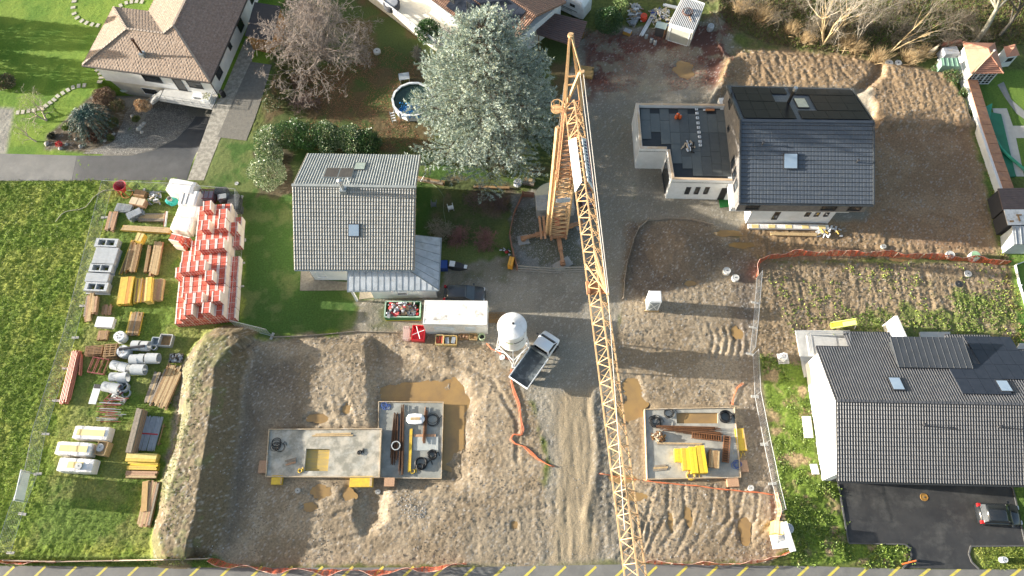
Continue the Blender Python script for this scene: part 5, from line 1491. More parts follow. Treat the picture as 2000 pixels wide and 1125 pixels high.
def truck():
 pa=g(1079,653,1.2);pb=g(1013,747,.9);ce=(pa+pb)/2;rz=ang(pb,pa);L_=(pa-pb).length+.1;W_=2.05
 t=thing('tipper_truck','white pickup truck with dark empty tipper bed beside the silo','truck',(ce.x,ce.y,0),rz)
 WT=mat('white truck paint',(.78,.80,.82),(.74,.76,.78),sc=.8,rough=.3);x=L_/2;w_=W_/2
 S=[]
 for X_,fw,zt,zb in((x,.78,.9,.35),(x-.1,.9,1.08,.3),(x-.35,.96,1.22,.3),(x-.62,.97,1.30,.3),(x-2.05,.96,1.32,.3),(x-2.1,.95,1.25,.35)):
  ww=w_*.93*fw;S.append([(X_,-ww*.96,zb),(X_,-ww,.6),(X_,-ww,zt-.1),(X_,-ww*.94,zt),(X_,0,zt+.03),(X_,ww*.94,zt),(X_,ww,zt-.1),(X_,ww,.6),(X_,ww*.96,zb)])
 mb=MB();loft(mb,S);cab=part('cab',mb,WT,t,False,smooth=True)
 G_=[]
 for X_,fw,z in((x-.55,.93,1.30),(x-1.05,.84,1.98),(x-1.15,.83,2.02),(x-2.0,.82,2.02),(x-2.08,.84,1.30)):
  ww=w_*.93*fw;G_.append([(X_,-w_*.86,1.27),(X_,-ww,z),(X_,0,z+.02),(X_,ww,z),(X_,w_*.86,1.27)])
 mb=MB();loft(mb,G_);part('windows',mb,GLASS,t,False)
 R_=[]
 for X_,z in((x-1.02,2.0),(x-1.15,2.06),(x-1.9,2.07),(x-2.1,2.03)):
  ww=w_*.80;R_.append([(X_,-ww,z-.05),(X_,-ww*.93,z+.02),(X_,0,z+.04),(X_,ww*.93,z+.02),(X_,ww,z-.05)])
 mb=MB();loft(mb,R_);part('roof',mb,WT,t,False,smooth=True)
 for s_ in(-1,1):
  mb=MB();mb.beam((x-.56,s_*w_*.80,1.3),(x-1.08,s_*w_*.76,1.99),.07,.07);mb.beam((x-2.05,s_*w_*.79,1.3),(x-2.02,s_*w_*.76,1.99),.16,.07);part('pillar',mb,WT,t,False)
  mb=MB();mb.box((x-.9,s_*(w_+.12),1.42),(.12,.22,.26));part('mirror',mb,BLACKP,t,False)
  mb=MB();mb.box((x-.12,s_*w_*.66,.88),(.14,.34,.2));part('headlight',mb,mat('headlight',(.6,.62,.65),rough=.1),t,False)
 BED=mat('worn dark bed',(.045,.055,.062),(.075,.088,.095),sc=1.6,rough=.35,dirt=(.24,.27,.28),dsc=1.2,dam=.9)
 x0,x1=-x,x-2.3
 mb=MB();mb.box(((x0+x1)/2,0,.86),(x1-x0,W_-.04,.08));bed=part('bed',mb,BED,t,False)
 for(c_,s_,nm)in((((x0+x1)/2,-w_,1.05),(x1-x0,.05,.38),'side_board'),(((x0+x1)/2,w_,1.05),(x1-x0,.05,.38),'side_board'),((x0-.03,0,1.05),(.05,W_+.05,.38),'tailgate'),((x1+.03,0,1.25),(.06,W_-.02,.8),'headboard')):
  mb=MB();mb.box(c_,s_);part(nm,mb,WT if nm!='headboard' else BED,t,False)
 mb=MB();mb.box((-.1,0,.62),(L_-.8,.8,.22));part('chassis',mb,BLACKP,t,False)
 mb=MB()
 for y in(-.9,-.3,.3,.9):mb.tube((x1+.02,y,1.6),(x1+.02,y,1.95),.02,5)
 mb.tube((x1+.02,-.95,1.95),(x1+.02,.95,1.95),.025,5);part('rack',mb,BLACKP,t,False)
 wheels(t,(-x+.95,x-.95),w_-.14,.36,.24)
truck()
# material yard
YB=mat('yellow formwork panel',(.66,.47,.06),(.56,.36,.05),sc=4,rough=.6,dirt=(.35,.24,.10),dsc=2.5,dam=.6)
BB=mat('brown board',(.36,.225,.10),(.25,.15,.07),sc=6,rough=.8,dirt=(.15,.10,.06),dsc=2,dam=.5)
TB=mat('tan board',(.50,.37,.20),(.40,.27,.13),sc=6,rough=.8,dirt=(.25,.18,.11),dsc=2,dam=.4)
PB=mat('pinkish beam',(.46,.28,.17),(.36,.21,.12),sc=6,rough=.8)
GYB=mat('greyed board',(.30,.25,.19),(.20,.165,.125),sc=6,rough=.85)
def pile(name,label,cat,p,q,W_,nac,lay,mats_,th=.05,jit=.12,h0=.08,partname='plank',tight=.94,group=None,hz=None,taper=0,seed=None):
 """bundle of boards lying side by side and in layers; p, q = pixel ends of its centre line at its top"""
 ht=h0+lay*th
 z0=(hz or 0)
 a_=g(*p,ht+z0);b_=g(*q,ht+z0);c_=(a_+b_)/2
 if z0==0:z0=max(-.3,min(.3,zat(c_.x,c_.y,True)))
 t=thing(name,label,cat,(c_.x,c_.y,z0),ang(a_,b_),group)
 L_=(b_-a_).length;rs=random.Random(seed if seed is not None else len(label)+int(p[0]))
 if h0>.03:
  for x in(-L_*.32,L_*.32):
   mb=MB();mb.box((x,0,h0/2),(.09,W_*1.12,h0));part('bearer',mb,GYB,t,False)
 bw=W_/nac
 for l in range(lay):
  if lay>2 and 0<l<lay-1:
   cols=(0,nac-1)
  else:cols=range(nac)
  for k in cols:
   ll=L_*(1-rs.random()*jit);x0=rs.uniform(-1,1)*(L_-ll)/2
   y=-W_/2+bw*(k+.5)+rs.uniform(-1,1)*bw*.05
   mb=MB();M_=Matrix.Translation((x0,y,h0+th*(l+.5)+(rs.random()*.01)))@Matrix.Rotation(rs.uniform(-1,1)*jit*.10,4,'Z')
   mb.box((0,0,0),(ll,bw*tight,th*.93),0,M_)
   part(partname,mb,rs.choice(mats_),t,False)
 if lay>2:
  mb=MB();mb.box((0,0,h0+th*lay/2-th*.25),(L_*(1-jit)*.98,W_-2*bw,th*(lay-1.6)));
  part('core',mb,mats_[0],t,False)
 return t
BR=bpy.data.materials.new('red brick pack');BR.use_nodes=True
def _br():
 nt=BR.node_tree;N=nt.nodes;L=nt.links;b=N['Principled BSDF'];b.inputs['Roughness'].default_value=.75
 tc=N.new('ShaderNodeTexCoord');mp=N.new('ShaderNodeMapping');mp.inputs['Rotation'].default_value=(0,0,0)
 L.new(tc.outputs['Object'],mp.inputs[0])
 bt=N.new('ShaderNodeTexBrick');bt.offset=0;bt.inputs['Scale'].default_value=1;bt.inputs['Brick Width'].default_value=.24;bt.inputs['Row Height'].default_value=.30
 bt.inputs['Mortar Size'].default_value=.014;bt.inputs['Color1'].default_value=(.60,.085,.045,1);bt.inputs['Color2'].default_value=(.47,.06,.035,1);bt.inputs['Mortar'].default_value=(.16,.025,.015,1)
 L.new(mp.outputs[0],bt.inputs[0]);n=N.new('ShaderNodeTexNoise');n.inputs['Scale'].default_value=4;L.new(tc.outputs['Object'],n.inputs[0])
 mr=N.new('ShaderNodeMapRange');mr.inputs[1].default_value=.35;mr.inputs[2].default_value=.7;mr.inputs[4].default_value=.45;L.new(n.outputs[0],mr.inputs[0])
 mx=N.new('ShaderNodeMix');mx.data_type='RGBA';L.new(mr.outputs[0],mx.inputs[0]);L.new(bt.outputs[0],mx.inputs[6]);mx.inputs[7].default_value=(.62,.22,.15,1);L.new(mx.outputs[2],b.inputs['Base Color'])
_br()
STR=mat('white strapping film',(.74,.66,.62),(.66,.52,.47),sc=3,rough=.5)
PK=[]
ga=ang(g(350,637),g(455,640))
GO=g(349,640,0);gyd=(g(475,400)-g(459,638)).normalized();gxd=Vector((gyd.y,-gyd.x,0));ga=math.atan2(gxd.y,gxd.x);CW,CD,CH=.85,1.15,.93
tops=[(407.5,410,3),(428.5,410,3),(409,432,3),(430.5,434,3),(447,420,2),(449,444,2),(447,461,2),(465,430,2),(465,452,2),(464,476,2),(464,500,2),(460,527,1),(456,545,2),(455,569,2),(453,590,2),(452,613,2),(424,462.5,2),(441,462.5,2),(395,484,3),(412,481,3),(431,482.5,3),(388,505,2),(419,509,2),(437,513,2),(361,527,3),(379,525,3),(396,525,3),(417,527,3),(342.5,541,2),(361,552,2),(379,551,2),(398.5,551,2),(436,537,2),(435,559,2),(359,581,2),(377,573,3),(396,575,3),(415,575,3),(436,584,2),(375,596,3),(396,600,3),(359,609,2),(417,607,2),(431,608,2),(377,622,2),(398,626,1)]
HM={}
for x,y,l in tops:
 if x>=452:l=1
 p=g(x,y,l*CH);d=p-GO;i=round(d.dot(gxd)/CW-.5);j=round(d.dot(gyd)/CD-.5)
 HM[i,j]=max(HM.get((i,j),0),l)
for i in range(0,6):
 for j in range(0,11):
  if(i,j)not in HM and not(i<1 and j>6)and not(i<2 and j>7):HM[i,j]=2 if i>1 else 1
for q in list(HM):
 if 1<q[0]<4 and 0<=q[1]<11:HM[q]=max(2,HM[q])
JM=max(j for i,j in HM);IM=max(i for i,j in HM)
LV={1:'bottom layer',2:'middle layer',3:'top layer'}
for(i,j),n in sorted(HM.items()):
 if j<0 or i<0:continue
 for l in range(n):
  vis=l==n-1
  rs=random.Random(i*91+j*7+l)
  p=GO+gxd*((i+.5)*CW+rs.uniform(-.02,.02))+gyd*((j+.5)*CD+rs.uniform(-.02,.02))
  lab='red brick pack in the %s, column %d from left, row %d from front'%(LV[l+1],i+1,j+1)
  if not PK:
   r=thing('brick_pack',lab,'brick pack',(0,0,0),0,'packs of red bricks in the big stack')
   mb=MB();mb.box((0,0,CH/2),(CW-.05,CD-.05,CH-.04));part('bricks',mb,BR,r,False)
   for s_ in(-1,1):
    mb=MB();mb.box((s_*(CW/2-.02),0,CH/2+.01),(.03,CD-.04,CH-.03))
    part('side_film',mb,mat('cream side film',(.74,.64,.54),(.64,.52,.43),sc=3,rough=.6),r,False)
   mb=MB()
   for s_ in(-1,1):mb.box((s_*(CW/2-.075),0,CH-.012),(.12,CD-.05,.02))
   for y_ in(0,):mb.box((0,y_*.2,CH-.008),(CW-.06,.03,.02))
   for x_ in(-.15,.18):mb.box((x_,-CD/2+.02,CH/2),(.02,.02,CH-.05))
   mb.box((0,-CD/2+.02,CH*.52),(CW-.05,.02,.022))
   part('strapping',mb,STR,r,False);PK.append(r)
  else:r=dup(PK[0],(0,0,0),0,lab,'packs of red bricks in the big stack')
  r.location=(p.x,p.y,l*CH+.02);r.rotation_euler=(0,0,ga+rs.uniform(-.03,.03));r.scale=(1,1,1)
for k,(x,y,l,lab)in enumerate([(341,464,2,'pack of red bricks standing apart below the white bales, upper one'),(341,480,1,'pack of red bricks standing apart below the white bales, lower one'),(357,468,1,'pack of red bricks behind the pair below the white bales')]):
 p=g(x+1,y,l*CH)
 if k==1:p=Vector((p0.x+.1,p0.y-.15,0))
 if k==0:p0=p
 r=dup(PK[0],(p.x,p.y,(l-1)*CH+.02),ga+math.pi/2-.35,lab,None)
 if 'group' in r:del r['group']
WF=mat('white stretch film',(.80,.78,.75),(.72,.66,.60),sc=1.5,rough=.35,bump=.6,bsc=6)
def bale(label,c,size,rz_px,h,m=WF,name='wrapped_bale',cat='bale',strap=None,segs=4):
 a_=g(*rz_px[0],h);b_=g(*rz_px[1],h);p=g(*c,h);rz=ang(a_,b_)
 t=thing(name,label,cat,(p.x,p.y,0),rz);sx,sy=size;rs=random.Random(int(c[0]*7+c[1]))
 mb=MB();n=9;S=[]
 for k in range(n):
  x=-sx/2+sx*k/(n-1);e=.93 if k in(0,n-1)else 1;j=rs.uniform(-.03,.03)
  y=sy/2*e+j
  S.append([(x,-y,.12),(x,-y-.02,h*.5),(x,-y*.97,h*.93),(x,-y*.88,h*(1 if e==1 else.97)),(x,y*.88,h*(1 if e==1 else.97)),(x,y*.97,h*.93),(x,y+.02,h*.5),(x,y,.12)])
 loft(mb,S);part('bale',mb,m,t,False)
 mb=MB()
 for k in(-.33,0,.33):mb.box((0,k*sy,.06),(sx*.98,.12,.12))
 part('pallet',mb,GYB,t,False)
 if strap:
  mb=MB()
  for x in strap:mb.box((x*sx,0,h+.01),(.06,sy*.85,.03))
  part('strap',mb,mat('dark strap',(.12,.12,.12)),t,False)
 return t
bale('upper bright white wrapped bale at the lane end of the yard',(353,363),(2.9,1.6),((335,360),(372,366)),1.9)
bale('white wrapped bale with two dark straps behind the brick packs',(368,386),(1.9,1.9),((350,386),(388,388)),1.8,strap=(-.3,-.05))
bale('cream white wrapped bale in the middle of the bale row',(366,411),(2.2,1.5),((350,410),(384,414)),1.6)
bale('lowest cream wrapped bale next to the separate brick packs',(355,436),(2.1,1.7),((336,434),(374,439)),1.3)
YLB=mat('yellow insulation top',(.78,.62,.28),(.72,.55,.24),sc=1,rough=.7)
for k,(c,lab)in enumerate([((177,845),'white wrapped insulation bale with yellow panel, uppermost of the three'),((143,876),'white wrapped insulation bale with yellow panel, middle of the three'),((147,908),'white wrapped insulation bale with a small cable drum on top')]):
 t=bale(lab,c,(3.2,1.25),((c[0]-30,c[1]-1),(c[0]+30,c[1]+2)),1.15)
 mb=MB();mb.box((0,0,1.165),(2.6 if k<2 else 1.4,.55,.02));part('yellow_panel',mb,YLB,t,False)
def drum(label,px,py,h,r):
 p=g(px,py,h);t=thing('cable_drum',label,'cable drum',(p.x,p.y,h-.12))
 mb=MB();mb.lathe((0,0,0),[(r,0),(r,.03),(r*.5,.04),(r*.5,.10),(r,.11),(r,.14)],18);part('spool',mb,mat('grey drum',(.5,.5,.48),(.4,.4,.4)),t,False)
 mb=MB();mb.lathe((0,0,.14),[(.05,0),(.05,.02)],8);part('hub',mb,BLACKP,t,False)
drum('white cable drum lying on the lowest white bale',153,910,1.32,.32)
p=g(198,875,.9);t=thing('crate','open tan crate beside the middle white bale','crate',(p.x,p.y,0),ang(g(185,870),g(210,873)))
mb=MB();
for c_,s_ in(((0,-.6,.45),(.9,.05,.9)),((0,.6,.45),(.9,.05,.9)),((-.45,0,.45),(.05,1.2,.9)),((.45,0,.45),(.05,1.2,.9)),((0,0,.35),(.86,1.16,.7))):mb.box(c_,s_)
part('box',mb,TB,t,False)
drum('grey cable drum inside the tan crate',195,874,.86,.36)
LW=mat('grey light well plastic',(.46,.48,.50),(.38,.40,.41),sc=3,rough=.6,dirt=(.28,.28,.26),dsc=2,dam=.4)
for k,(c,openf)in enumerate([((208,474),1),((208,492),0),((203,508),0),((197,523),1),((190,542),0),((188,560),1)]):
 lab=['topmost grey light well of the column, two dark openings','grey ribbed light well, second in the column','grey ribbed light well, third in the column','grey light well with two openings, fourth in the column','darker grey ribbed light well, fifth in the column','lowest grey light well, grass showing through its openings'][k]
 h=.75;p=g(*c,h);rz=ang(g(c[0]-25,c[1]-1),g(c[0]+25,c[1]+1));t=thing('light_well',lab,'light well',(p.x,p.y,.05),rz)
 sx,sy=2.35,.95
 mb=MB()
 if openf:
  for c_,s_ in(((0,-sy/2+.08,h/2),(sx,.16,h)),((0,sy/2-.08,h/2),(sx,.16,h)),((-sx/2+.16,0,h/2),(.32,sy-.33,h-.01)),((sx/2-.16,0,h/2),(.32,sy-.33,h-.01)),((-.05,0,h/2),(.10,sy-.33,h-.02))):mb.box(c_,s_)
  part('frame',mb,LW,t,False)
  mb=MB();mb.box((0,-sy/2-.04,.06),(sx+.16,.1,.1));part('flange',mb,LW,t,False)
 else:
  mb.box((0,0,h/2),(sx,sy,h));part('shell',mb,LW,t,False)
  mb=MB()
  for y in range(7):mb.box((0,-sy/2+.1+y*.125,h+.01),(sx-.1,.05,.03))
  for y in range(5):mb.box((sx/2+.01,-sy/2+.15+y*.16,h/2),(.03,.06,h-.1))
  part('rib',mb,LW,t,False)
pile('timber_stack','tan boards lying across, just below the aluminium panels','timber stack',(268,424),(326,424),.95,6,3,[TB,GYB,TB],.07,.2)
pile('timber_stack','long yellow tan beams lying across above the light wells','timber stack',(236,444),(334,450),.62,4,4,[YB,TB,TB],.09,.05)
pile('timber_stack','rough brown boards leaning along the fence left of the long beams','timber stack',(222,412),(212,452),.95,6,3,[BB,GYB,PB],.07,.25)
pile('timber_stack','mixed brown planks on bearers right of the light wells','timber stack',(266,472),(252,532),1.15,8,5,[BB,TB,YB,BB],.08,.18)
pile('timber_stack','three long yellow boards leaning beside the mixed brown planks','timber stack',(259,468),(234,536),.32,3,2,[YB,BB],.08,.1)
pile('timber_stack','narrow dark log-like beams between two plank stacks','timber stack',(292,478),(283,532),.34,2,2,[GYB,BB],.16,.08)
pile('timber_stack','pinkish brown beams, rightmost of the upper board row','timber stack',(310,470),(297,538),.85,4,3,[PB,TB],.13,.15)
pile('panel_stack','yellow formwork panels with blue ends in front of the mixed planks','panel stack',(249,540),(240,594),1.35,5,6,[YB,YB,mat('orange panel',(.62,.28,.06))],.09,.04,tight=.97)
pile('timber_stack','brown boards right of the yellow formwork panels','timber stack',(272,542),(266,592),.72,4,5,[BB,YB],.08,.12)
pile('timber_stack','low tan boards behind the tall yellow beam stack','timber stack',(282,546),(280,590),.5,3,3,[PB,TB],.08,.12)
pile('beam_stack','tall pale yellow beam stack in the lower board row','beam stack',(291,541),(287,588),.62,3,8,[mat('pale yellow beam',(.68,.55,.20),(.6,.45,.14),sc=4),YB],.11,.02,tight=.99)
pile('timber_stack','tan boards at the right end of the lower board row','timber stack',(311,544),(305,586),.9,5,5,[TB,TB,PB],.09,.04)
pile('timber_stack','loose pale timbers leaning near the lowest light well','timber stack',(176,572),(168,628),.75,4,3,[PB,GYB,TB],.1,.3)
pile('timber_stack','upright tan timbers tied beside the loose pale timbers','timber stack',(186,578),(182,612),.45,2,4,[TB,PB],.12,.1)
pile('timber_stack','small low brown timbers above the white box','timber stack',(210,594),(206,616),1.0,7,1,[BB,PB],.08,.5)
pile('timber_stack','tan and yellow boards right of the white box','timber stack',(267,608),(256,656),1.25,8,4,[TB,BB,YB,GYB],.08,.22)
pile('timber_stack','short brown timbers under the white box','timber stack',(202,645),(198,664),1.0,8,3,[PB,BB],.08,.1)
pile('plank_pile','long tan planks, left bundle above the silver tubes','plank pile',(308,726),(287,786),.65,4,4,[TB,GYB],.07,.05)
pile('plank_pile','long fan of brown and tan planks beside the soil bank','plank pile',(344,712),(306,796),1.75,12,4,[BB,TB,PB,GYB,TB],.08,.22)
pile('beam_stack','pale yellow beam pack below the silver tubes','beam stack',(246,892),(305,894),.75,3,6,[mat('pale yellow beam',(.68,.55,.20)),YB],.12,.0,tight=.99)
pile('beam_stack','bright yellow panel pack, second below the silver tubes','beam stack',(248,909),(308,911),.7,4,4,[YB,mat('bright yellow',(.75,.52,.04))],.11,.12)
pile('timber_stack','pale weathered boards, third pack below the silver tubes','timber stack',(244,926),(306,927),.6,3,4,[TB,PB],.1,.08)
pile('timber_stack','long narrow box of brown boards at the foot of the soil bank','timber stack',(300,938),(278,1030),1.15,6,3,[PB,GYB,TB],.13,.12)
t=pile('panel_pile','three golden plywood sheets lying on the long narrow board box','plywood',(283,940),(280,1000),.55,1,1,[mat('golden plywood',(.50,.32,.13),(.42,.26,.10),sc=3)],.04,.02,h0=.02,hz=.48)
pile('board_wall','tall stack of edge-on brown boards left of the silver tubes','board stack',(272,797),(250,884),.52,2,8,[GYB,PB,GYB],.15,.03)
def tubes(name,label,cat,p,q,W_,n,r,m,lay=2,jit=.08,band=None,seed=1):
 h=r*2*lay+.1;a_=g(*p,h);b_=g(*q,h);c_=(a_+b_)/2;L_=(a_-b_).length;rs=random.Random(seed)
 t=thing(name,label,cat,(c_.x,c_.y,.06),ang(a_,b_))
 for l in range(lay):
  for k in range(n-l):
   y=(k-(n-l-1)/2)*W_/n;ll=L_*(1-rs.random()*jit);x0=rs.uniform(-1,1)*(L_-ll)/2
   mb=MB();mb.tube((x0-ll/2,y+rs.uniform(-1,1)*.03,r+l*r*1.75),(x0+ll/2,y+rs.uniform(-1,1)*.05,r+l*r*1.75),r,8);part('tube',mb,m,t,False)
 for bx in(band or[]):
  mb=MB();mb.box((bx*L_,0,r*(2+1.75*(lay-1))+.01),(.12,W_*.9,.02));part('band',mb,mat('red band',(.6,.05,.05)),t,False)
 return t
SALM=mat('salmon drain pipe',(.62,.22,.13),(.54,.18,.10),sc=3,rough=.5)
tubes('pipe_bundle','bundle of salmon orange drain pipes by the meadow fence','pipe bundle',(146,683),(121,788),.95,7,.075,SALM,3,.1,seed=4)
tubes('pipe_bundle','short bundle of salmon orange pipes beside the long one','pipe bundle',(157,690),(154,732),.3,2,.075,SALM,2,.05,seed=5)
tubes('tube_bundle','bundle of silver scaffold tubes with red paint marks','tube bundle',(299,812),(280,880),2.0,24,.04,mat('silver tube',(.56,.58,.60),(.46,.48,.50),sc=4,rough=.35,metal=.6),2,.12,seed=6,band=(.02,))
t=thing('rail_cradle','dark timber cradle on the right of the silver tubes','cradle',tuple(g(317,850)),ang(g(322,835),g(313,868)))
mb=MB();mb.box((0,0,.25),(2.0,.08,.1));part('rail',mb,BB,t,False)
for x in(-.8,.8):mb=MB();mb.box((x,0,.1),(.08,.3,.2));part('leg',mb,BB,t,False)
CP=mat('pale grey concrete pipe',(.48,.50,.51),(.40,.42,.43),sc=3,rough=.8,dirt=(.3,.3,.28),dsc=2,dam=.4)
def ring(label,c,L_,r,ax_px=None,flat=False,m=CP,grp=None,z0=0,bell=0):
 p=g(*c,r*2 if not flat else L_);rz=ang(g(*ax_px[0]),g(*ax_px[1]))if ax_px else 0
 t=thing('concrete_ring' if flat else 'concrete_pipe',label,'concrete pipe',(p.x,p.y,.03+z0),rz,grp)
 M_=Matrix.Identity(4)if flat else Matrix.Translation((-L_/2,0,r))@Matrix.Rotation(math.pi/2,4,'Y')
 ri=r*.82
 mb=MB();mb.lathe((0,0,0),[(ri,0),(r,0),(r,L_*.78),(r*(1+bell),L_*.8),(r*(1+bell),L_),(ri,L_),(ri,0.001)],22,M_);mb.f=[f for f in mb.f if len(f)==4];mb.m=[0]*len(mb.f)
 part('shell',mb,m,t,False)
 mb=MB();mb.lathe((0,0,L_*.5),[(r*.8,-.01),(r*.8,.01)],18,M_)if not flat else None
 if not flat:part('inner_shadow_gap',mb,mat('dark inside',(.08,.08,.08)),t,False)if False else None
H_=((0,0),(30,0))
for c,l_,r_,lab,ax in[((262,672),.75,.5,'white concrete pipe upper left of the black pipe',H_),((280,673),.7,.5,'white concrete pipe directly above the black pipe',H_),((259,699),.8,.5,'concrete pipe left of centre under the black pipe',H_),((273,698),.6,.5,'concrete pipe in the middle under the black pipe',H_),((294,697),1.15,.52,'open concrete pipe right below the end of the black pipe',H_),((266,719),1.25,.52,'largest concrete pipe standing alone in the second row',H_),((222,711),.75,.45,'bluish concrete pipe at the left of the second row',((0,0),(30,6))),((238,715),.8,.48,'bluish concrete pipe with open end in the second row',((0,0),(30,6))),((220,734),.8,.45,'concrete pipe left in the third row',H_),((236,735),.85,.5,'concrete pipe right in the third row',((0,0),(30,-3))),((205,753),.75,.48,'white concrete pipe left in the fourth row',((0,0),(30,4))),((221,756),.85,.52,'white concrete pipe in the middle of the fourth row',((0,0),(30,4)))]:
 ring(lab,c,l_,r_,ax)
ring('low white concrete ring at the right of the fourth row',(240,755),.5,.48,None,True)
ring('small flat white ring lying on the grass below the concrete pipes',(246,768),.22,.42,None,True)
tubes('plastic_pipe','thick black plastic pipe lying over the concrete pipes','plastic pipe',(240,687),(289,680),.3,1,.14,mat('black brown pipe',(.05,.045,.05),rough=.4),1,0)
bpy.data.objects['plastic_pipe'].location.z=.95
def bigbag(label,c,s,h,m,col2=None,name='big_bag',cat='bag'):
 p=g(*c,h);t=thing(name,label,cat,(p.x,p.y,0),.1);rs=random.Random(int(c[0]));mb=MB();S=[]
 for k in range(7):
  z=h*k/6;r=s*(1-.12*abs(k/6-.45));S.append([(r*math.cos(a_)*(1+rs.uniform(-.07,.07)),r*math.sin(a_)*(1+rs.uniform(-.07,.07)),z)for a_ in[2*math.pi*q/10+.3 for q in range(10)]])
 loft(mb,S);part('bag',mb,m,t,False)
 mb=MB()
 for k in range(5):a_=k*1.25;mb.tube((math.cos(a_)*s*.3,math.sin(a_)*s*.3,h-.02),(math.cos(a_+.6)*s*.45,math.sin(a_+.6)*s*.45,h+.05),.03,5)
 part('tie',mb,mat('brown tie',(.2,.13,.08)),t,False)
bigbag('round white bag left of the tan and yellow boards',(232,656),.58,.85,WHITEP)
bigbag('crumpled white bag at the left of the concrete pipes',(239,685),.62,.9,mat('grey white bag',(.6,.62,.63),(.45,.47,.5),sc=3,bump=.6))
p=g(204,629,.9);t=thing('white_box','flat white lidded box on short brown timbers','box',(p.x,p.y,.0),ang(g(186,620),g(222,622)))
mb=MB();mb.box((0,0,.62),(1.65,1.0,.5));part('body',mb,mat('box grey',(.5,.5,.48)),t,False)
mb=MB();mb.box((0,0,.90),(1.72,1.06,.06));part('lid',mb,WHITEP,t,False)
def tub(label,c,sx,sy,h,m,inner):
 p=g(*c,h);t=thing('mortar_tub',label,'tub',(p.x,p.y,.03),ang(g(c[0]-10,c[1]),g(c[0]+10,c[1]+1)));mb=MB()
 for c_,s_ in(((0,-sy/2,h/2),(sx,.07,h)),((0,sy/2,h/2),(sx,.07,h)),((-sx/2,0,h/2),(.07,sy-.08,h-.01)),((sx/2,0,h/2),(.07,sy-.08,h-.01))):mb.box(c_,s_)
 part('wall',mb,m,t,False);mb=MB();mb.box((0,0,.1),(sx-.08,sy-.08,.06));part('bottom',mb,inner,t,False)
tub('open grey square tub with brown bottom',(323,664),1.2,1.15,.55,mat('grey tub',(.45,.45,.44),(.38,.38,.36),sc=3),BB)
tub('smaller grey blue tub left of the open square tub',(303,666),.7,.75,.6,mat('blue grey tub',(.38,.43,.46)),mat('grey blue bottom',(.3,.35,.38)))
ring('grey bucket ring in front of the smaller tub',(300,678),.35,.3,None,True)
def heap(name,label,cat,c,sx,sy,h,cols,n,seed,kind=None,big=.35,base=None):
 p=g(*c,h*.6);rs=random.Random(seed);ms=[mat(nm,cc,rough=.7)for nm,cc in cols]
 t=thing(name,label,cat,(p.x,p.y,max(-.3,min(.4,zat(p.x,p.y,True)))),0)
 b_=MB()
 for k in range(n):
  i=rs.randrange(len(ms));u=rs.uniform(-1,1);v=rs.uniform(-1,1);z=h*max(0.05,1-(u*u+v*v)*.5)*rs.uniform(.6,1)
  M_=Matrix.Translation((u*sx/2,v*sy/2,z))@Matrix.Rotation(rs.uniform(0,3.1),4,'Z')@Matrix.Rotation(rs.uniform(-.6,.6),4,'X')
  b_.cur=i;b_.box((0,0,0),(rs.uniform(.15,big),rs.uniform(.06,.2),rs.uniform(.02,.12)),0,M_)
 part('scraps',b_,ms,t,False)
 if base:
  mb=MB();mb.box((0,0,.12),(sx*1.1,sy*1.1,.2));part('tray',mb,base,t,False)
 return t
heap('rubbish_crate','crate of grey and white scraps above the fan of planks','crate',(342,698),1.2,.8,.6,[('white scrap',(.6,.6,.6)),('black scrap',(.04,.04,.04)),('grey scrap',(.3,.3,.3))],40,3,base=GYB)
heap('sack_heap','heap of grey white plastic sheeting on a board near the wooden boxes','plastic heap',(301,384),1.2,1.5,.9,[('white scrap',(.65,.67,.66)),('grey scrap',(.4,.42,.42)),('tan scrap',(.5,.42,.3))],46,4,big=.6)
p=g(233,362,1.35);t=thing('concrete_bucket','red crane concrete bucket at the corner of the yard','concrete bucket',(p.x,p.y,0))
RD=mat('red bucket paint',(.48,.04,.05),(.38,.03,.04),sc=3,rough=.5,dirt=(.3,.25,.22),dsc=3,dam=.4)
mb=MB();mb.lathe((0,0,0),[(.22,.35),(.62,1.3),(.68,1.34),(.62,1.34),(.24,.5),(0.001,.5)],22);part('hopper',mb,RD,t,False)
mb=MB();n=14
for z in(.05,):
 for k in range(n):a0=2*math.pi*k/n;a1=2*math.pi*(k+1)/n;mb.beam((math.cos(a0)*.6+.2,math.sin(a0)*.6-.2,z),(math.cos(a1)*.6+.2,math.sin(a1)*.6-.2,z),.06,.06)
part('foot_ring',mb,mat('rusty orange steel',(.45,.18,.05)),t,False)
for k in range(4):
 a_=k*math.pi/2+.5;mb=MB();mb.beam((math.cos(a_)*.6+.1,math.sin(a_)*.6-.1,.05),(math.cos(a_)*.55,math.sin(a_)*.55,1.2),.06,.06);part('leg',mb,RD,t,False)
def crate(label,c,sx,sy,h,m,top,rzp=(10,2),z0=0):
 p=g(*c,h+z0);t=thing('wooden_box',label,'box',(p.x,p.y,z0),ang(g(c[0],c[1]),g(c[0]+rzp[0],c[1]+rzp[1])));mb=MB();mb.box((0,0,h/2),(sx,sy,h));part('body',mb,m,t,False)
 mb=MB();mb.box((0,.0,h+.015),(sx*.98,sy*.98,.03));part('lid',mb,top,t,False)
 mb=MB();mb.box((0,0,h+.035),(.03,sy,.02));part('batten',mb,BB,t,False);return t
crate('brown wooden box behind the pale lidded one',(273,377),1.25,.7,.6,BB,mat('warm plywood',(.42,.24,.11)))
crate('wooden box with pale lid near the red bucket',(268,393),1.6,.8,.75,PB,mat('pale plywood',(.62,.50,.34)))
crate('yellow wooden box on top of the mixed brown planks',(272,463),.75,.95,.7,YB,mat('pale plywood yellow',(.66,.50,.2)),z0=.35)
p=g(333,390,.6);t=thing('covered_stool','small table under a teal tarpaulin with a grey bucket on it','table',(p.x,p.y,0))
rs=random.Random(9);mb=MB();S=[]
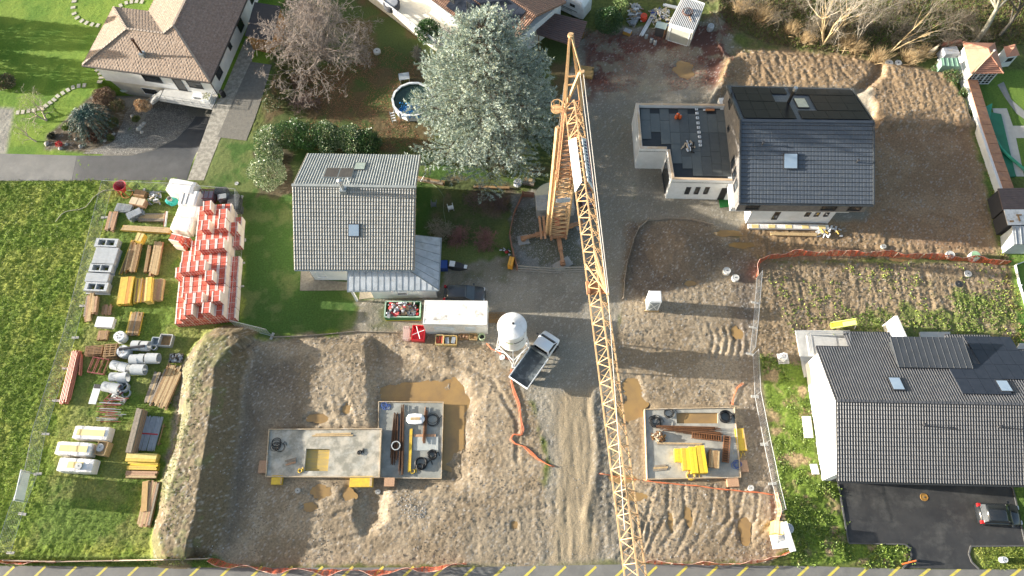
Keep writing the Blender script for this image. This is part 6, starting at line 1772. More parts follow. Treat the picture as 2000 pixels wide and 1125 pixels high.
for z,r in((.15,.62),(.4,.6),(.58,.5),(.62,.35)):S.append([(r*math.cos(a_)*(1+rs.uniform(-.15,.15))*1.1,r*math.sin(a_)*(1+rs.uniform(-.15,.15))*.8,z)for a_ in[2*math.pi*q/12 for q in range(12)]])
loft(mb,S);part('tarpaulin',mb,mat('teal tarpaulin',(.04,.42,.36),(.03,.33,.30),sc=4,rough=.4),t,False)
for x in(-.35,.35):mb=MB();mb.box((x,0,.1),(.08,.5,.2));part('leg',mb,BB,t,False)
p=g(330,387,1.0);t=thing('bucket','grey bucket standing on the teal covered table','bucket',(p.x,p.y,.64));mb=MB();mb.lathe((0,0,0),[(.2,0),(.27,.35),(.24,.35),(.18,.05),(0.001,.05)],16);part('pail',mb,mat('dirty grey pail',(.4,.38,.32)),t,False)
def pallets(label,c,n,m,rz,name='pallet_stack',cat='pallet stack',sx=1.2,sy=.85,jit=.08,z0=0):
 h=n*.15;p=g(*c,h);t=thing(name,label,cat,(p.x,p.y,z0),rz);rs=random.Random(int(c[0]*c[1]))
 for k in range(n):
  M_=Matrix.Translation((rs.uniform(-1,1)*jit,rs.uniform(-1,1)*jit,k*.15))@Matrix.Rotation(rs.uniform(-1,1)*jit,4,'Z');mb=MB()
  for q in range(6):mb.box((0,-sy/2+.06+q*(sy-.12)/5,.125),(sx,.09,.022),0,M_)
  for q in(-1,0,1):mb.box((q*(sx/2-.06),0,.06),(.09,sy,.1),0,M_)
  part('pallet',mb,m,t,False)
DP=mat('dark grey pallet',(.055,.06,.06),(.10,.105,.105),sc=4,rough=.6);GP=mat('steel grey pallet',(.30,.32,.33),(.22,.24,.25),sc=4,rough=.5)
pallets('dark pallet stack behind the top brick packs, left one',(431,372),7,DP,.02);pallets('dark pallet stack behind the top brick packs, right one',(455,385),8,DP,.05)
pallets('loose grey grids on the dark pallet stacks',(434,380),9,GP,.25,jit=.25,sx=.8,sy=.6);pallets('low dark pallet stack at the fence side of the brick packs',(455,400),9,DP,0)
pallets('stack of brown shuttering grids left of the crumpled white bag',(214,684),6,BB,.03,sx=1.2,sy=1.3);pallets('rusty shuttering racks beside the brown grids',(182,684),5,mat('rusty rack',(.28,.15,.06),(.18,.10,.05),sc=4),0,sx=1.7,sy=.9)
pallets('light grey formwork panels stacked in the upper left corner',(240,405),4,GP,-.1,sx=1.7,sy=.8);pallets('slanted grey aluminium panels beside the rough brown boards',(262,416),5,STEEL,.6,sx=1.5,sy=.8,jit=.15)
RF=mat('dull red steel',(.30,.055,.05),(.22,.05,.045),sc=4,rough=.55)
def frame_rack(label,c,sx,sy,h,m,rz,fill=None):
 p=g(*c,h);t=thing('steel_rack',label,'rack',(p.x,p.y,.03),rz)
 for x in(-sx/2,sx/2):
  for y in(-sy/2,sy/2):mb=MB();mb.beam((x,y,0),(x,y,h),.06,.06);part('post',mb,m,t,False)
 mb=MB()
 for z in(.12,h):
  for y in(-sy/2,sy/2):mb.beam((-sx/2,y,z),(sx/2,y,z),.06,.06)
  for x in(-sx/2,-sx/6,sx/6,sx/2):mb.beam((x,-sy/2,z),(x,sy/2,z),.05,.05)
 part('rails',mb,m,t,False)
 if fill:mb=MB();mb.box((0,0,h*.4),(sx*.9,sy*.9,h*.7));part('load',mb,fill,t,False)
frame_rack('dull red steel rack with pale load beside the dark pallets',(403,379),1.5,1.1,1.0,RF,0,mat('lilac grey load',(.42,.38,.42),(.3,.27,.3),sc=4));frame_rack('open red steel frame lying right of the salmon pipes',(192,714),1.6,1.5,.35,RF,-.15)
rs=random.Random(12)
t=thing('prop_stack','tangled stack of dull red and grey steel props above the white bales','steel props',tuple(g(222,800)),0)
for k in range(34):
 x=rs.uniform(-.7,1.2);y=-1.5+k*.085;L_=rs.uniform(1.2,2.2);a_=rs.uniform(-.12,.06)+(0 if k<26 else.9);z=rs.uniform(.1,.75)
 d=Vector((math.cos(a_),math.sin(a_),rs.uniform(-.04,.04)))*L_/2;c_=Vector((x*.5,y+.3,z))
 mb=MB();mb.tube(c_-d,c_+d,.035,6);part('prop',mb,RF if rs.random()<.6 else STEEL,t,False)
t=thing('formwork_panel','white and black formwork panel leaning by the fourth pipe row','formwork panel',tuple(g(190,772)),ang(g(184,788),g(196,750)))
mb=MB();mb.box((0,0,.35),(1.9,.7,.1));part('sheet',mb,WHITEP,t,False);mb=MB();mb.box((.75,0,.42),(.4,.6,.06));part('bracket',mb,BLACKP,t,False)
for x in(-.6,.6):mb=MB();mb.box((x,0,.15),(.08,.5,.3));part('leg',mb,RF,t,False)
t=thing('metal_sheet','tilted grey metal sheet right of the steel props','metal sheet',tuple(g(236,778)),-.25)
mb=MB();mb.add([(-.9,-.1,.15),(.7,-.4,.2),(.9,.0,.5),(-.7,.2,.45)]+[(-.9,-.1,.12),(.7,-.4,.17),(.9,.0,.47),(-.7,.2,.42)],[(0,1,2,3),(7,6,5,4),(0,4,5,1),(1,5,6,2),(2,6,7,3),(3,7,4,0)]);part('sheet',mb,mat('grey sheet',(.45,.48,.46)),t,False)
mb=MB();mb.beam((0,0,.02),(0,0,.3),.05,.05);part('support',mb,RF,t,False)
t=thing('plank_leaning','slim white and red barrier laths beside the white bales','laths',tuple(g(328,434)),0)
for k in range(3):mb=MB();mb.beam((-.3+k*.12,-.6,.1),(0+k*.12,.8,.9),.06,.04);part('lath',mb,[RF,WHITEP,STEEL][k],t,False)
a_=g(70,925);b_=g(57,984)
t=thing('billboard','large white banner board facing the meadow on the left fence','billboard',tuple((a_+b_)/2),ang(a_,b_));L_=(a_-b_).length
mb=MB();mb.box((0,0,1.45),(L_,.06,1.3));bd=part('board',mb,WHITEP,t,False)
for x in(-L_/2+.1,L_/2-.1):mb=MB();mb.beam((x,.05,0),(x,.05,2.1),.06,.06);part('post',mb,STEEL,t,False)
mb=MB()
for k,x in enumerate((-.9,-.6,-.35)):mb.box((x,-.04,1.7),(.12,.02,.22))
mb.box((.5,-.04,1.4),(.35,.02,.35));part('print',mb,mat('pale grey print',(.55,.56,.56)),bd,False)
mb=MB();mb.path([g(x,y,.1)+Vector((0,0,.03*math.sin(k*3)))for k,(x,y)in enumerate([(215,371),(203,372),(192,378),(182,386),(175,395),(168,404),(155,409),(140,411),(128,413),(120,419),(112,428),(109,433)])],.035,6)
tag(part('hose',mb,mat('pale hose',(.55,.50,.38)),None,True,True),'pale hose snaking over the meadow left of the red bucket','hose')
# building pits: slabs and what lies on them
WETC=mat('wet patchy concrete',(.50,.45,.36),(.27,.255,.205),sc=1.1,rough=.35,bump=.15,lo=.4,hi=.58,dirt=(.52,.51,.46),dsc=.9,dam=.8)
DRYC=mat('smooth slab concrete',(.42,.40,.34),(.28,.27,.235),sc=.8,rough=.4,bump=.1,lo=.4,hi=.6,dirt=(.48,.47,.42),dsc=.7,dam=.7)
FWB=mat('formwork board',(.52,.40,.26),(.40,.30,.19),sc=3,rough=.8,dirt=(.65,.62,.56),dsc=1.2,dam=.7)
def slab(label,pts,h,m,holes=None,z0=-.1):
 P_=[g(*q,h)for q in pts]
 t=thing('foundation_slab',label,'foundation',(P_[0].x,P_[0].y,0))
 import bmesh
 mb=MB()
 if holes:
  hp=[g(*q,h)for q in holes]
  A_,B_,C_,D_=P_
  a_,b_,c_,d_=hp
  tri=[(A_,B_,b_,a_),(B_,C_,c_,b_),(C_,D_,d_,c_),(D_,A_,a_,d_)]
  V_=[];
  for q in tri:mb.prism([(v.x,v.y)for v in q],z0,h)
 else:mb.prism([(v.x,v.y)for v in P_],z0,h)
 part('slab',mb,m,t)
 n=len(P_)
 ce=sum(P_,Vector())/n
 for i in range(n):
  p,q=P_[i],P_[(i+1)%n];d=(q-p).normalized();s_=Vector((-d.y,d.x,0))
  if s_.dot(ce-p)>0:s_=-s_
  mb=MB();mb.beam(p+s_*.05-Vector((0,0,h*.5-.05))-d*.08,q+s_*.05-Vector((0,0,h*.5-.05))+d*.02,.07,h+.16+.006*i);part('formwork_board',mb,FWB,t)
 return t,P_
hA=.30
tA,PA=slab('long wet concrete slab with a yellow opening in the left pit',[(527,840),(744,839),(740,931),(521,930)],hA,WETC,[(598,876),(644,877),(640,920),(594,920)])
mb=MB();q=[g(598,876,.1),g(644,877,.1),g(640,920,.1),g(594,920,.1)];mb.prism([(v.x,v.y)for v in q],-.05,.08);part('opening_floor',mb,mat('muddy yellow panel',(.50,.34,.07),(.34,.26,.12),sc=2,rough=.5,stretch=(.4,3,1)),tA)
hB=-.12
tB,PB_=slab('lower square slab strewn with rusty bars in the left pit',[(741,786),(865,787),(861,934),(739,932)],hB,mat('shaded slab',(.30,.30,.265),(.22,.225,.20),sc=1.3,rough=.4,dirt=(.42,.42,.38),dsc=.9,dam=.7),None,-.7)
hC=.3
tC,PC=slab('concrete slab of the right pit with a flooded recess',[(1260,801),(1433,797),(1445,931),(1265,935)],hC,DRYC,[(1321,806),(1402,806),(1402,827),(1322,827)])
mb=MB();q=[g(1321,806,.18),g(1402,806,.18),g(1402,827,.18),g(1322,827,.18)];mb.prism([(v.x,v.y)for v in q],-.05,.16);part('pit_water',mb,mudwater,tC)
YP=mat('yellow shutter panel',(.72,.50,.04),(.60,.38,.05),sc=3,rough=.5,dirt=(.35,.22,.08),dsc=2,dam=.5)
for c,sx,sy,m,lab in[((513,911),.8,1.1,PB,'brown plywood panel pack at the left end of the long slab'),((540,937),1.0,.8,YP,'yellow panel pack below the left end of the long slab'),((705,940),2.1,.95,YP,'long yellow panel pack below the right end of the long slab'),((760,941),.95,.75,PB,'brown panel pack below the rusty bar slab'),((1447,858),.9,2.0,YP,'yellow panel pack on the right of the right pit slab'),((1454,910),.7,1.0,PB,'small brown panel pack at the corner of the right pit slab'),((1432,941),1.05,.8,PB,'pink brown panel pack below the right pit slab')]:
 p=g(*c,.4);t=thing('panel_pack',lab,'panel pack',(p.x,p.y,max(0,zat(p.x,p.y,True))),.0 if c[0]<1000 else.03)
 for k in range(3):mb=MB();mb.box((0,0,.07+k*.11),(sx-k*.02,sy,.1));part('panel',mb,m,t,False)
 if m is YP:mb=MB();mb.box((sx*.42,0,.36),(sx*.1,sy*.9,.03));part('edge_rail',mb,TB,t,False)
RU=mat('rusty steel',(.25,.105,.035),(.15,.06,.025),sc=5,rough=.8);RU2=mat('dark rust',(.12,.055,.025),(.08,.04,.02),sc=5,rough=.85)
def bars(label,p,q,W_,n,h,r=.02,lay=4,fan=.0,m=RU,name='rebar_bundle',seed=1):
 a_=g(*p,h+.15);b_=g(*q,h+.15);c_=(a_+b_)/2;L_=(a_-b_).length;rs=random.Random(seed)
 t=thing(name,label,'steel bars',(c_.x,c_.y,h),ang(a_,b_))
 for k in range(n):
  y=rs.uniform(-1,1)*W_/2;z=.03+rs.random()*lay*r*1.6;x0=rs.uniform(-.12,.12)*L_;ll=L_*rs.uniform(.62,1)
  mb=MB();mb.tube((max(-L_/2,x0-ll/2),y*(1-fan),z),(min(L_/2,x0+ll/2),y*(1+fan),z),r,5);part('bar',mb,m if rs.random()<.7 else RU2,t,False)
bars('rusty bar bundle with a grey ring on it, left one on the lower slab',(774,806),(768,908),.55,26,hB,.028,5,.2,RU2,seed=2)
bars('rusty bar bundle beside the ringed one on the lower slab',(787,790),(783,928),.35,22,hB,.028,5,.2,RU2,seed=3)
bars('short rusty bar bundle under the white box on the lower slab',(833,794),(828,866),.3,16,hB,.03,5,.1,RU,seed=4)
bars('long rusty bar bundle across the top of the right slab',(1282,836),(1410,842),.55,30,hC,.028,6,.2,RU,seed=5)
bars('second rusty bar bundle just below the long one',(1318,842),(1412,850),.4,16,hC,.025,5,.1,RU2,seed=6)
def girder(label,p,q,h,W_=.42):
 a_=g(*p,h+.25);b_=g(*q,h+.25);c_=(a_+b_)/2;L_=(a_-b_).length
 t=thing('lattice_girder',label,'steel girder',(c_.x,c_.y,h),ang(a_,b_));n=int(L_/.2)
 for s_ in(-1,1):mb=MB();mb.beam((-L_/2,s_*W_/2,.3),(L_/2,s_*W_/2,.3),.06,.06);part('chord',mb,RU,t,False)
 mb=MB()
 for k in range(n+1):x=-L_/2+k*L_/n;mb.beam((x,-W_/2,.3),(x,W_/2,.3),.05,.04);mb.beam((x,-W_/2,.05),(x,-W_/2,.3),.04,.04);mb.beam((x,W_/2,.05),(x,W_/2,.3),.04,.04)
 part('stirrups',mb,RU,t,False)
 mb=MB();mb.box((0,0,.06),(L_,W_*.8,.08));part('bottom_bars',mb,RU2,t,False)
girder('rust orange reinforcement cage lying across the right slab',(1352,850),(1408,856),hC,.5);girder('rust orange reinforcement cage lying upright in the picture on the right slab',(1420,852),(1417,902),hC,.55)
heap('bar_offcuts','brown crate of rusty offcuts at the left of the right slab','offcuts',(1287,852),1.2,.8,.8,[('rust scrap',(.3,.15,.05)),('dark rust scrap',(.15,.08,.04)),('tan scrap',(.45,.33,.2))],60,5,big=.5,base=BB)
for k,(p,q,w_,lay)in enumerate([((1324,876),(1325,902),.62,4),((1338,875),(1342,918),.68,5),((1352,872),(1358,924),.62,6),((1367,870),(1375,924),.72,6)]):
 pile('beam_stack',['shortest yellow beam pack on the right slab','second yellow beam pack from the left on the right slab','third yellow beam pack from the left on the right slab','longest and brightest yellow beam pack on the right slab'][k],'beam stack',p,q,w_,2,lay,[YP,mat('bright yellow beam',(.78,.58,.03),(.70,.48,.04),sc=4)],.1,.02,h0=.12,hz=hC,tight=.96)
pile('timber_stack','brown timber pack right of the yellow beam packs','timber stack',(1396,878),(1394,914),.9,5,5,[BB,TB,BB],.1,.12,hz=hC)
pile('timber_stack','two long laths lying across the right slab','laths',(1282,866),(1372,868),.25,2,1,[TB,GYB],.05,.1,h0=.0,hz=hC)
def coil(label,c,R_,r,n,m,h,seed=1,name='hose_coil',spread=.15):
 p=g(*c,h+.1);rs=random.Random(seed);t=thing(name,label,'hose',(p.x,p.y,h))
 mb=MB()
 for k in range(n):
  ox,oy=rs.uniform(-1,1)*spread,rs.uniform(-1,1)*spread;rr=R_*rs.uniform(.78,1.0);z=r+k*r*1.3
  pts=[(ox+math.cos(a_)*rr*rs.uniform(.97,1.03),oy+math.sin(a_)*rr*.95,z+.01*math.sin(a_*3))for a_ in[2*math.pi*q/26 for q in range(27)]]
  mb.path(pts,r,5)
 part('loops',mb,m,t,False,True);mb=MB();mb.path([(R_*.9,0,r),(R_*1.3,.3,r),(R_*1.5,.2,r),(R_*1.7,-.1,r)],r,5);part('hose_end',mb,m,t,False)
BH=mat('black hose',(.012,.012,.013),rough=.45)
coil('black cable coils on the left end of the long slab',(543,868),.45,.025,7,BH,hA,1,spread=.28)
coil('black hose coil on the lower slab, the larger lower one',(822,905),.62,.04,5,BH,hB,2,spread=.08)
coil('small inner black coil inside the larger one on the lower slab',(820,912),.3,.035,4,BH,hB+.1,7,spread=.04)
coil('black hose coil on the lower slab, beside the white edge',(843,888),.42,.035,6,BH,hB,3,spread=.14)
coil('thin black cable loops at the upper right of the lower slab',(846,818),.6,.02,4,BH,hB,4,spread=.16)
coil('thick black hose coil at the right of the flooded recess',(1416,815),.55,.06,7,BH,hC,5,spread=.03)
coil('black cable coils at the left corner of the right slab',(1279,822),.5,.025,8,BH,hC,6,spread=.22)
coil('thin black cable loops left of the flooded recess',(1307,807),.48,.02,5,BH,hC,8,spread=.12)
coil('black hose snippet in the middle of the long slab',(703,882),.2,.04,2,BH,hA,9,spread=.15)
coil('yellow hose loop at the opening of the long slab',(585,919),.2,.035,2,YP,hA,10,spread=.06)
coil('yellow hose loop at the lower right of the lower slab',(806,921),.2,.035,2,YP,hB,11,spread=.06)
coil('yellow hose loops hanging over the front edge of the right slab',(1352,930),.4,.03,3,YP,hC,12,spread=.15)
coil('yellow hose at the right edge of the right slab',(1440,888),.42,.03,2,YP,hC-.1,13,spread=.1)
ring('grey concrete ring standing on the rusty bars',(773,870),.25,.42,None,True)
bpy.data.objects['concrete_ring.003'].location.z=.0 if 'concrete_ring.003' in bpy.data.objects else 0
t=thing('site_box','small white boat-shaped tub on the lower slab','tub',tuple(g(811,818,hB+.4)-Vector((0,0,.38))),0)
mb=MB();S=[]
for x,w_,z in((-.85,.12,.3),(-.6,.42,.42),(0,.48,.45),(.6,.42,.42),(.85,.12,.3)):S.append([(x,-w_,.05),(x,-w_*1.05,z),(x,w_*1.05,z),(x,w_,.05)])
loft(mb,S);part('shell',mb,WHITEP,t,False);mb=MB();mb.box((0,0,.44),(.9,.25,.06));part('cover',mb,TB,t,False)
pile('beam_stack','two long yellow laths standing out on the lower slab','laths',(803,836),(799,922),.26,2,2,[YP],.07,.04,h0=.02,hz=hB)
pile('timber_stack','short pinkish boards across the lower slab','laths',(806,851),(852,850),.25,2,1,[PB],.06,.1,h0=.03,hz=hB)
pile('timber_stack','loose short boards near the left end of the long slab','laths',(556,905),(580,898),.5,3,1,[PB,GYB],.05,.3,h0=.0,hz=hA)
pile('timber_stack','two thin laths along the top edge of the long slab','laths',(610,850),(690,848),.3,2,1,[TB],.05,.2,h0=.0,hz=hA)
coil('blue cable tangle at the top left corner of the lower slab',(752,794),.3,.02,4,mat('blue cable',(.05,.12,.4)),hB,14,spread=.2)
coil('blue cable tangle at the right edge of the right slab',(1438,905),.35,.02,4,mat('blue cable',(.05,.12,.4)),hC,15,spread=.2)
pile('timber_stack','short boards at the lower left corner of the right slab','laths',(1275,915),(1305,912),.5,3,1,[GYB,TB],.05,.3,h0=.0,hz=hC)
mb=MB();q=[g(806,853,hB+.02),g(856,853,hB+.02),g(856,880,hB+.02),g(808,880,hB+.02)];mb.prism([(v.x,v.y)for v in q],hB+.004,hB+.06);tag(part('cover_plate',mb,mat('pale grey plate',(.42,.44,.41),(.36,.38,.36),sc=3,rough=.5)),'pale grey plate lying on the lower slab beside the yellow laths','plate')
OR=mat('orange conduit',(.68,.20,.08),(.58,.16,.07),sc=4,rough=.6)
def hose(name,label,cat,pts,r,m,n=2,seed=1,dz=.05):
 rs=random.Random(seed);t=thing(name,label,cat,tuple(gz(*pts[0])))
 P_=[gz(*q)for q in pts];R_=[]
 for a_,b_ in zip(P_,P_[1:]):
  k=max(1,int((b_-a_).length/.35))
  for i in range(k):q=a_.lerp(b_,i/k);R_.append(q)
 R_.append(P_[-1])
 for j in range(n):
  pp=[Vector((q.x+(j-n/2)*r*2.6+.05*math.sin(i*.8+j),q.y+.04*math.cos(i*.9+j*2),max(q.z,zat(q.x,q.y))+dz+r))for i,q in enumerate(R_)]
  mb=MB();mb.path(pp,r,5);part('conduit',mb,m,t,True,True)
hose('conduit','pair of orange conduits winding down from the silo to the track','conduit',[(1001,722),(1000,745),(1006,765),(1014,790),(1018,815),(1022,838),(1018,850),(1003,849),(998,858),(1008,867),(1025,872),(1038,885),(1050,896),(1068,906),(1083,912)],.035,OR,3,1)
hose('conduit','orange conduit running from the container boxes to the silo','conduit',[(952,672),(960,682),(975,688),(985,697),(1000,705)],.03,OR,2,2)
hose('conduit','orange conduit from the right slab to the fence','conduit',[(1258,938),(1300,944),(1360,949),(1420,957),(1470,961),(1510,966)],.035,OR,2,3)
hose('conduit','short loose orange conduit right of the lattice jib','conduit',[(1172,926),(1190,928),(1232,936),(1250,938)],.03,OR,1,4)
hose('conduit','orange pipe tuft sticking up above the right slab','conduit',[(1452,749),(1440,757),(1434,775),(1432,792)],.035,OR,2,5)
hose('garden_hose','dark brown hose curving down the bank near the white garage','hose',[(1386,24),(1400,35),(1408,55),(1411,75),(1405,90),(1402,96)],.03,mat('brown hose',(.18,.10,.07)),1,6)
hose('garden_hose','thin green hose on the lawn beside the grey roofed house','hose',[(820,352),(840,355),(858,370),(867,385),(868,420),(872,448)],.02,mat('pale green hose',(.25,.3,.2)),1,7)
def disc(name,label,cat,c,r,h,m,top=None):
 p=g(*c);z=zat(p.x,p.y,True);p=g(*c,z+h);t=thing(name,label,cat,(p.x,p.y,z-.1));mb=MB();mb.lathe((0,0,0),[(r,0),(r,h+.1),(r*.93,h+.12),(r*.93,h+.1),(0.001,h+.1)],22);part('shaft',mb,m,t,False)
 mb=MB();mb.lathe((0,0,h+.1),[(r*.2,0),(r*.2,.03)],10);part('lug',mb,mat('dark lug',(.1,.1,.1)),t,False)
 if top:mb=MB();mb.lathe((0,0,h+.101),[(r*.85,0),(r*.85,.03)],20);part('lid',mb,top,t,False)
disc('manhole','white round manhole shaft in the dark soil, left of the pair','manhole',(1420,528),.38,.5,LCONC);disc('manhole','white round manhole shaft in the dark soil, right of the pair','manhole',(1437,542),.36,.35,LCONC)
disc('manhole','pale round manhole cover at the orange net, left of the green lid','manhole',(1857,497),.42,.3,LCONC);disc('manhole','round shaft with pale green lid at the right end of the orange net','manhole',(1906,498),.48,.7,LCONC,mat('pale green lid',(.32,.52,.30)))
disc('manhole','pale round manhole cover in the weeds above the dark one','manhole',(1891,534),.36,.1,LCONC);disc('manhole','dark round manhole opening in the weeds','manhole',(1873,554),.36,.06,mat('black lid',(.02,.025,.03)))
disc('manhole','small grey shaft on the mud between the new house and the net','manhole',(1726,481),.26,.2,CONC)
disc('manhole','small grey pipe stub below the long slab','pipe stub',(581,958),.25,.15,CONC);disc('manhole','small grey pipe stub below the lower slab','pipe stub',(738,960),.24,.15,CONC);disc('manhole','white blue pipe stub below the right slab','pipe stub',(1467,953),.26,.2,LCONC)
disc('manhole','tiny round cover on the lane verge by the yard','cover',(462,358),.22,.05,LCONC);disc('post_lamp','small round lamp on the roadside verge by the black drive','lamp',(1963,1093),.25,.6,mat('grey lamp',(.45,.48,.5)));disc('manhole','round cover with rusty water on the black asphalt','manhole',(1805,971),.34,.02,mat('rusty cover',(.4,.22,.05),(.25,.14,.04),sc=3,rough=.3))
disc('manhole','pale round cover behind the left soil platform at the scrub edge','manhole',(1737,122),.45,.35,LCONC);disc('manhole','smaller pale round cover at the scrub edge','manhole',(1755,122),.38,.3,LCONC)
disc('float','white round plug beside the silo legs','plug',(981,697),.25,.25,WHITEP);disc('bird_bath','small white bowl on the leafy lawn near the big bare tree','bird bath',(736,99),.42,.3,LCONC)
def openbox(label,c,sx,sy,h,m,fill,z0=0,name='tool_crate',n=5,seed=1):
 p=g(*c,h);t=thing(name,label,'crate',(p.x,p.y,z0),ang(g(c[0],c[1]),g(c[0]+20,c[1]+.4)));mb=MB();rs=random.Random(seed)
 for c_,s_ in(((0,-sy/2,h/2),(sx,.06,h)),((0,sy/2,h/2),(sx,.06,h)),((-sx/2,0,h/2),(.06,sy-.07,h-.01)),((sx/2,0,h/2),(.06,sy-.07,h-.01)),((0,0,.08),(sx-.07,sy-.07,.08))):mb.box(c_,s_)
 part('box',mb,m,t,False)
 for k in range(n):mb=MB();mb.box((-sx/2+sx*(k+.5)/n,rs.uniform(-.05,.05),h*.62),(sx/n*.6,sy*.72,h*.45),rs.uniform(-.25,.25));part('content',mb,fill,t,False)
openbox('pale yellow crate with red parts in front of the container',(858,663),.72,.95,.5,mat('pale yellow box',(.68,.52,.25)),mat('red parts',(.5,.09,.05)),n=3)
openbox('yellow framed crate with two grey cylinders in front of the container',(879,664),1.25,.9,.5,mat('yellow box',(.60,.42,.16)),mat('grey steel load',(.28,.31,.34)),n=2)
openbox('small brown tool box near the right end of the container',(905,657),.9,.5,.3,BB,PB,n=3);openbox('tan tool box beside the green bin',(924,657),.75,.6,.4,TB,BB,n=2)
p=g(941,657,.7);t=thing('bin','pale green bin with black inside at the corner of the container','bin',(p.x,p.y,0));mb=MB();mb.lathe((0,0,0),[(.26,0),(.33,.75),(.29,.75),(.24,.4),(.001,.4)],18);part('shell',mb,mat('pale green bin',(.45,.55,.35)),t,False);mb=MB();mb.lathe((0,0,.41),[(.27,0),(.27,.02)],14);part('liner',mb,BLACKP,t,False)
p=g(817,650,.7);t=thing('tipping_skip','red tipping skip with white spider frame left of the container front','skip',(p.x,p.y,0),ang(g(800,650),g(830,651)));mb=MB()
for a_,b_ in(((-.6,-.75),(.6,-.75)),((.6,-.75),(.6,.75)),((.6,.75),(-.6,.75)),((-.6,.75),(-.6,-.75))):mb.beam((a_[0],a_[1],.45),(b_[0],b_[1],.45),.06,.6)
mb.box((0,0,.2),(1.15,1.45,.06));part('tub',mb,mat('bright red paint',(.62,.02,.03),(.5,.02,.03),sc=3,rough=.45),t,False)
mb=MB()
for a_ in range(4):mb.tube((0,0,.8),(math.cos(a_*1.57+.4)*.6,math.sin(a_*1.57+.4)*.7,.78),.03,5)
part('spider_frame',mb,WHITEP,t,False)
frame_rack('small pale steel trestle left of the red tipping skip',(793,650),.5,1.3,.6,mat('pale pink steel',(.55,.42,.38)),0)
frame_rack('dull red and white barred rack between the crane mast and the jib',(1146,384),1.3,1.5,.9,RF,.2,mat('lilac grey load',(.42,.38,.42)))
pallets('brown slatted pallets between the container and the silo',(970,620),2,BB,0,sx=1.7,sy=1.0)
pallets('white pallet with a white sack near the charcoal roofed house terrace',(1530,700),2,LCONC,0,sx=1.0,sy=1.0);bigbag('white sack lying on the white pallet by the terrace',(1530,697),.38,.55,WHITEP)
bpy.data.objects['big_bag.002'].location.z=.25
crate('yellow electrical box at the lower end of the right fence',(1522,1030),.75,1.05,1.3,mat('yellow cabinet',(.70,.48,.12)),mat('pale cabinet lid',(.80,.68,.42)))
for nm,lab,c,sx,sy,h,rz in(('site_sign','square white site board lying tilted at the lower right corner',(1524,1057),1.55,1.15,.6,.1),('site_sign','narrow white upright board at the lower right corner',(1540,1048),.35,2.4,1.4,.17)):
 p=g(*c,h);t=thing(nm,lab,'sign',(p.x,p.y,0),rz);mb=MB();mb.box((0,0,h),(sx,sy,.06)if sx>1 else(sx,sy,.5));part('board',mb,WHITEP,t,False)
 for q in(-.4,.4):mb=MB();mb.beam((0,q*sy,0),(0,q*sy,h-.2 if sx<1 else h),.06,.06);part('post',mb,STEEL,t,False)
disc('dish','round grey cable reel behind the yellow cabinet','reel',(1541,1032),.42,.5,STEEL)
t=thing('barrier_pole','orange barrier pole lying by the entrance of the black drive','pole',tuple(g(1776,1099)));mb=MB();mb.tube(g(1762,1102,.25),g(1789,1095,.5),.06,8);part('pole',mb,mat('bright orange pole',(.75,.15,.03)),t);mb=MB();mb.lathe(tuple(g(1789,1095,.02)),[(.12,0),(.1,.4)],8);part('foot',mb,BLACKP,t)
def froof(px,py,h=0):return g(px,py,HF-.33+h)
p=froof(1324,231);t=thing('gas_bottles','cluster of three orange gas bottles on the black flat roof','gas bottles',tuple(p))
for dx,dy in((-.2,0),(.2,-.02),(0,.25)):mb=MB();mb.lathe((dx,dy,0),[(.15,0),(.17,.1),(.17,.42),(.08,.52),(.05,.56)],12);b=part('bottle',mb,mat('orange bottle',(.70,.13,.03)),t,False);mb=MB();mb.lathe((dx,dy,.56),[(.05,0),(.05,.06)],8);part('valve',mb,STEEL,b,False)
for k,(x,y)in enumerate([(1360,214),(1361,222),(1362,231),(1363,241),(1364,250),(1365,259),(1366,268),(1367,277),(1367.5,284)]):
 p=froof(x,y);t=thing('roof_pedestal','small white support block in the row across the flat roof','support block',tuple(p),0,'white support blocks on the flat roof');mb=MB();mb.box((0,0,.06),(.3,.28,.12));part('block',mb,WHITEP,t,False);mb=MB();mb.lathe((0,0,.12),[(.08,0),(.08,.03)],8);part('cap',mb,CONC,t,False)
heap('roll_heap','pile of black and white membrane rolls on the flat roof','membrane rolls',(1333,322),1.3,1.2,.3,[('black roll',(.02,.02,.02)),('white roll',(.65,.68,.72)),('tan roll',(.6,.45,.3))],16,6,big=1.0).location.z=HF-.33
p=froof(1386,216);t=thing('membrane_roll','orange ended roll at the top right of the flat roof','roll',tuple(p));mb=MB();mb.tube((-.5,0,.13),(.45,-.02,.13),.12,10);part('roll',mb,mat('orange film',(.6,.24,.1)),t,False);mb=MB();mb.tube((-.7,0,.13),(-.5,0,.13),.1,10);part('core',mb,WHITEP,t,False)
mb=MB();mb.prism([g2(1402,377),g2(1424,378),g2(1426,404),g2(1406,406)],0.0,.03);tag(part('door_mat',mb,mat('green artificial turf',(.01,.11,.02),(.015,.15,.03),sc=8,rough=.9)),'dark green turf mat at the doorway of the flat roofed wing','mat')
pile('timber_trestle','timber trestle lying in the mud before the new house','timber',(1505,456),(1596,458),.35,3,2,[WOODN,TB],.08,.05)
t=bale('torn white and yellow insulation packs along the new house wall',(1540,442),(8.2,.55),((1460,440),(1620,442)),.35,name='insulation_pack',cat='insulation');
mb=MB()
for k in range(5):mb.box((-3.4+k*1.7,-.05,.36),(.7,.4,.04));
part('yellow_panel',mb,YLB,t,False)
heap('plastic_heap','crumpled white plastic and yellow board at the right end of the insulation packs','plastic heap',(1618,452),2.6,1.0,.4,[('white film',(.78,.78,.78)),('white film b',(.7,.7,.7)),('golden board',(.6,.4,.1))],30,8,big=.8)
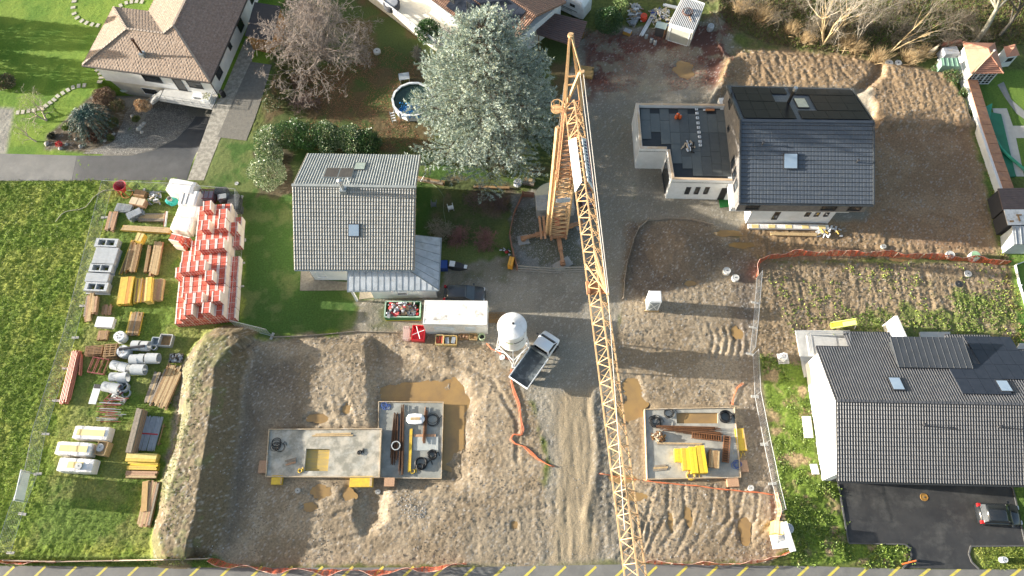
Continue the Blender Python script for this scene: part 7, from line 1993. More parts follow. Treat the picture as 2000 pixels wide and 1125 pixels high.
pile('timber_stack','orange timber pack lying against the cedar side of the access track','timber stack',(1126,136),(1160,141),1.5,6,3,[mat('honey timber',(.42,.27,.10),(.30,.19,.07),sc=4)],.14,.15)
# vegetation
def npmesh(name,V_,Fv,mat_,parent=None,smooth=False,offset=None):
 """V_ (n,3) array, Fv (m,k) array of equal-size faces"""
 if parent is not None and offset is None:offset=rootpos(parent)
 if offset is not None:V_=V_-np.array(offset)[None]
 me=bpy.data.meshes.new(name);n,k=Fv.shape
 me.vertices.add(len(V_));me.vertices.foreach_set('co',V_.astype(np.float32).ravel())
 me.loops.add(n*k);me.loops.foreach_set('vertex_index',Fv.astype(np.int32).ravel())
 me.polygons.add(n);me.polygons.foreach_set('loop_start',np.arange(n,dtype=np.int32)*k);me.polygons.foreach_set('loop_total',np.full(n,k,np.int32))
 ms=mat_ if isinstance(mat_,list)else[mat_]
 for m in ms:me.materials.append(m)
 if len(ms)>1:me.polygons.foreach_set('material_index',np.random.RandomState(len(V_)%1000).randint(0,len(ms),n).astype(np.int32))
 me.update(calc_edges=True)
 o=bpy.data.objects.new(name,me);link(o,parent);return o
def unit(a):return a/(np.linalg.norm(a,axis=-1,keepdims=True)+1e-9)
def leafmesh(P_,D_,ln,wd,rs,kind='tri'):
 """one leaf per point: P_ base (n,3), D_ direction (n,3), ln/wd arrays"""
 n=len(P_);S=unit(np.cross(D_,rs.randn(n,3)))
 ln=np.broadcast_to(ln,(n,))[:,None];wd=np.broadcast_to(wd,(n,))[:,None]
 if kind=='tri':
  V_=np.stack([P_-S*wd/2,P_+S*wd/2,P_+D_*ln],1).reshape(-1,3);return V_,np.arange(n*3).reshape(n,3)
 V_=np.stack([P_,P_+D_*ln*.5+S*wd/2,P_+D_*ln,P_+D_*ln*.5-S*wd/2],1).reshape(-1,3);return V_,np.arange(n*4).reshape(n,4)
def fol(name,c1,c2=None,sc=2.5,rough=.6,trans=.25):
 m=mat(name,c1,c2,sc=sc,rough=rough,lo=.38,hi=.62)
 return m
def tubes_np(segs,sides=3):
 """segs: list of (p, q, r0, r1) -> verts, faces"""
 P0=np.array([s[0]for s in segs]);P1=np.array([s[1]for s in segs]);r0=np.array([s[2]for s in segs]);r1=np.array([s[3]for s in segs])
 D_=unit(P1-P0);A_=unit(np.cross(D_,np.array([.31,.77,.55])[None]));B_=np.cross(D_,A_)
 V_=[]
 for e,r in((P0,r0),(P1,r1)):
  for k in range(sides):
   t_=2*math.pi*k/sides;V_.append(e+(A_*math.cos(t_)+B_*math.sin(t_))*r[:,None])
 V_=np.stack(V_,1);n=len(segs);base=(np.arange(n)*2*sides)[:,None]
 F_=np.concatenate([base+np.array([[k,(k+1)%sides,sides+(k+1)%sides,sides+k]])for k in range(sides)],0)
 return V_.reshape(-1,3),F_
def grow(rs,base,d0,L0,r0,levels,split=3,spread=.6,shrink=.72,up=.05,segs=None,keep=None,minr=.012,wob=.18):
 segs=[]if segs is None else segs
 stack=[(np.array(base,float),np.array(d0,float),L0,r0,levels)]
 while stack:
  p,d,L_,r,lv=stack.pop();d=d/np.linalg.norm(d)
  n=2 if lv>1 else 1;q=p
  for k in range(n):
   d=d+rs.randn(3)*wob*(.5 if lv==levels else 1);d[2]+=up;d=d/np.linalg.norm(d)
   q2=q+d*L_/n;ra=r*(1-k/n*.35);rb=r*(1-(k+1)/n*.35)
   segs.append((q,q2,max(ra,minr),max(rb if lv>1 else rb*.4,minr*.6)));q=q2
   if lv>2 and k==0 and rs.rand()<.7:
    e=d+rs.randn(3)*spread;stack.append((q,e,L_*shrink*.8,r*.5,lv-2))
  if lv>1:
   for k in range(split if lv<levels else split+2):
    e=d+rs.randn(3)*spread;stack.append((q,e,L_*shrink*rs.uniform(.75,1.15),rb*(.72 if split<3 else.6),lv-1))
 return segs
def bare_tree(name,label,cat,base,L0,r0,levels,m_tr,m_tw,seed,d0=(0,0,1),split=3,spread=.6,shrink=.72,up=.05,group=None,ntrunk=1,minr=.012,wob=.18):
 rs=np.random.RandomState(seed);t=thing(name,label,cat,tuple(base),0,group);S=[]
 for k in range(ntrunk):
  dd=np.array(d0,float)+(rs.randn(3)*.35 if ntrunk>1 else 0);S+=grow(rs,base,dd,L0*rs.uniform(.8,1.1),r0,levels,split,spread,shrink,up,minr=minr,wob=wob)
 th=r0*.28
 A_=[s for s in S if s[2]>th];B_=[s for s in S if s[2]<=th]
 v,f=tubes_np(A_,6);npmesh('trunk',v,f,m_tr,t)
 if B_:v,f=tubes_np(B_,3);npmesh('crown',v,f,m_tw,t)
 return t
def blob_leaves(rs,c,rx,ry,rz,n,size,shell=.45,lump=.25,up=.2,z0=.25):
 d=unit(rs.randn(n,3));
 bumps=unit(rs.randn(14,3));amp=rs.uniform(.3,1,14)
 k=np.max(np.clip((d@bumps.T-.72)/.28,0,1)*amp[None],1)
 r=(1-shell*rs.rand(n)**1.6)*(1-lump+lump*1.5*k)
 P_=np.array(c)[None]+d*r[:,None]*np.array([rx,ry,rz])[None]
 keep=P_[:,2]>c[2]-rz*(1-z0)
 D_=unit(d+rs.randn(n,3)*.7+np.array([0,0,up])[None])
 return P_[keep],D_[keep]
def shrub(label,blobs,m,n,size,seed,name='shrub',cat='shrub',asp=.55,group=None,kind='quad',lump=.25,twig=None,shell=.45,up=.2):
 """blobs: (px, py, r, h) ; foliage of small leaves through the crown volume over short stems"""
 rs=np.random.RandomState(seed);P_=[];D_=[]
 c0=g(blobs[0][0],blobs[0][1],blobs[0][3]*.5)
 t=thing(name,label,cat,(c0.x,c0.y,zat(c0.x,c0.y,True)),0,group)
 tot=sum(b[2]**2 for b in blobs);stems=[]
 for(x,y,r,h)in blobs:
  c=g(x,y,h*.55);gz_=zat(c.x,c.y,True)
  a_,b_=blob_leaves(rs,(c.x,c.y,gz_+h*.5),r,r,h*.52,int(n*r*r/tot),size,lump=lump,shell=shell,up=up);P_.append(a_);D_.append(b_)
  for k in range(5):
   q=np.array([c.x,c.y,gz_+h*.75])+rs.randn(3)*np.array([r*.35,r*.35,h*.08]);stems.append((np.array([c.x+rs.randn()*.1,c.y+rs.randn()*.1,gz_-.1]),q,.05,.02))
 P_=np.concatenate(P_);D_=np.concatenate(D_)
 v,f=leafmesh(P_,D_,size*(.7+.6*rs.rand(len(P_))),size*asp,rs,kind)
 npmesh('foliage',v,f,m,t);v,f=tubes_np(stems,5);npmesh('stem',v,f,twig or BARK,t);return t
BARK=mat('bark',(.16,.12,.085),(.09,.07,.05),sc=5,rough=.9)
PALEB=mat('pale bark',(.46,.38,.27),(.34,.28,.20),sc=3,rough=.9)
def cedar():
 e=g(948,352,1.6);base=Vector((g(956,300,0).x,e.y+6.9,0));R_=8.2;Ht=16.6
 t=thing('blue_cedar','huge silver blue cedar spreading beside the crane and the pool','tree',tuple(base));rs=np.random.RandomState(21)
 S=[((base.x,base.y,0),(base.x+.1,base.y,Ht*.5),.42,.26),((base.x+.1,base.y,Ht*.5),(base.x,base.y,Ht),.26,.03)]
 P_=[];D_=[];W_=[];nb=190
 for i in range(nb):
  f=(i+.5)/nb;z=1.6+(Ht-1.9)*f**1.05;az=i*2.39996+rs.uniform(-.3,.3);L_=(R_*(1-f)**.5+.3)*rs.uniform(.78,1.08)
  el=.10+.55*f+rs.uniform(-.12,.12);d=np.array([math.cos(az)*math.cos(el),math.sin(az)*math.cos(el),math.sin(el)]);side=np.array([-math.sin(az),math.cos(az),0])
  p0=np.array([base.x,base.y,z]);n=max(3,int(L_/.55));prev=p0
  for k in range(1,n+1):
   s_=k/n;q=p0+d*L_*s_+np.array([0,0,-.10*L_*s_**2])+side*.25*math.sin(k+i);S.append((prev,q,.10*(1-s_)+.02,.10*(1-s_)+.015));prev=q
   if s_<.22:continue
   for sd in(-1,1):
    tl=(.42+1.25*(1-s_))*L_*.24*rs.uniform(.6,1.2)+.35
    td=unit(d*.75+side*sd*rs.uniform(.6,1.1)+np.array([0,0,rs.uniform(-.12,.25)]));m_=max(2,int(tl/.17));S.append((q,q+td*tl,.02,.008))
    for j in range(1,m_+1):
     c=q+td*tl*j/m_+rs.randn(3)*.05;kk=9
     P_.append(np.repeat(c[None],kk,0)+rs.randn(kk,3)*.05);D_.append(unit(td[None]*.9+rs.randn(kk,3)*.6+np.array([0,0,.2])[None]))
 P_=np.concatenate(P_);D_=np.concatenate(D_);v,f=leafmesh(P_,D_,.17+.15*rs.rand(len(P_)),.058,rs)
 npmesh('crown',v,f,[fol('silver needles',(.56,.62,.55),(.36,.43,.39),1.2),fol('blue green needles',(.32,.40,.36),(.20,.27,.24),1.2),fol('olive needles',(.42,.46,.30),(.28,.33,.22),1.0)],t)
 v,f=tubes_np([(np.array(a_),np.array(b_),r0,r1)for a_,b_,r0,r1 in S],5);npmesh('trunk',v,f,BARK,t)
cedar()
TWR=mat('reddish twigs',(.31,.26,.225),(.23,.19,.165),sc=2,rough=.85)
b=g(645,118,0);bare_tree('bare_tree','broad leafless tree with dense reddish brown twigs behind the dark shed','tree',(b.x,b.y,0),2.9,.3,10,mat('grey brown bark',(.26,.21,.17),(.18,.145,.12),sc=4),TWR,5,split=2,spread=.62,shrink=.78,up=.01,minr=.015,wob=.17,ntrunk=4)
PT=mat('pale twigs',(.38,.33,.25),(.28,.24,.18),sc=3)
b=g(92,236);bare_tree('bare_tree','pale leafless tree on the villa lawn above the rockery','tree',tuple(b),1.25,.11,7,PALEB,PT,8,d0=(-.35,.1,1),split=2,spread=.6,shrink=.78,minr=.009,ntrunk=2)
b=g(72,277);bare_tree('bare_tree','small pale leafless tree leaning left at the edge of the villa lawn','tree',tuple(b),1.2,.09,6,PALEB,PT,9,d0=(-.7,.2,.8),split=2,spread=.5,shrink=.78,minr=.009)
LAU=fol('laurel leaves',(.035,.10,.02),(.07,.16,.03),4,.35);LAD=fol('dark laurel leaves',(.03,.075,.022),(.055,.115,.03),4,.4);VAR=fol('variegated leaves',(.16,.23,.08),(.52,.54,.36),5,.4);GDL=fol('golden thuja',(.13,.14,.03),(.07,.09,.025),3,.7);BRT=fol('brown dry foliage',(.24,.15,.09),(.15,.10,.06),4,.8)
shrub('round glossy laurel in front of the white terrace wall',[(836,60,1.45,3.0)],LAU,5200,.17,31)
shrub('dark laurel bush between the motorhome and the scrap corner',[(1188,38,1.75,3.2)],LAD,5600,.17,32);shrub('light green flowering bush behind the dark laurel bush',[(1212,12,.95,3.0)],fol('light leaves',(.22,.28,.09),(.12,.2,.05),4),1500,.16,33)
shrub('cream speckled shrub nearest the grey roofed house',[(522,335,1.95,3.2),(530,300,1.5,3.0)],[VAR,VAR,LAU],9000,.17,34,name='hedge_shrub');shrub('tall cream speckled shrub at the left end of the hedge',[(525,268,1.5,3.2),(515,290,1.2,3.0)],[VAR,LAU],5200,.17,35,name='hedge_shrub')
shrub('dark green hedge shrub left of centre behind the grey roofed house',[(568,262,1.7,3.4),(600,268,1.6,3.2)],[LAD,LAU],8000,.17,36,name='hedge_shrub');shrub('dark green hedge shrub in the middle with sunlit top',[(638,266,1.7,3.2)],[LAD,LAU,VAR],5500,.17,37,name='hedge_shrub')
shrub('speckled hedge shrub second from the right',[(682,272,1.6,3.1)],[VAR,LAU],5500,.17,38,name='hedge_shrub');shrub('dark rounded shrub at the right end of the hedge',[(718,277,1.5,2.9)],[LAD],4500,.17,39,name='hedge_shrub')
for k,(x,y,r,h,mm,lab)in enumerate([(545,108,.9,2.4,[GDL,LAD],'golden thuja next to the dark shed'),(555,135,1.0,2.5,[GDL],'golden thuja, second from the dark shed'),(545,165,1.05,2.3,[GDL,BRT],'thuja with grey brown tips, third in the row'),(560,190,1.0,2.0,[GDL],'olive thuja at the foot of the row'),(532,198,1.15,2.3,[GDL,BRT,LAD],'broad thuja with pale grey dead tips by the concrete pad'),(582,160,.9,1.8,[BRT],'straw brown bush on the garden side of the thujas')]):
 shrub(lab,[(x,y,r,h)],mm,3000,.15,50+k,name='thuja',asp=.4,lump=.4)
TWB=mat('dark purple twigs',(.17,.115,.10),(.12,.08,.07),sc=3)
for k,(x,y,L_,mm,lab)in enumerate([(935,400,.75,TWB,'leafless dark bush under the cedar edge'),(900,470,.7,mat('red twigs',(.26,.12,.11),(.2,.1,.09)),'leafless reddish bush by the lean-to corner'),(950,470,.7,mat('red twigs',(.26,.12,.11)),'leafless reddish bush beside the crane fence'),(868,462,.6,PT,'sparse yellowish bush at the corner of the grey roofed house'),(975,395,.6,TWB,'leafless dark bush left of the crane fence'),(600,210,.75,TWB,'leafless brown bush in the leafy corner by the hedge'),(820,120,.6,mat('grey twigs',(.25,.22,.18)),'grey leafless bush at the cedar foot by the pool')]):
 b=g(x,y);bare_tree('bare_bush',lab,'bush',(b.x,b.y,0),L_,.035,6,mm,mm,60+k,split=3,spread=.75,shrink=.8,ntrunk=4,minr=.008)
def weeping():
 p=g(172,232,1.3);z=zat(p.x,p.y,True);t=thing('weeping_conifer','blue green weeping conifer in the villa rockery','tree',(p.x,p.y,z));rs=np.random.RandomState(4);P_=[];D_=[];S=[]
 for i in range(80):
  az=rs.rand()*6.28;L_=rs.uniform(1.2,2.9);p0=np.array([p.x,p.y,z+1.9]);d=np.array([math.cos(az),math.sin(az),0]);prev=p0
  for k in range(1,13):
   s_=k/12;q=p0+d*L_*s_+np.array([0,0,.6*math.sin(s_*2.4)-1.9*s_**2]);q[2]=max(q[2],z+.08);S.append((prev,q,.03,.025));kk=9;P_.append(q[None]+rs.randn(kk,3)*.07);D_.append(unit((q-prev)[None]/.2+rs.randn(kk,3)*.6));prev=q
 P_=np.concatenate(P_);D_=np.concatenate(D_);v,f=leafmesh(P_,D_,.2,.07,rs);npmesh('crown',v,f,[fol('blue conifer',(.10,.17,.13),(.055,.10,.085),2)],t);v,f=tubes_np(S+[(np.array([p.x,p.y,z]),np.array([p.x,p.y,z+1.9]),.1,.07)],4);npmesh('trunk',v,f,BARK,t)
weeping()
for k,(x,y,r,h,mm,lab)in enumerate([(202,186,1.35,1.5,[BRT],'brown dry shrub at the villa terrace corner'),(228,205,.9,1.2,[BRT,GDL],'smaller brown shrub below the terrace'),(277,205,.95,1.5,[fol('tan blossoms',(.45,.30,.16),(.34,.22,.12),6,.8)],'dry tan hydrangea on the steps'),(181,267,.75,.9,[fol('red brown leaves',(.15,.07,.04),(.10,.05,.03),5)],'round red brown shrub at the rockery edge'),(222,238,.7,.9,[fol('olive leaves',(.10,.11,.03),(.07,.08,.025),4)],'round olive shrub right of the weeping conifer'),(196,232,.6,.8,[VAR,GDL],'pale yellow green shrub in the rockery'),(215,268,.4,.5,[GDL],'small golden shrub at the lower rockery edge'),(130,248,.5,.5,[fol('lime leaves',(.2,.28,.05),(.15,.2,.04),4)],'lime green cushion plant in the rockery'),(265,232,.45,.6,[GDL],'small golden shrub on the cobbled steps'),(152,252,.5,.6,[BRT,VAR],'tan mixed shrub in the middle of the rockery'),(100,265,.5,.4,[fol('dark ground leaves',(.05,.06,.03),(.09,.08,.05),4)],'dark ground cover at the left tip of the rockery'),(10,160,1.3,1.2,[BRT,LAD],'brown shrub bed at the left picture edge')]):
 shrub(lab,[(x,y,r,h)],mm,int(1900*r*r+500),.13,80+k,name='garden_shrub',lump=.35)
kk=[(352,205),(395,298),(300,228),(286,248)]
rs=random.Random(44)
RK=mat('pale rock',(.38,.36,.32),(.24,.225,.20),sc=4,rough=.9)
for k,(x,y,s_)in enumerate([(92,281,.3),(130,282,.22),(158,286,.28),(276,246,.28),(281,241,.25),(271,252,.3),(258,226,.2),(118,290,.25),(222,262,.2),(277,258,.22),(205,275,.18),(148,272,.2)]):
 p=g(x,y);z=zat(p.x,p.y,True);mb=MB();S=[]
 for q in range(5):
  zz=s_*(q/4)*1.1;r=s_*(1.0,1.1,.95,.6,.15)[q];S.append([(r*math.cos(a_)*rs.uniform(.8,1.1),r*math.sin(a_)*rs.uniform(.8,1.1),zz)for a_ in[2*math.pi*w_/8 for w_ in range(8)]])
 loft(mb,S);o=part('rock',mb,RK,None,False);o.location=(p.x,p.y,z-.05);tag(o,'pale rock edging the villa rockery and its steps','rock','rocks edging the villa rockery')
YW=mat('yellow bark',(.50,.38,.20),(.40,.29,.15),sc=4);STW=mat('straw stems',(.52,.38,.20),(.38,.27,.14),sc=3);GT=mat('grey scrub twigs',(.24,.20,.14),(.16,.135,.10),sc=3)
b=g(1608,88);bare_tree('willow_tree','multi-stemmed willow with yellow grey trunks above the new house','tree',(b.x,b.y,0),3.2,.13,7,YW,mat('grey white twigs',(.48,.43,.34),(.36,.31,.24)),101,d0=(.15,.25,1),split=2,spread=.35,shrink=.76,ntrunk=5,up=.08,minr=.011)
b=g(1738,103);bare_tree('willow_tree','slim willow with long leaning yellow stems right of the first','tree',(b.x,b.y,0),3.4,.10,6,YW,PT,102,d0=(.35,.2,1),split=2,spread=.3,shrink=.75,ntrunk=2,up=.05,minr=.010)
b=g(1672,92);bare_tree('willow_tree','thin bare sapling clump between the two willows','tree',(b.x,b.y,0),2.4,.06,6,PT,PT,103,d0=(.2,.2,1),split=2,spread=.3,shrink=.76,ntrunk=4,minr=.009)
b=g(1905,83);bare_tree('bare_tree','large leafless tree with thick grey trunk behind the tiled garden pavilion','tree',(b.x,b.y,0),4.6,.34,8,mat('grey green bark',(.34,.32,.25),(.22,.21,.15),sc=4),mat('grey green twigs',(.30,.28,.20),(.22,.2,.14)),104,d0=(.30,.55,1),split=2,spread=.5,shrink=.76,minr=.012)
b=g(1952,70);bare_tree('bare_tree','dark leafless tree right of the thick trunked tree','tree',(b.x,b.y,0),3.6,.22,7,mat('dark bark',(.10,.09,.07)),GT,105,d0=(.3,.4,1),split=2,spread=.5,shrink=.77,minr=.012)
rs_=np.random.RandomState(6)
for k in range(26):
 x=1430+rs_.rand()*470;y=5+rs_.rand()*78+(15 if x>1650 else 0);b=g(x,y)
 lab=['grey leafless scrub bush in the thicket along the top edge','leafless thorny bush of the thicket along the top edge'][k%2]
 t=bare_tree('scrub_bush','grey leafless bush in the scrub along the top picture edge','bush',(b.x,b.y,0),rs_.uniform(.55,1.0),.04,6,GT,GT,200+k,split=2,spread=.55,shrink=.84,ntrunk=4,group='leafless bushes in the scrub',minr=.009)
def straw(label,x,y,r,n,seed,m=STW,lean=(0.3,.2)):
 rs=np.random.RandomState(seed);b=g(x,y);z=zat(b.x,b.y,True);t=thing('straw_tuft',label,'dry grass',(b.x,b.y,z));P_=np.zeros((n,3));P_[:,0]=b.x+rs.randn(n)*r*.25;P_[:,1]=b.y+rs.randn(n)*r*.25;P_[:,2]=z
 D_=unit(np.stack([rs.randn(n)*.6+lean[0],rs.randn(n)*.6+lean[1],np.full(n,1.0)],1));v,f=leafmesh(P_,D_,r*(.7+.6*rs.rand(n)),.045,rs);npmesh('blades',v,f,m,t)
 v,f=leafmesh(P_[:n//3],D_[:n//3],r*.5,.03,rs);npmesh('dead_base',v,f,BRT,t)
for k,(x,y,r,lab)in enumerate([(1445,22,1.8,'bright straw clump at the top left of the scrub'),(1487,38,1.9,'bright straw clump right of the first one'),(1545,62,1.3,'straw clump at the willow foot'),(1645,88,1.7,'tall straw clump between the willows'),(1668,98,1.5,'straw clump at the edge of the soil platform'),(1712,118,1.4,'straw clump left of the round covers'),(1775,118,1.5,'straw clump right of the round covers'),(1800,108,1.3,'straw clump beside the fallen stump'),(1575,80,1.2,'pale root clump below the willow')]):
 straw(lab,x,y,r,420,300+k)
t=thing('tree_stump','pale fallen stump leaning left of the tiled pavilion','stump',tuple(g(1815,108)));mb=MB();mb.tube(g(1810,108,.2),g(1831,92,1.2),.28,10,.2);part('trunk',mb,PALEB,t);mb=MB();mb.tube(g(1826,96,1.0),g(1834,88,1.6),.1,8);part('branch',mb,PALEB,t)
for k,(x,y,r,h,lab)in enumerate([(1858,152,1.1,.9,'low green grey bush at the pavilion end of the wall strip'),(1880,185,.8,.7,'low bush beside the tiled wall'),(1835,135,1.0,.7,'low grey bush at the corner of the right soil platform'),(1900,225,.6,.6,'small bush midway along the tiled wall')]):
 shrub(lab,[(x,y,r,h)],[fol('grey green leaves',(.14,.15,.06),(.22,.19,.11),3),LAU],1600,.14,400+k,name='low_bush',lump=.5)
for k,(x,y)in enumerate([(-75,62),(-60,132)]):
 b=g(x,y);rs=np.random.RandomState(k);t=thing('garden_conifer',['tall conifer left of the villa lawn, upper one','tall conifer left of the villa lawn, lower one'][k],'tree',tuple(b));n=9000;zz=rs.rand(n)**1.4;az=rs.rand(n)*6.28;R_=2.6*(1-zz)+.15;rr=R_*(.6+.4*rs.rand(n));P_=np.stack([b.x+np.cos(az)*rr,b.y+np.sin(az)*rr,.6+zz*7.5],1);D_=unit(np.stack([np.cos(az),np.sin(az),np.full(n,.2)],1)+rs.randn(n,3)*.4);v,f=leafmesh(P_,D_,.3,.12,rs);npmesh('crown',v,f,LAD,t);v,f=tubes_np([(np.array(b),np.array([b.x,b.y,8]),.2,.03)],6);npmesh('trunk',v,f,BARK,t)
 # ground cover
def scatter(pts,n,rs):
 poly=polyw(pts);xs=[p[0]for p in poly];ys=[p[1]for p in poly];x=rs.uniform(max(min(xs),-66),min(max(xs),62),n);y=rs.uniform(max(min(ys),1),min(max(ys),71),n)
 k=sdist(poly,x,y)>0;return x[k],y[k]
def zarr(x,y):
 i=np.clip(np.searchsorted(GX,x)-1,0,nx-2);j=np.clip(np.searchsorted(GY,y)-1,0,ny-2);a_=(x-GX[i])/(GX[i+1]-GX[i]);b_=(y-GY[j])/(GY[j+1]-GY[j])
 return(Z2[i,j]*(1-a_)+Z2[i+1,j]*a_)*(1-b_)+(Z2[i,j+1]*(1-a_)+Z2[i+1,j+1]*a_)*b_
def idat(x,y):
 i=np.clip(np.searchsorted(GX,x),0,nx-1);j=np.clip(np.searchsorted(GY,y),0,ny-1);return ID.reshape(nx,ny)[i,j]
def stuff(name,label,cat,V_,F_,m):
 o=npmesh(name,V_,F_,m,None);o['kind']='stuff';tag(o,label,cat);return o
def tufts(name,label,pts,n,ln,wd,m,seed,dens=None,kids=3,only=None,lean=0,kind='tri'):
 rs=np.random.RandomState(seed);x,y=scatter(pts,n,rs)
 if dens is not None:
  v=fbm(x,y,*dens[:2]);k=v>dens[2];x,y=x[k],y[k]
 if only is not None:k=np.isin(idat(x,y),only);x,y=x[k],y[k]
 z=zarr(x,y);P_=np.stack([x,y,z-.02],1);P_=np.repeat(P_,kids,0)+rs.randn(len(x)*kids,3)*np.array([.05,.05,0]);D_=unit(rs.randn(len(P_),3)*np.array([.8,.8,.2])+np.array([0,0,.9 if kind=='tri' else.35])[None])
 v,f=leafmesh(P_,D_,ln*(.5+rs.rand(len(P_))),wd,rs,kind);return stuff(name,label,'grass',v,f,m)
GM=[fol('grass blade',(.23,.30,.04),(.35,.37,.08),.7),fol('grass blade dark',(.12,.19,.025),(.17,.23,.035),.7)]
tufts('grass','rough bright green grass of the large meadow',[(-20,352),(215,352),(150,640),(90,850),(10,1090),(-300,1090)],30000,.17,.05,GM,1,kids=3)
tufts('grass','trodden grass between the stacks of the material yard',[(222,372),(470,385),(470,640),(320,720),(310,1080),(20,1085),(150,640)],26000,.12,.04,GM,2,kids=2,only=[1])
tufts('weeds','bushy weeds covering the lower right of the fenced plot',[(1640,600),(1990,560),(2000,760),(1560,720)],5200,.17,.09,[fol('weed leaf',(.12,.19,.03),(.20,.25,.06),1.2),GM[1]],3,dens=(2.2,5,.5),kids=4,kind='quad')
tufts('weeds','patchy weeds on the strip along the charcoal roofed house',[(1486,690),(1570,705),(1600,935),(1640,950),(1660,1062),(1785,1066),(1785,1108),(1548,1106),(1530,1000)],7000,.22,.11,[fol('weed leaf',(.12,.19,.03)),GM[1]],4,dens=(1.3,4,.5),kids=4,kind='quad')
tufts('weeds','single weeds dotted over the fenced plot',[(1486,515),(1965,515),(1990,700),(1560,700)],900,.2,.12,GM,5,dens=(3.0,4,.5),kids=5,kind='quad')
tufts('grass','grass and weeds on the soil bank left of the pit',[(330,700),(420,690),(400,900),(350,1060),(300,1060),(310,900)],1300,.14,.06,GM,6,dens=(1.5,4,.5),kids=4)
tufts('grass','grass tufts on the roadside verge',[(-20,1086),(430,1092),(440,1104),(-20,1104)],2500,.14,.05,GM,7,kids=3);tufts('grass','green weeds along the tiled garden wall',[(1880,180),(1900,190),(1975,480),(2010,700),(1985,700),(1930,350)],3500,.2,.08,[GM[0],BRT],8,dens=(1.5,4,.42),kids=3)
tufts('grass','rough grass on the verge beside the black drive',[(1900,1068),(2010,1070),(2010,1110),(1920,1110)],1800,.14,.05,GM,9,kids=3)
tufts('scrub_grass','matted grass and bramble under the scrub along the top edge',[(1400,-20),(2050,-20),(2050,80),(1870,105),(1700,112),(1500,85),(1400,40)],22000,.30,.07,[fol('dull grass',(.10,.10,.04),(.17,.14,.07),.8),BRT,GM[1]],10,kids=3)
def litter(name,label,pts,n,size,m,seed,dens=None):
 rs=np.random.RandomState(seed);x,y=scatter(pts,n,rs)
 if dens:k=fbm(x,y,*dens[:2])+rs.rand(len(x))*.1>dens[2];x,y=x[k],y[k]
 P_=np.stack([x,y,zarr(x,y)+.02],1);D_=unit(rs.randn(len(x),3)*np.array([1,1,.25]));v,f=leafmesh(P_,D_,size,size*.8,rs,'quad');o=stuff(name,label,'leaves',v,f,m);return o
RL=[fol('rust red leaf',(.40,.12,.06),(.30,.09,.05),5),fol('orange leaf',(.42,.20,.09),(.32,.14,.07),5)]
litter('fallen_leaves','rust red fallen leaves over the shaded garden lawn',[(590,140),(760,90),(860,150),(840,300),(600,292),(560,240)],16000,.085,RL,20,dens=(2.6,5,.5))
litter('fallen_leaves','dark red fallen leaves over the turning place',[(1140,60),(1430,30),(1430,160),(1300,180),(1150,180)],24000,.08,[fol('wine red leaf',(.17,.06,.05),(.12,.05,.045),5),fol('rust red leaf',(.4,.12,.06))],21,dens=(2.6,5,.5))
def stones(name,label,pts,n,s0,s1,m,seed,dens=None):
 rs=np.random.RandomState(seed);x,y=scatter(pts,n,rs)
 if dens:k=fbm(x,y,*dens[:2])>dens[2];x,y=x[k],y[k]
 n=len(x);z=zarr(x,y);s_=s0+(s1-s0)*rs.rand(n)**3
 O=np.array([[1,0,0],[0,1,0],[-1,0,0],[0,-1,0],[0,0,.8]]);V_=np.stack([x,y,z],1)[:,None]+O[None]*s_[:,None,None]*(.7+.6*rs.rand(n,5,1));F_=(np.arange(n)*5)[:,None,None]+np.array([[0,1,4],[1,2,4],[2,3,4],[3,0,4]])[None]
 return stuff(name,label,'gravel',V_.reshape(-1,3),F_.reshape(-1,3),m)
SM=[mat('pale stone',(.50,.48,.44),(.38,.37,.34),sc=9),mat('grey stone',(.26,.25,.23),(.18,.17,.16),sc=9)]
stones('gravel','loose gravel over the courtyard and access track',[(870,540),(1000,520),(1140,200),(1235,200),(1235,430),(1215,600),(1190,770),(1210,1095),(1040,1095),(1075,900),(940,700),(700,655),(700,600)],9000,.02,.055,SM,30)
stones('gravel','pale stones scattered through the mud of the left pit',MUD1,3000,.02,.08,SM,31,dens=(3.0,5,.46));stones('gravel','pale stones scattered through the mud of the right pit',MUD2,3200,.02,.08,SM,32,dens=(2.5,5,.44));stones('gravel','grey stones round the crane base',[(1000,390),(1040,400),(1140,460),(1140,525),(1015,525),(998,460)],3500,.02,.06,SM,33)
CLD=[mat('mud clod',(.28,.215,.14),(.21,.16,.10),sc=6),mat('dark mud clod',(.18,.135,.085),(.14,.105,.07),sc=6)]
stones('soil_clods','trampled clods of mud all over the left pit',MUD1,15000,.02,.085,CLD,36,dens=(2.2,5,.5));stones('soil_clods','trampled clods of mud all over the right pit',MUD2,11000,.02,.085,CLD,37,dens=(2.2,5,.5));stones('soil_clods','dug clods across the fenced plot',PLOT,9000,.03,.11,CLD,38)
stones('gravel','heap of pale broken stones below the lower slab',[(770,975),(800,965),(835,985),(830,1010),(790,1015)],380,.03,.09,SM,34);stones('soil_clods','coarse clods on the dug soil around the new house',[(1400,115),(1880,150),(1950,500),(1490,510),(1710,440),(1700,180)],6000,.03,.12,[mat('soil clod',(.32,.23,.14),(.24,.17,.10),sc=6)],35)
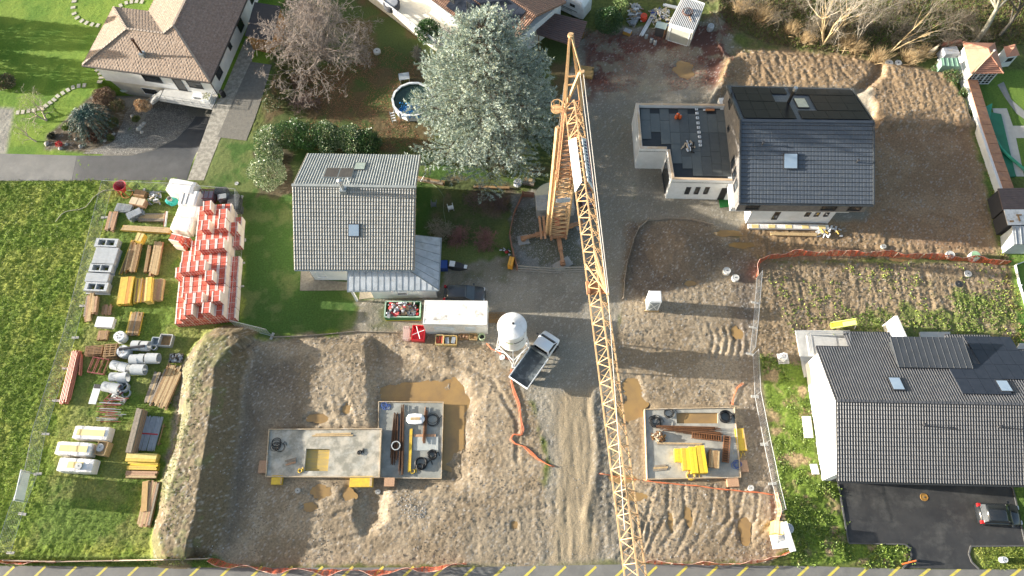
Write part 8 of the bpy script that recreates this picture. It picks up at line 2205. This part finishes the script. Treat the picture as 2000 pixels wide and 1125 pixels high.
# neighbours along the top and the right edge
def quadbox(name,m,parent,pts,z0,z1,**k):
 mb=MB();mb.prism([(p[0],p[1])for p in pts],z0,z1);return part(name,mb,m,parent,**k)
def terrace_house():
 e0=g(812,-22,3.3);e1=g(985,104,3.3);d=(e1-e0).normalized();n=Vector((-d.y,d.x,0))
 if n.y<0:n=-n
 e0=e0-d*9;L_=(e1-e0).length
 t=thing('terrace_house','white house with orange tile roof, solar panels and a big white sun deck','house',tuple(e1))
 r0=e0+n*5.2+Vector((0,0,1.7));r1=e1+n*5.2+Vector((0,0,1.7))
 OT=mat('orange roof tiles',(.36,.21,.14),(.26,.15,.10),sc=3,rough=.8)
 mb=MB();tiles(mb,r0,r1,e1,e0,.26,.4,.05,.03,joint=False);part('roof',mb,(OT,OT),t)
 b0=e0+n*10.4;b1=e1+n*10.4
 mb=MB();tiles(mb,r1,r0,b0,b1,.26,.4,.05,.03,joint=False);part('roof',mb,(OT,OT),t,label='rear slope of orange tiles')
 mb=MB();mb.tube(e0-n*.06,e1-n*.06,.07);part('gutter',mb,ZINC,t)
 uu=lambda px,py:(g(px,py,3.6)-e0).dot(d)/L_
 panels(t,'solar_panel',r0,r1,e1,e0,uu(862,18),uu(862,18)+8.4/L_,.50,.93,8,1,SOLARB);panels(t,'solar_panel',r0,r1,e1,e0,uu(862,18),uu(862,18)+8.4/L_,.05,.47,8,1,SOLARB)
 w=[e0+n*.6+d*.3,e1+n*.6-d*.3,e1+n*9.8-d*.3,e0+n*9.8+d*.3];quadbox('wall',WHITE,t,w,-.2,3.25)
 for a_ in(L_-6,L_-9,L_-12):wall_window(t,w[0]+d*(a_-.5)+Vector((0,0,1.3)),w[0]+d*(a_+.3)+Vector((0,0,3.0)),w[0],w[1],FRAMED,GLASS)
 D4=[w[0]-n*4.6,w[0]-n*4.6+d*(L_-8.4),w[0]-n*1.9+d*(L_-5.6),w[0]-n*.01+d*(L_-5.6),w[0]-n*.01]
 q0=g(735,0,1.2);off=(q0-D4[0]).dot(n);D4[0]+=n*off;D4[1]+=n*off
 dk=quadbox('deck',mat('white deck',(.72,.68,.58),(.64,.60,.50),sc=2,rough=.7),t,D4,-.2,1.1)
 mb=MB();a_,b_=D4[0],D4[1]
 for z in(1.25,1.5,1.75,2.0):mb.beam((a_.x,a_.y,z),(b_.x,b_.y,z),.05,.10)
 for k in range(8):p=a_.lerp(b_,k/7);mb.beam((p.x,p.y,1.1),(p.x,p.y,2.05),.09,.09)
 part('railing',mb,WHITEP,dk)
 p=g(764,4,1.9);t2=thing('hot_tub','round hot tub with dark grey cover on the white sun deck','hot tub',(p.x,p.y,1.1));mb=MB();mb.lathe((0,0,0),[(.95,0),(1.02,.6),(.98,.7),(.7,.72)],26);part('tub',mb,mat('dark grey tub',(.08,.08,.085)),t2,False)
 mb=MB();mb.lathe((0,0,.71),[(.78,0),(.74,.12),(.001,.16)],24);part('cover',mb,mat('grey cover',(.35,.36,.38)),t2,False)
terrace_house()
def motorhome():
 c=g(1138,45,0);d=(g(1112,22,2)-g(1073,4,2)).normalized();rz=math.atan2(d.y,d.x);n=Vector((-d.y,d.x,0));L_=7.0;ce=c-d*(L_/2+.1)+n*1.2
 t=thing('motorhome','white motorhome with dark stripes parked behind the brown carport','motorhome',(ce.x,ce.y,0),rz);x=L_/2;mb=MB();S=[]
 for X_,w_,z in((-x,.9,2.4),(-x+.2,1.08,2.8),(x-1.2,1.1,2.85),(x-.4,1.08,2.7),(x-.05,1.0,2.1),(x,.9,1.2)):S.append([(X_,-w_,.35),(X_,-w_*1.02,1.2),(X_,-w_,z-.25),(X_,-w_*.88,z),(X_,w_*.88,z),(X_,w_,z-.25),(X_,w_*1.02,1.2),(X_,w_,.35)])
 loft(mb,S);b=part('body',mb,mat('white motorhome paint',(.80,.82,.84),rough=.3),t,False)
 for s_ in(-1,1):
  mb=MB();mb.box((-.3,s_*1.13,1.15),(L_-1.0,.02,.07));mb.box((-.6,s_*1.13,.95),(L_-1.8,.02,.05));part('stripe',mb,BLACKP,b,False)
  for X_ in(-2.2,-.7,.6,2.0):mb=MB();mb.box((X_,s_*1.11,1.85),(.7,.05,.38));part('window',mb,GLASS,t,False)
 for X_ in(-1.6,1.0):mb=MB();mb.box((X_,.1,2.88),(.6,.5,.08));part('roof_hatch',mb,WHITEP,t,False)
 mb=MB();mb.path([(1.2+.28*math.cos(a_),-.2+.28*math.sin(a_),2.9)for a_ in[k*.6 for k in range(12)]],.03,5);part('cable',mb,BLACKP,t,False)
 wheels(t,(-x+1.2,x-1.3),.95,.36)
motorhome()
def carport():
 P_=[g(1045,16,2.5),g(1147,42,2.5),g(1129,93,2.3),g(1048,66,2.3)]
 t=thing('carport','carport with dark brown ribbed roof between the cedar and the motorhome','carport',tuple(P_[2]));BRN=mat('brown ribbed sheet',(.14,.095,.085),(.11,.075,.068),sc=2,rough=.6,dirt=(.22,.10,.07),dsc=2.5,dam=.6)
 mb=MB();mb.slab(P_,.1);r=part('roof',mb,BRN,t);mb=MB()
 for k in range(13):f=(k+.5)/13;mb.beam(P_[0].lerp(P_[3],f)+Vector((0,0,.03)),P_[1].lerp(P_[2],f)+Vector((0,0,.03)),.07,.06)
 part('rib',mb,BRN,r)
 for p in P_:q=p.lerp(sum(P_,Vector())/4,.1);mb=MB();mb.beam((q.x,q.y,0),(q.x,q.y,p.z-.1),.12,.12);part('post',mb,BB,t)
carport()
def slat_garage():
 h=2.5;P_=[g(1307,46,h),g(1354.5,60,h),g(1376,8,h),g(1334,-7,h)]
 t=thing('garage','cream garage with open white roof slats at the end of the turning place','garage',tuple(P_[0]));quadbox('wall',mat('cream garage wall',(.62,.60,.52),(.54,.52,.45),sc=2),t,P_,-.1,h-.25)
 mb=MB()
 for k in range(15):f=k/14;mb.beam(P_[0].lerp(P_[1],f),P_[3].lerp(P_[2],f),.09,.07)
 part('roof_slat',mb,WHITEP,t);mb=MB();mb.beam(P_[0]-Vector((0,0,.1)),P_[1]-Vector((0,0,.1)),.1,.3);mb.beam(P_[3],P_[2],.1,.2);part('beam',mb,WHITEP,t)
 quadbox('roof_deck',mat('rotten leaves',(.12,.09,.06),(.07,.05,.035),sc=3),t,[p.lerp(sum(P_,Vector())/4,.05)for p in P_],h-.24,h-.18)
 a_,b_=P_[0].copy(),P_[1].copy();a_.z=b_.z=0
 wall_window(t,a_.lerp(b_,.12)+Vector((0,0,.05)),a_.lerp(b_,.9)+Vector((0,0,2.0)),a_,b_,WHITEP,mat('pale grey door',(.52,.52,.44),(.46,.46,.39)),name='garage_door')
 p=g(1343,24,2.6);t2=thing('hoop','rust brown coil of thick pipe on the garage slats','pipe coil',(p.x,p.y,2.58));mb=MB()
 for k in range(3):mb.path([((.62-k*.04)*math.cos(a_),(.62-k*.04)*math.sin(a_),.06+k*.06)for a_ in[q*.28 for q in range(23)]],.04,5)
 part('loops',mb,mat('brown pipe',(.12,.07,.06)),t2,False);mb=MB();mb.beam((.1,-.4,.05),(.25,-1.4,.05),.12,.05);part('tail',mb,PB,t2,False)
slat_garage()
tubes('pipe_bundle','long white poles lying left of the cream garage','poles',(1281,18),(1252,70),.5,4,.06,WHITEP,1,.1,seed=3)
heap('junk_heap','open trailer load of white, tan and blue junk beside the cream garage','junk',(1292,32),2.4,3.0,1.2,[('white scrap',(.6,.6,.58)),('tan scrap',(.5,.42,.28)),('grey scrap',(.25,.25,.25)),('blue cloth',(.04,.08,.3)),('pale box',(.65,.6,.45))],110,7,big=.8)
heap('junk_heap','grey metal scrap and chairs behind the long white poles','junk',(1240,22),1.6,2.6,.9,[('grey scrap',(.35,.36,.36)),('white scrap',(.6,.6,.6)),('brown scrap',(.2,.13,.1))],60,8,big=.8)
pile('panel_stack','grey metal panels leaning by the dark laurel bush','panels',(1250,22),(1234,48),.7,4,3,[mat('dull metal',(.25,.27,.28),(.18,.19,.2))],.12,.1);crate('yellow brown box at the end of the metal panels',(1226,60),.9,.6,.5,mat('ochre box',(.5,.28,.06)),mat('grey paper lid',(.4,.4,.42)),(10,4))
bigbag('bright red bag between the metal panels and the white poles',(1258,30),.42,.7,mat('bright red bag',(.65,.07,.03)));bigbag('pale grey stone block on the leaf strewn bank',(1389,50),.4,.75,mat('grey block',(.48,.5,.5)))
pile('timber_stack','white bench frames along the rear of the junk load','frames',(1295,8),(1330,16),.4,2,2,[WHITEP],.08,.1)
t=thing('water_tank','grey cabinet with teal lid in front of the junk load','cabinet',tuple(g(1288,66)),-.35);mb=MB();mb.box((0,0,.65),(1.0,.9,1.3));part('body',mb,mat('dark cabinet',(.08,.08,.08)),t,False);mb=MB();mb.box((0,0,1.33),(1.3,1.0,.05));part('lid',mb,mat('teal grey lid',(.35,.45,.45)),t,False);mb=MB();mb.box((.55,0,.6),(.06,1.1,1.2));part('side_panel',mb,PB,t,False)
for k,(x,y)in enumerate([(1263,68),(1273,76),(1280,80)]):p=g(x,y,.5);t=thing('gas_bottle',['leftmost','middle','rightmost'][k]+' of three grey gas bottles below the long white poles','gas bottle',(p.x,p.y,0));mb=MB();mb.lathe((0,0,0),[(.2,0),(.2,.5),(.1,.62)],12);part('bottle',mb,mat('grey bottle',(.4,.42,.42)),t,False);mb=MB();mb.lathe((0,0,.62),[(.06,0),(.06,.08)],8);part('valve',mb,BLACKP,t,False)
def dark_shed():
 P_=[g(497,4,2.8),g(548,12,2.8),g(531,79,2.5),g(478,69,2.5)];t=thing('shed','wooden shed with flat black roof beside the villa','shed',tuple(P_[2]));mb=MB();mb.slab(P_,.15);part('roof',mb,mat('black felt roof',(.022,.02,.022),(.03,.027,.028),sc=2,rough=.7),t)
 c=sum(P_,Vector())/4;q=[p.lerp(c,.07)for p in P_];quadbox('wall',WOODO,t,q,0,2.34);a_,b_=q[3].copy(),q[2].copy();a_.z=b_.z=0;wall_window(t,a_.lerp(b_,.3)+Vector((0,0,.1)),a_.lerp(b_,.7)+Vector((0,0,1.9)),a_,b_,WOODO,mat('brown door',(.36,.18,.06)),name='door')
dark_shed()
def pool():
 c=g(806,193,1.1);t=thing('swimming_pool','round above-ground pool with white wall and dark green water beside the cedar','pool',(c.x,c.y,0));R_=2.3;n=14
 mb=MB();mb.lathe((0,0,0),[(R_,0),(R_,1.08),(R_-.05,1.08),(R_-.05,.05)],n);mb.f=[f for f in mb.f if len(f)==4];mb.m=[0]*len(mb.f);part('wall',mb,mat('pale pool wall',(.62,.66,.68),(.55,.6,.62)),t,False)
 mb=MB();mb.lathe((0,0,1.08),[(R_-.12,0),(R_+.12,0),(R_+.12,.05),(R_-.12,.05),(R_-.12,0.001)],n);mb.f=[f for f in mb.f if len(f)==4];mb.m=[0]*len(mb.f);part('rim',mb,WHITEP,t,False)
 mb=MB()
 for k in range(n):a_=2*math.pi*k/n;mb.beam((math.cos(a_)*(R_+.04),math.sin(a_)*(R_+.04),0),(math.cos(a_)*(R_+.04),math.sin(a_)*(R_+.04),1.08),.1,.08)
 part('upright',mb,WHITEP,t,False);mb=MB();mb.lathe((0,0,.88),[(R_-.06,0),(R_-.06,.01)],n);part('water',mb,mat('dark green water',(.02,.045,.035),(.028,.055,.042),rough=.05),t,False)
 o=c;rs=np.random.RandomState(5);m_=900;x=g(806,216,.95);P2=np.stack([x.x+rs.randn(m_)*.5,x.y+rs.randn(m_)*.33,.93+rs.rand(m_)*.12],1);D_=unit(rs.randn(m_,3)*np.array([1,1,.3]));v,f=leafmesh(P2,D_,.3,.2,rs,'quad');q=npmesh('pool_cover',v,f,mat('bright blue foil',(.02,.26,.62),(.02,.16,.42),sc=5,rough=.35));tag(q,'crumpled bright blue foil floating in the round pool','pool cover')
 p=g(767,226,.6);t2=thing('pool_ladder','white ladder at the left side of the round pool','ladder',(p.x,p.y,0),.3)
 for s_ in(-.22,.22):mb=MB();mb.beam((s_,-.5,0),(s_,0,1.35),.05,.05);part('rail',mb,WHITEP,t2,False)
 for k in range(4):mb=MB();mb.box((0,-.42+k*.12,.25+k*.3),(.42,.12,.04));part('rung',mb,WHITEP,t2,False)
 p=g(789,149,.9);t2=thing('pool_platform','grey plastic platform at the top of the round pool','platform',(p.x,p.y,0),.18);mb=MB();mb.box((0,0,.9),(1.2,.95,.08));part('deck',mb,mat('grey plastic deck',(.42,.45,.47)),t2,False)
 for x in(-.5,.5):mb=MB();mb.box((x,0,.43),(.06,.8,.86));part('leg',mb,STEEL,t2,False)
pool()
def chair(label,c,rz,m,rounded):
 p=g(*c,.5);t=thing('garden_chair',label,'chair',(p.x,p.y,.02),rz);mb=MB();mb.box((0,0,.42),(.5,.48,.05));part('seat',mb,m,t,False)
 mb=MB();
 if rounded:S=[[(-.25*f,-.24-z*.3,.42+z),(.25*f,-.24-z*.3,.42+z),(.25*f,-.20-z*.3,.44+z),(-.25*f,-.20-z*.3,.44+z)]for z,f in((0,1),(.25,1.05),(.4,.8),(.46,.4))];loft(mb,S)
 else:mb.box((0,-.3,.68),(.5,.05,.5))
 part('backrest',mb,m,t,False)
 for x in(-.27,.27):
  mb=MB();mb.beam((x,-.25,.64),(x,.42,.62),.06,.04);part('armrest',mb,m,t,False)
  for y in(-.22,.36):mb=MB();mb.beam((x,y,0),(x,y,.62),.04,.04);part('leg',mb,m,t,False)
chair('white plastic garden chair on the lawn east of the grey roofed house',(880,405),.25,WHITEP,True);chair('grey metal garden chair on the lawn left of the white one',(847,398),0,mat('dark grey metal',(.16,.17,.18)),False)
p=g(867,517,.6);t=thing('blue_bin','blue lidded box at the corner of the zinc lean-to','box',(p.x,p.y,0));mb=MB();mb.box((0,0,.35),(.72,.95,.7));part('body',mb,mat('dark blue plastic',(.02,.05,.2)),t,False);mb=MB();mb.box((0,0,.72),(.7,.85,.04));part('lid',mb,mat('blue lid',(.03,.08,.3)),t,False)
p=g(893,518,.6);t=thing('covered_scooter','black and white covered machine beside the blue box','machine',(p.x,p.y,0),-.15);mb=MB();loft(mb,[[(x,-w_,.1),(x,-w_*.8,z),(x,w_*.8,z),(x,w_,.1)]for x,w_,z in((-.9,.25,.5),(-.4,.4,.8),(.3,.36,.7),(1.0,.12,.4))]);part('body',mb,mat('black cover',(.04,.04,.045)),t,False);mb=MB();mb.box((-.5,0,.82),(.55,.6,.06));part('seat',mb,WHITEP,t,False);mb=MB();mb.box((.85,0,.5),(.3,.4,.06));part('nose',mb,WHITEP,t,False)
crate('orange distribution box outside the left plank fence of the crane',(998,510),.5,1.0,.9,mat('orange cabinet',(.72,.32,.03)),mat('orange lid',(.78,.38,.05)));heap('canisters','white, red and grey canisters outside the crane fence','canisters',(985,490),1.1,.6,.4,[('white canister',(.7,.7,.7)),('red canister',(.5,.04,.04)),('dark canister',(.1,.1,.1))],14,9)
bigbag('crumpled pale grey bag at the cedar edge near the crane',(1011,355),.45,.5,mat('grey white bag',(.6,.62,.63)));pile('timber_stack','pale timbers with a white can behind the crane fence corner','timber stack',(1022,352),(1044,356),.8,4,2,[TB,GYB],.12,.1)
pile('timber_steps','old timber edging of the bed east of the grey roofed house','edging',(812,347),(868,357),.5,2,2,[BB,GYB],.14,.05,h0=.01);pile('timber_steps','long brown timber at the foot of the cedar','edging',(925,364),(995,366),.3,1,2,[BB],.12,.02,h0=.01)
p=g(826,350,.5);t=thing('bicycle_frame','grey bare bicycle frame leaning by the timber edging','bicycle',(p.x,p.y,0),.9);mb=MB();mb.tube((-.4,0,.5),(.2,0,.85),.03,5);mb.tube((.2,0,.85),(.3,0,.35),.03,5);mb.tube((.3,0,.35),(-.4,0,.5),.03,5);part('frame',mb,STEEL,t,False)
for x in(-.45,.55):mb=MB();mb.path([(x+.32*math.cos(a_),.02,.33+.32*math.sin(a_))for a_ in[q*.35 for q in range(19)]],.025,4);part('wheel',mb,TYRE,t,False)
a_=g(1672,629,1.3);b_=g(1622,637,.3);t=thing('slide','lime and orange childrens slide in the weeds behind the charcoal roofed house','slide',(b_.x,b_.y,0));d=(b_-a_).normalized();s_=Vector((-d.y,d.x,0)).normalized();LI=mat('lime plastic',(.62,.72,.16),(.55,.66,.14));mb=MB();mb.beam(a_,b_,.5,.05);part('chute',mb,LI,t)
for q in(-.28,.28):mb=MB();mb.beam(a_+s_*q+Vector((0,0,.1)),b_+s_*q+Vector((0,0,.1)),.07,.22);part('side',mb,LI,t)
mb=MB();e_=b_-d*1.0;mb.beam(e_+Vector((0,0,.06)),b_+Vector((0,0,.06)),.48,.04);part('end_piece',mb,mat('orange plastic',(.8,.38,.03)),t)
for q in(-.25,.25):mb=MB();mb.beam(a_+s_*q,Vector((a_.x,a_.y,0))+s_*q-d*.3,.06,.06);part('ladder_rail',mb,WHITEP,t)
p=g(243,171,-.9);z=zat(p.x,p.y);p=g(244,172,z+.75);t=thing('round_table','round pale green garden table on the villa terrace','table',(p.x,p.y,z+.02));mb=MB();mb.lathe((0,0,.7),[(.62,0),(.62,.05)],22);part('tabletop',mb,mat('pale green table',(.50,.56,.50)),t,False);mb=MB();mb.lathe((0,0,0),[(.3,0),(.06,.05),(.06,.7)],12);part('base',mb,WHITEP,t,False)
for x,y,lab in((228,166,'dark folding chair left of the round terrace table'),(284,170,'dark plant pot stand right of the terrace table')):q=g(x,y,z+.5);t=thing('terrace_chair',lab,'chair',(q.x,q.y,z+.02));mb=MB();mb.box((0,0,.42),(.42,.42,.05));part('seat',mb,mat('dark brown seat',(.09,.05,.04)),t,False);mb=MB();mb.box((0,.2,.65),(.42,.05,.4));part('backrest',mb,mat('dark brown seat',(.09,.05,.04)),t,False)
p=g(434,182,.5);t=thing('rain_barrel','black rain barrel on the stone path at the villa corner','barrel',(p.x,p.y,0));mb=MB();mb.lathe((0,0,0),[(.27,0),(.32,.4),(.27,.85)],16);part('barrel',mb,BLACKP,t,False);mb=MB();mb.lathe((0,0,.86),[(.2,0),(.2,.03)],12);part('lid',mb,FRAMED,t,False)
shrub('red flowering plant among the white rockery stones',[(115,281,.35,.6)],[mat('red flower',(.6,.02,.03)),mat('red flower b',(.45,.02,.03))],300,.12,90,name='garden_shrub')
def pavilion():
 h=2.2;E_=[g(1895,144,h),g(1960,143,h),g(1943,84,h),g(1880,82,h)];r0=g(1935,108,h+1.1);r1=g(1930,95,h+1.1);t=thing('garden_pavilion','square garden pavilion with salmon tiled hip roof and white lattice windows','pavilion',tuple(sum(E_,Vector())/4-Vector((0,0,h))))
 SAL=mat('salmon roof tiles',(.52,.25,.16),(.44,.20,.13),sc=6,rough=.75)
 mb=MB();mb.add(E_+[r0,r1],[(0,1,4),(1,2,5,4),(2,3,5),(3,0,4,5)]);part('roof',mb,SAL,t);mb=MB()
 for p,q in((E_[0],r0),(E_[1],r0),(E_[2],r1),(E_[3],r1),(r0,r1)):mb.beam(p+Vector((0,0,.03)),q+Vector((0,0,.03)),.14,.08)
 part('hip_tile',mb,SAL,t);mb=MB()
 for k in range(1,9):f=k/9;mb.beam(E_[0].lerp(r0,f)+Vector((0,0,.02)),E_[1].lerp(r0,f)+Vector((0,0,.02)),.05,.04)
 part('tile_course',mb,mat('shadow salmon tile',(.36,.16,.10)),t)
 c=sum(E_,Vector())/4;q=[p.lerp(c,.16)for p in E_];quadbox('wall',WHITE,t,q,0,h-.02)
 a_,b_=q[0].copy(),q[1].copy();a_.z=b_.z=0
 for k in range(3):
  f=wall_window(t,a_.lerp(b_,.06+k*.31)+Vector((0,0,.15)),a_.lerp(b_,.32+k*.31)+Vector((0,0,2.0)),a_,b_,FRAMEW,GLASS)
  mb=MB();d=(b_-a_).normalized();n=Vector((d.y,-d.x,0))*.03
  for j in range(1,5):z=.15+j*.37;mb.beam(a_.lerp(b_,.06+k*.31)+n+Vector((0,0,z)),a_.lerp(b_,.32+k*.31)+n+Vector((0,0,z)),.03,.04)
  m_=a_.lerp(b_,.19+k*.31)+n;mb.beam(m_+Vector((0,0,.15)),m_+Vector((0,0,2.0)),.04,.04);part('muntin',mb,FRAMEW,f)
 t2=thing('flag_pole','pale bare pole leaning across the salmon pavilion roof','pole',tuple(g(1884,160)));mb=MB();mb.tube(g(1884,161,1.5),g(1942,99,4.0),.05,8);part('pole',mb,mat('pale pole',(.62,.48,.28)),t2);mb=MB();mb.lathe(tuple(g(1942,99,4.0)),[(.09,-.08),(.09,.1)],8);part('knob',mb,WHITEP,t2)
 t3=thing('brick_oven','small brick barbecue shelter with tiled roof right of the pavilion','barbecue',tuple(g(1980,118)));R4=[g(1966,112,1.9),g(1992,108,1.9),g(1983,86,1.9),g(1960,91,1.9)];ap=sum(R4,Vector())/4+Vector((0,0,.6));mb=MB();mb.add(R4+[ap],[(0,1,4),(1,2,4),(2,3,4),(3,0,4)]);part('roof',mb,SAL,t3)
 quadbox('wall',WHITE,t3,[p.lerp(ap,.15)for p in R4],0,1.86);a_,b_=[R4[i].lerp(ap,.15)for i in(0,1)];a_.z=b_.z=0;wall_window(t3,a_.lerp(b_,.2)+Vector((0,0,.9)),a_.lerp(b_,.8)+Vector((0,0,1.6)),a_,b_,WHITEP,BLACKP,name='oven_mouth')
pavilion()
def tile_wall():
 ln=[g(1872,104,.9),g(1886,155,.9),g(1907,225,.9),g(1932,300,.9),g(1957,372,.9)];t=thing('garden_wall','long white garden wall with a brown tiled lean-to cap on the right edge','wall',tuple(ln[0]-Vector((0,0,.9))))
 CPT=mat('brown cap tiles',(.50,.24,.12),(.36,.17,.10),sc=2,rough=.8,dirt=(.22,.13,.10),dsc=.8,dam=.7)
 for i,(p,q)in enumerate(zip(ln,ln[1:])):
  d=(q-p).normalized();n=Vector((-d.y,d.x,0));n=n if n.x>0 else-n;mb=MB();mb.beam(p-Vector((0,0,.42)),q-Vector((0,0,.42)),.3,.9);part('wall',mb,WHITE,t)
  k=max(1,int((q-p).length/1.1));mb=MB()
  for j in range(k):a_=p.lerp(q,j/k);b_=p.lerp(q,(j+.96)/k);up_=Vector((0,0,.10));mb.slab([a_+n*.13+up_,b_+n*.13+up_,b_+n*1.4-Vector((0,0,.12)),a_+n*1.4-Vector((0,0,.12))],.06)
  part('cap_tile',mb,CPT,t);mb=MB();e_=p+n*1.05;mb.beam((e_.x,e_.y,0),(e_.x,e_.y,.75),.1,.1);part('post',mb,BB,t)
tile_wall()
def rib_shed(label,pts,h,m,nr,wm,ax=0):
 P_=[g(x,y,h)for x,y in pts];t=thing('garden_shed',label,'shed',(P_[0].x,P_[0].y,0));mb=MB();mb.slab(P_,.1);r=part('roof',mb,m,t);mb=MB()
 for k in range(nr):
  f=(k+.5)/nr;A_,B_=(P_[0].lerp(P_[3],f),P_[1].lerp(P_[2],f))if ax==0 else(P_[0].lerp(P_[1],f),P_[3].lerp(P_[2],f));mb.beam(A_+Vector((0,0,.02)),B_+Vector((0,0,.02)),.06,.05)
 if nr:part('rib',mb,m,r)
 c=sum(P_,Vector())/4;quadbox('wall',wm,t,[p.lerp(c,.05)for p in P_],0,h-.12);return t
rib_shed('brown ribbed shed roof at the right picture edge',[(1949,368),(2040,366),(2050,407),(1959,409)],2.1,mat('mauve brown sheet',(.15,.11,.10),(.12,.09,.08)),9,mat('dark shed wall',(.04,.04,.045)));t=rib_shed('white flat shed roof below the brown ribbed one',[(1961,409),(2060,409),(2060,438),(1969,439)],2.2,mat('white roof sheet',(.74,.73,.70),dirt=(.3,.28,.25),dsc=2,dam=.7),0,mat('dark shed wall',(.04,.04,.045)))
p=g(1990,420,2.25);mb=MB();mb.box((p.x,p.y,2.27),(.5,.12,.1));mb.box((p.x-.1,p.y-.4,2.27),(.12,.6,.1));mb.box((p.x-.9,p.y-.7,2.27),(.35,.15,.1));part('loose_brick',mb,BB,t)
rib_shed('grey ribbed container shed at the lower right garden corner',[(1977,441),(2060,441),(2060,477),(1981,477)],2.2,mat('grey ribbed sheet',(.34,.36,.37),(.27,.28,.29)),8,mat('pale grey wall',(.50,.55,.56)),1)
rib_shed('small green tool shed left of the pavilion',[(1838,113),(1872,113),(1876,130),(1840,128)],1.6,mat('faded green sheet',(.22,.36,.27),(.18,.30,.22)),4,mat('green wall',(.2,.32,.25)),1)
p=g(1858,98,1.3);t=thing('covered_cart','grey boxy machine under a cover left of the pavilion','machine',(p.x,p.y,0),.1);mb=MB();mb.box((0,0,.75),(1.9,1.2,1.1),taper=.85);part('body',mb,mat('grey cover',(.30,.31,.31),(.22,.23,.23)),t,False);mb=MB();mb.box((-.3,-.6,.5),(2.1,.3,.1));part('skirt',mb,WHITEP,t,False)
quadt=thing('woodpile','red brown tile stack behind the grey covered machine','tiles',tuple(g(1852,90)));quadbox('tiles',mat('red brown tiles',(.30,.10,.06)),quadt,[g(1832,98),g(1874,92),g(1872,84),g(1840,88)],0,.7);quadbox('cover',SALM,quadt,[g(1850,94),g(1872,91),g(1870,87),g(1850,90)],.71,.78)
PV=mat('pale paving slabs',(.50,.47,.41),(.44,.41,.36),sc=1.5,rough=.85)
sheet('paving',[(1938,212),(1966,212),(1978,246),(2100,246),(2100,270),(1984,270),(2000,345),(1985,345),(1945,240)],PV,.03,.6);sheet('garden_path',[(1948,166),(1960,160),(1975,195),(2010,225),(2010,240),(1985,222),(1962,190)],mat('grey gravel path',(.24,.24,.23),(.2,.2,.19)),.02,.5)
p=[g(1912,214,.25),g(1956,222,.25),g(1985,344,.25),(g(1944,346,.25))];t=thing('pool_tarp','flat dark green tarpaulin over a garden pool at the right edge','tarpaulin',(p[0].x,p[0].y,0));GT_=mat('dark green tarpaulin',(.01,.12,.05),(.015,.16,.075),sc=1,rough=.45);quadbox('tarpaulin',GT_,t,p,0,.2)
mb=MB();mb.path([g(1925,250,.35),g(1932,262,.45),g(1945,272,.35),g(1955,290,.42),(g(1970,305,.35)),g(1990,322,.3),g(2005,335,.3)],.16,6);part('fold',mb,mat('bright green tarpaulin',(.03,.30,.17),(.02,.22,.12),sc=2,rough=.4),t)
q=[g(1916,213,.3),g(1938,202,.3),g(1932,240,.3),g(1920,238,.3)];quadbox('flap',mat('bright green tarpaulin',(.03,.30,.17)),t,q,.2,.34)
mb=MB();quadbox('edge_strip',mat('sky blue liner',(.25,.5,.7)),t,[g(1932,290,.3),g(1938,292,.3),g(1946,335,.3),g(1942,335,.3)],.2,.26)
a_=g(1981,520);b_=g(2010,600);planks('raised_bed','white edged raised bed at the right picture edge','raised bed',[(2020,505),(1981,519),(1990,560),(2003,605)],.35,WHITEP,1)
build_ground()
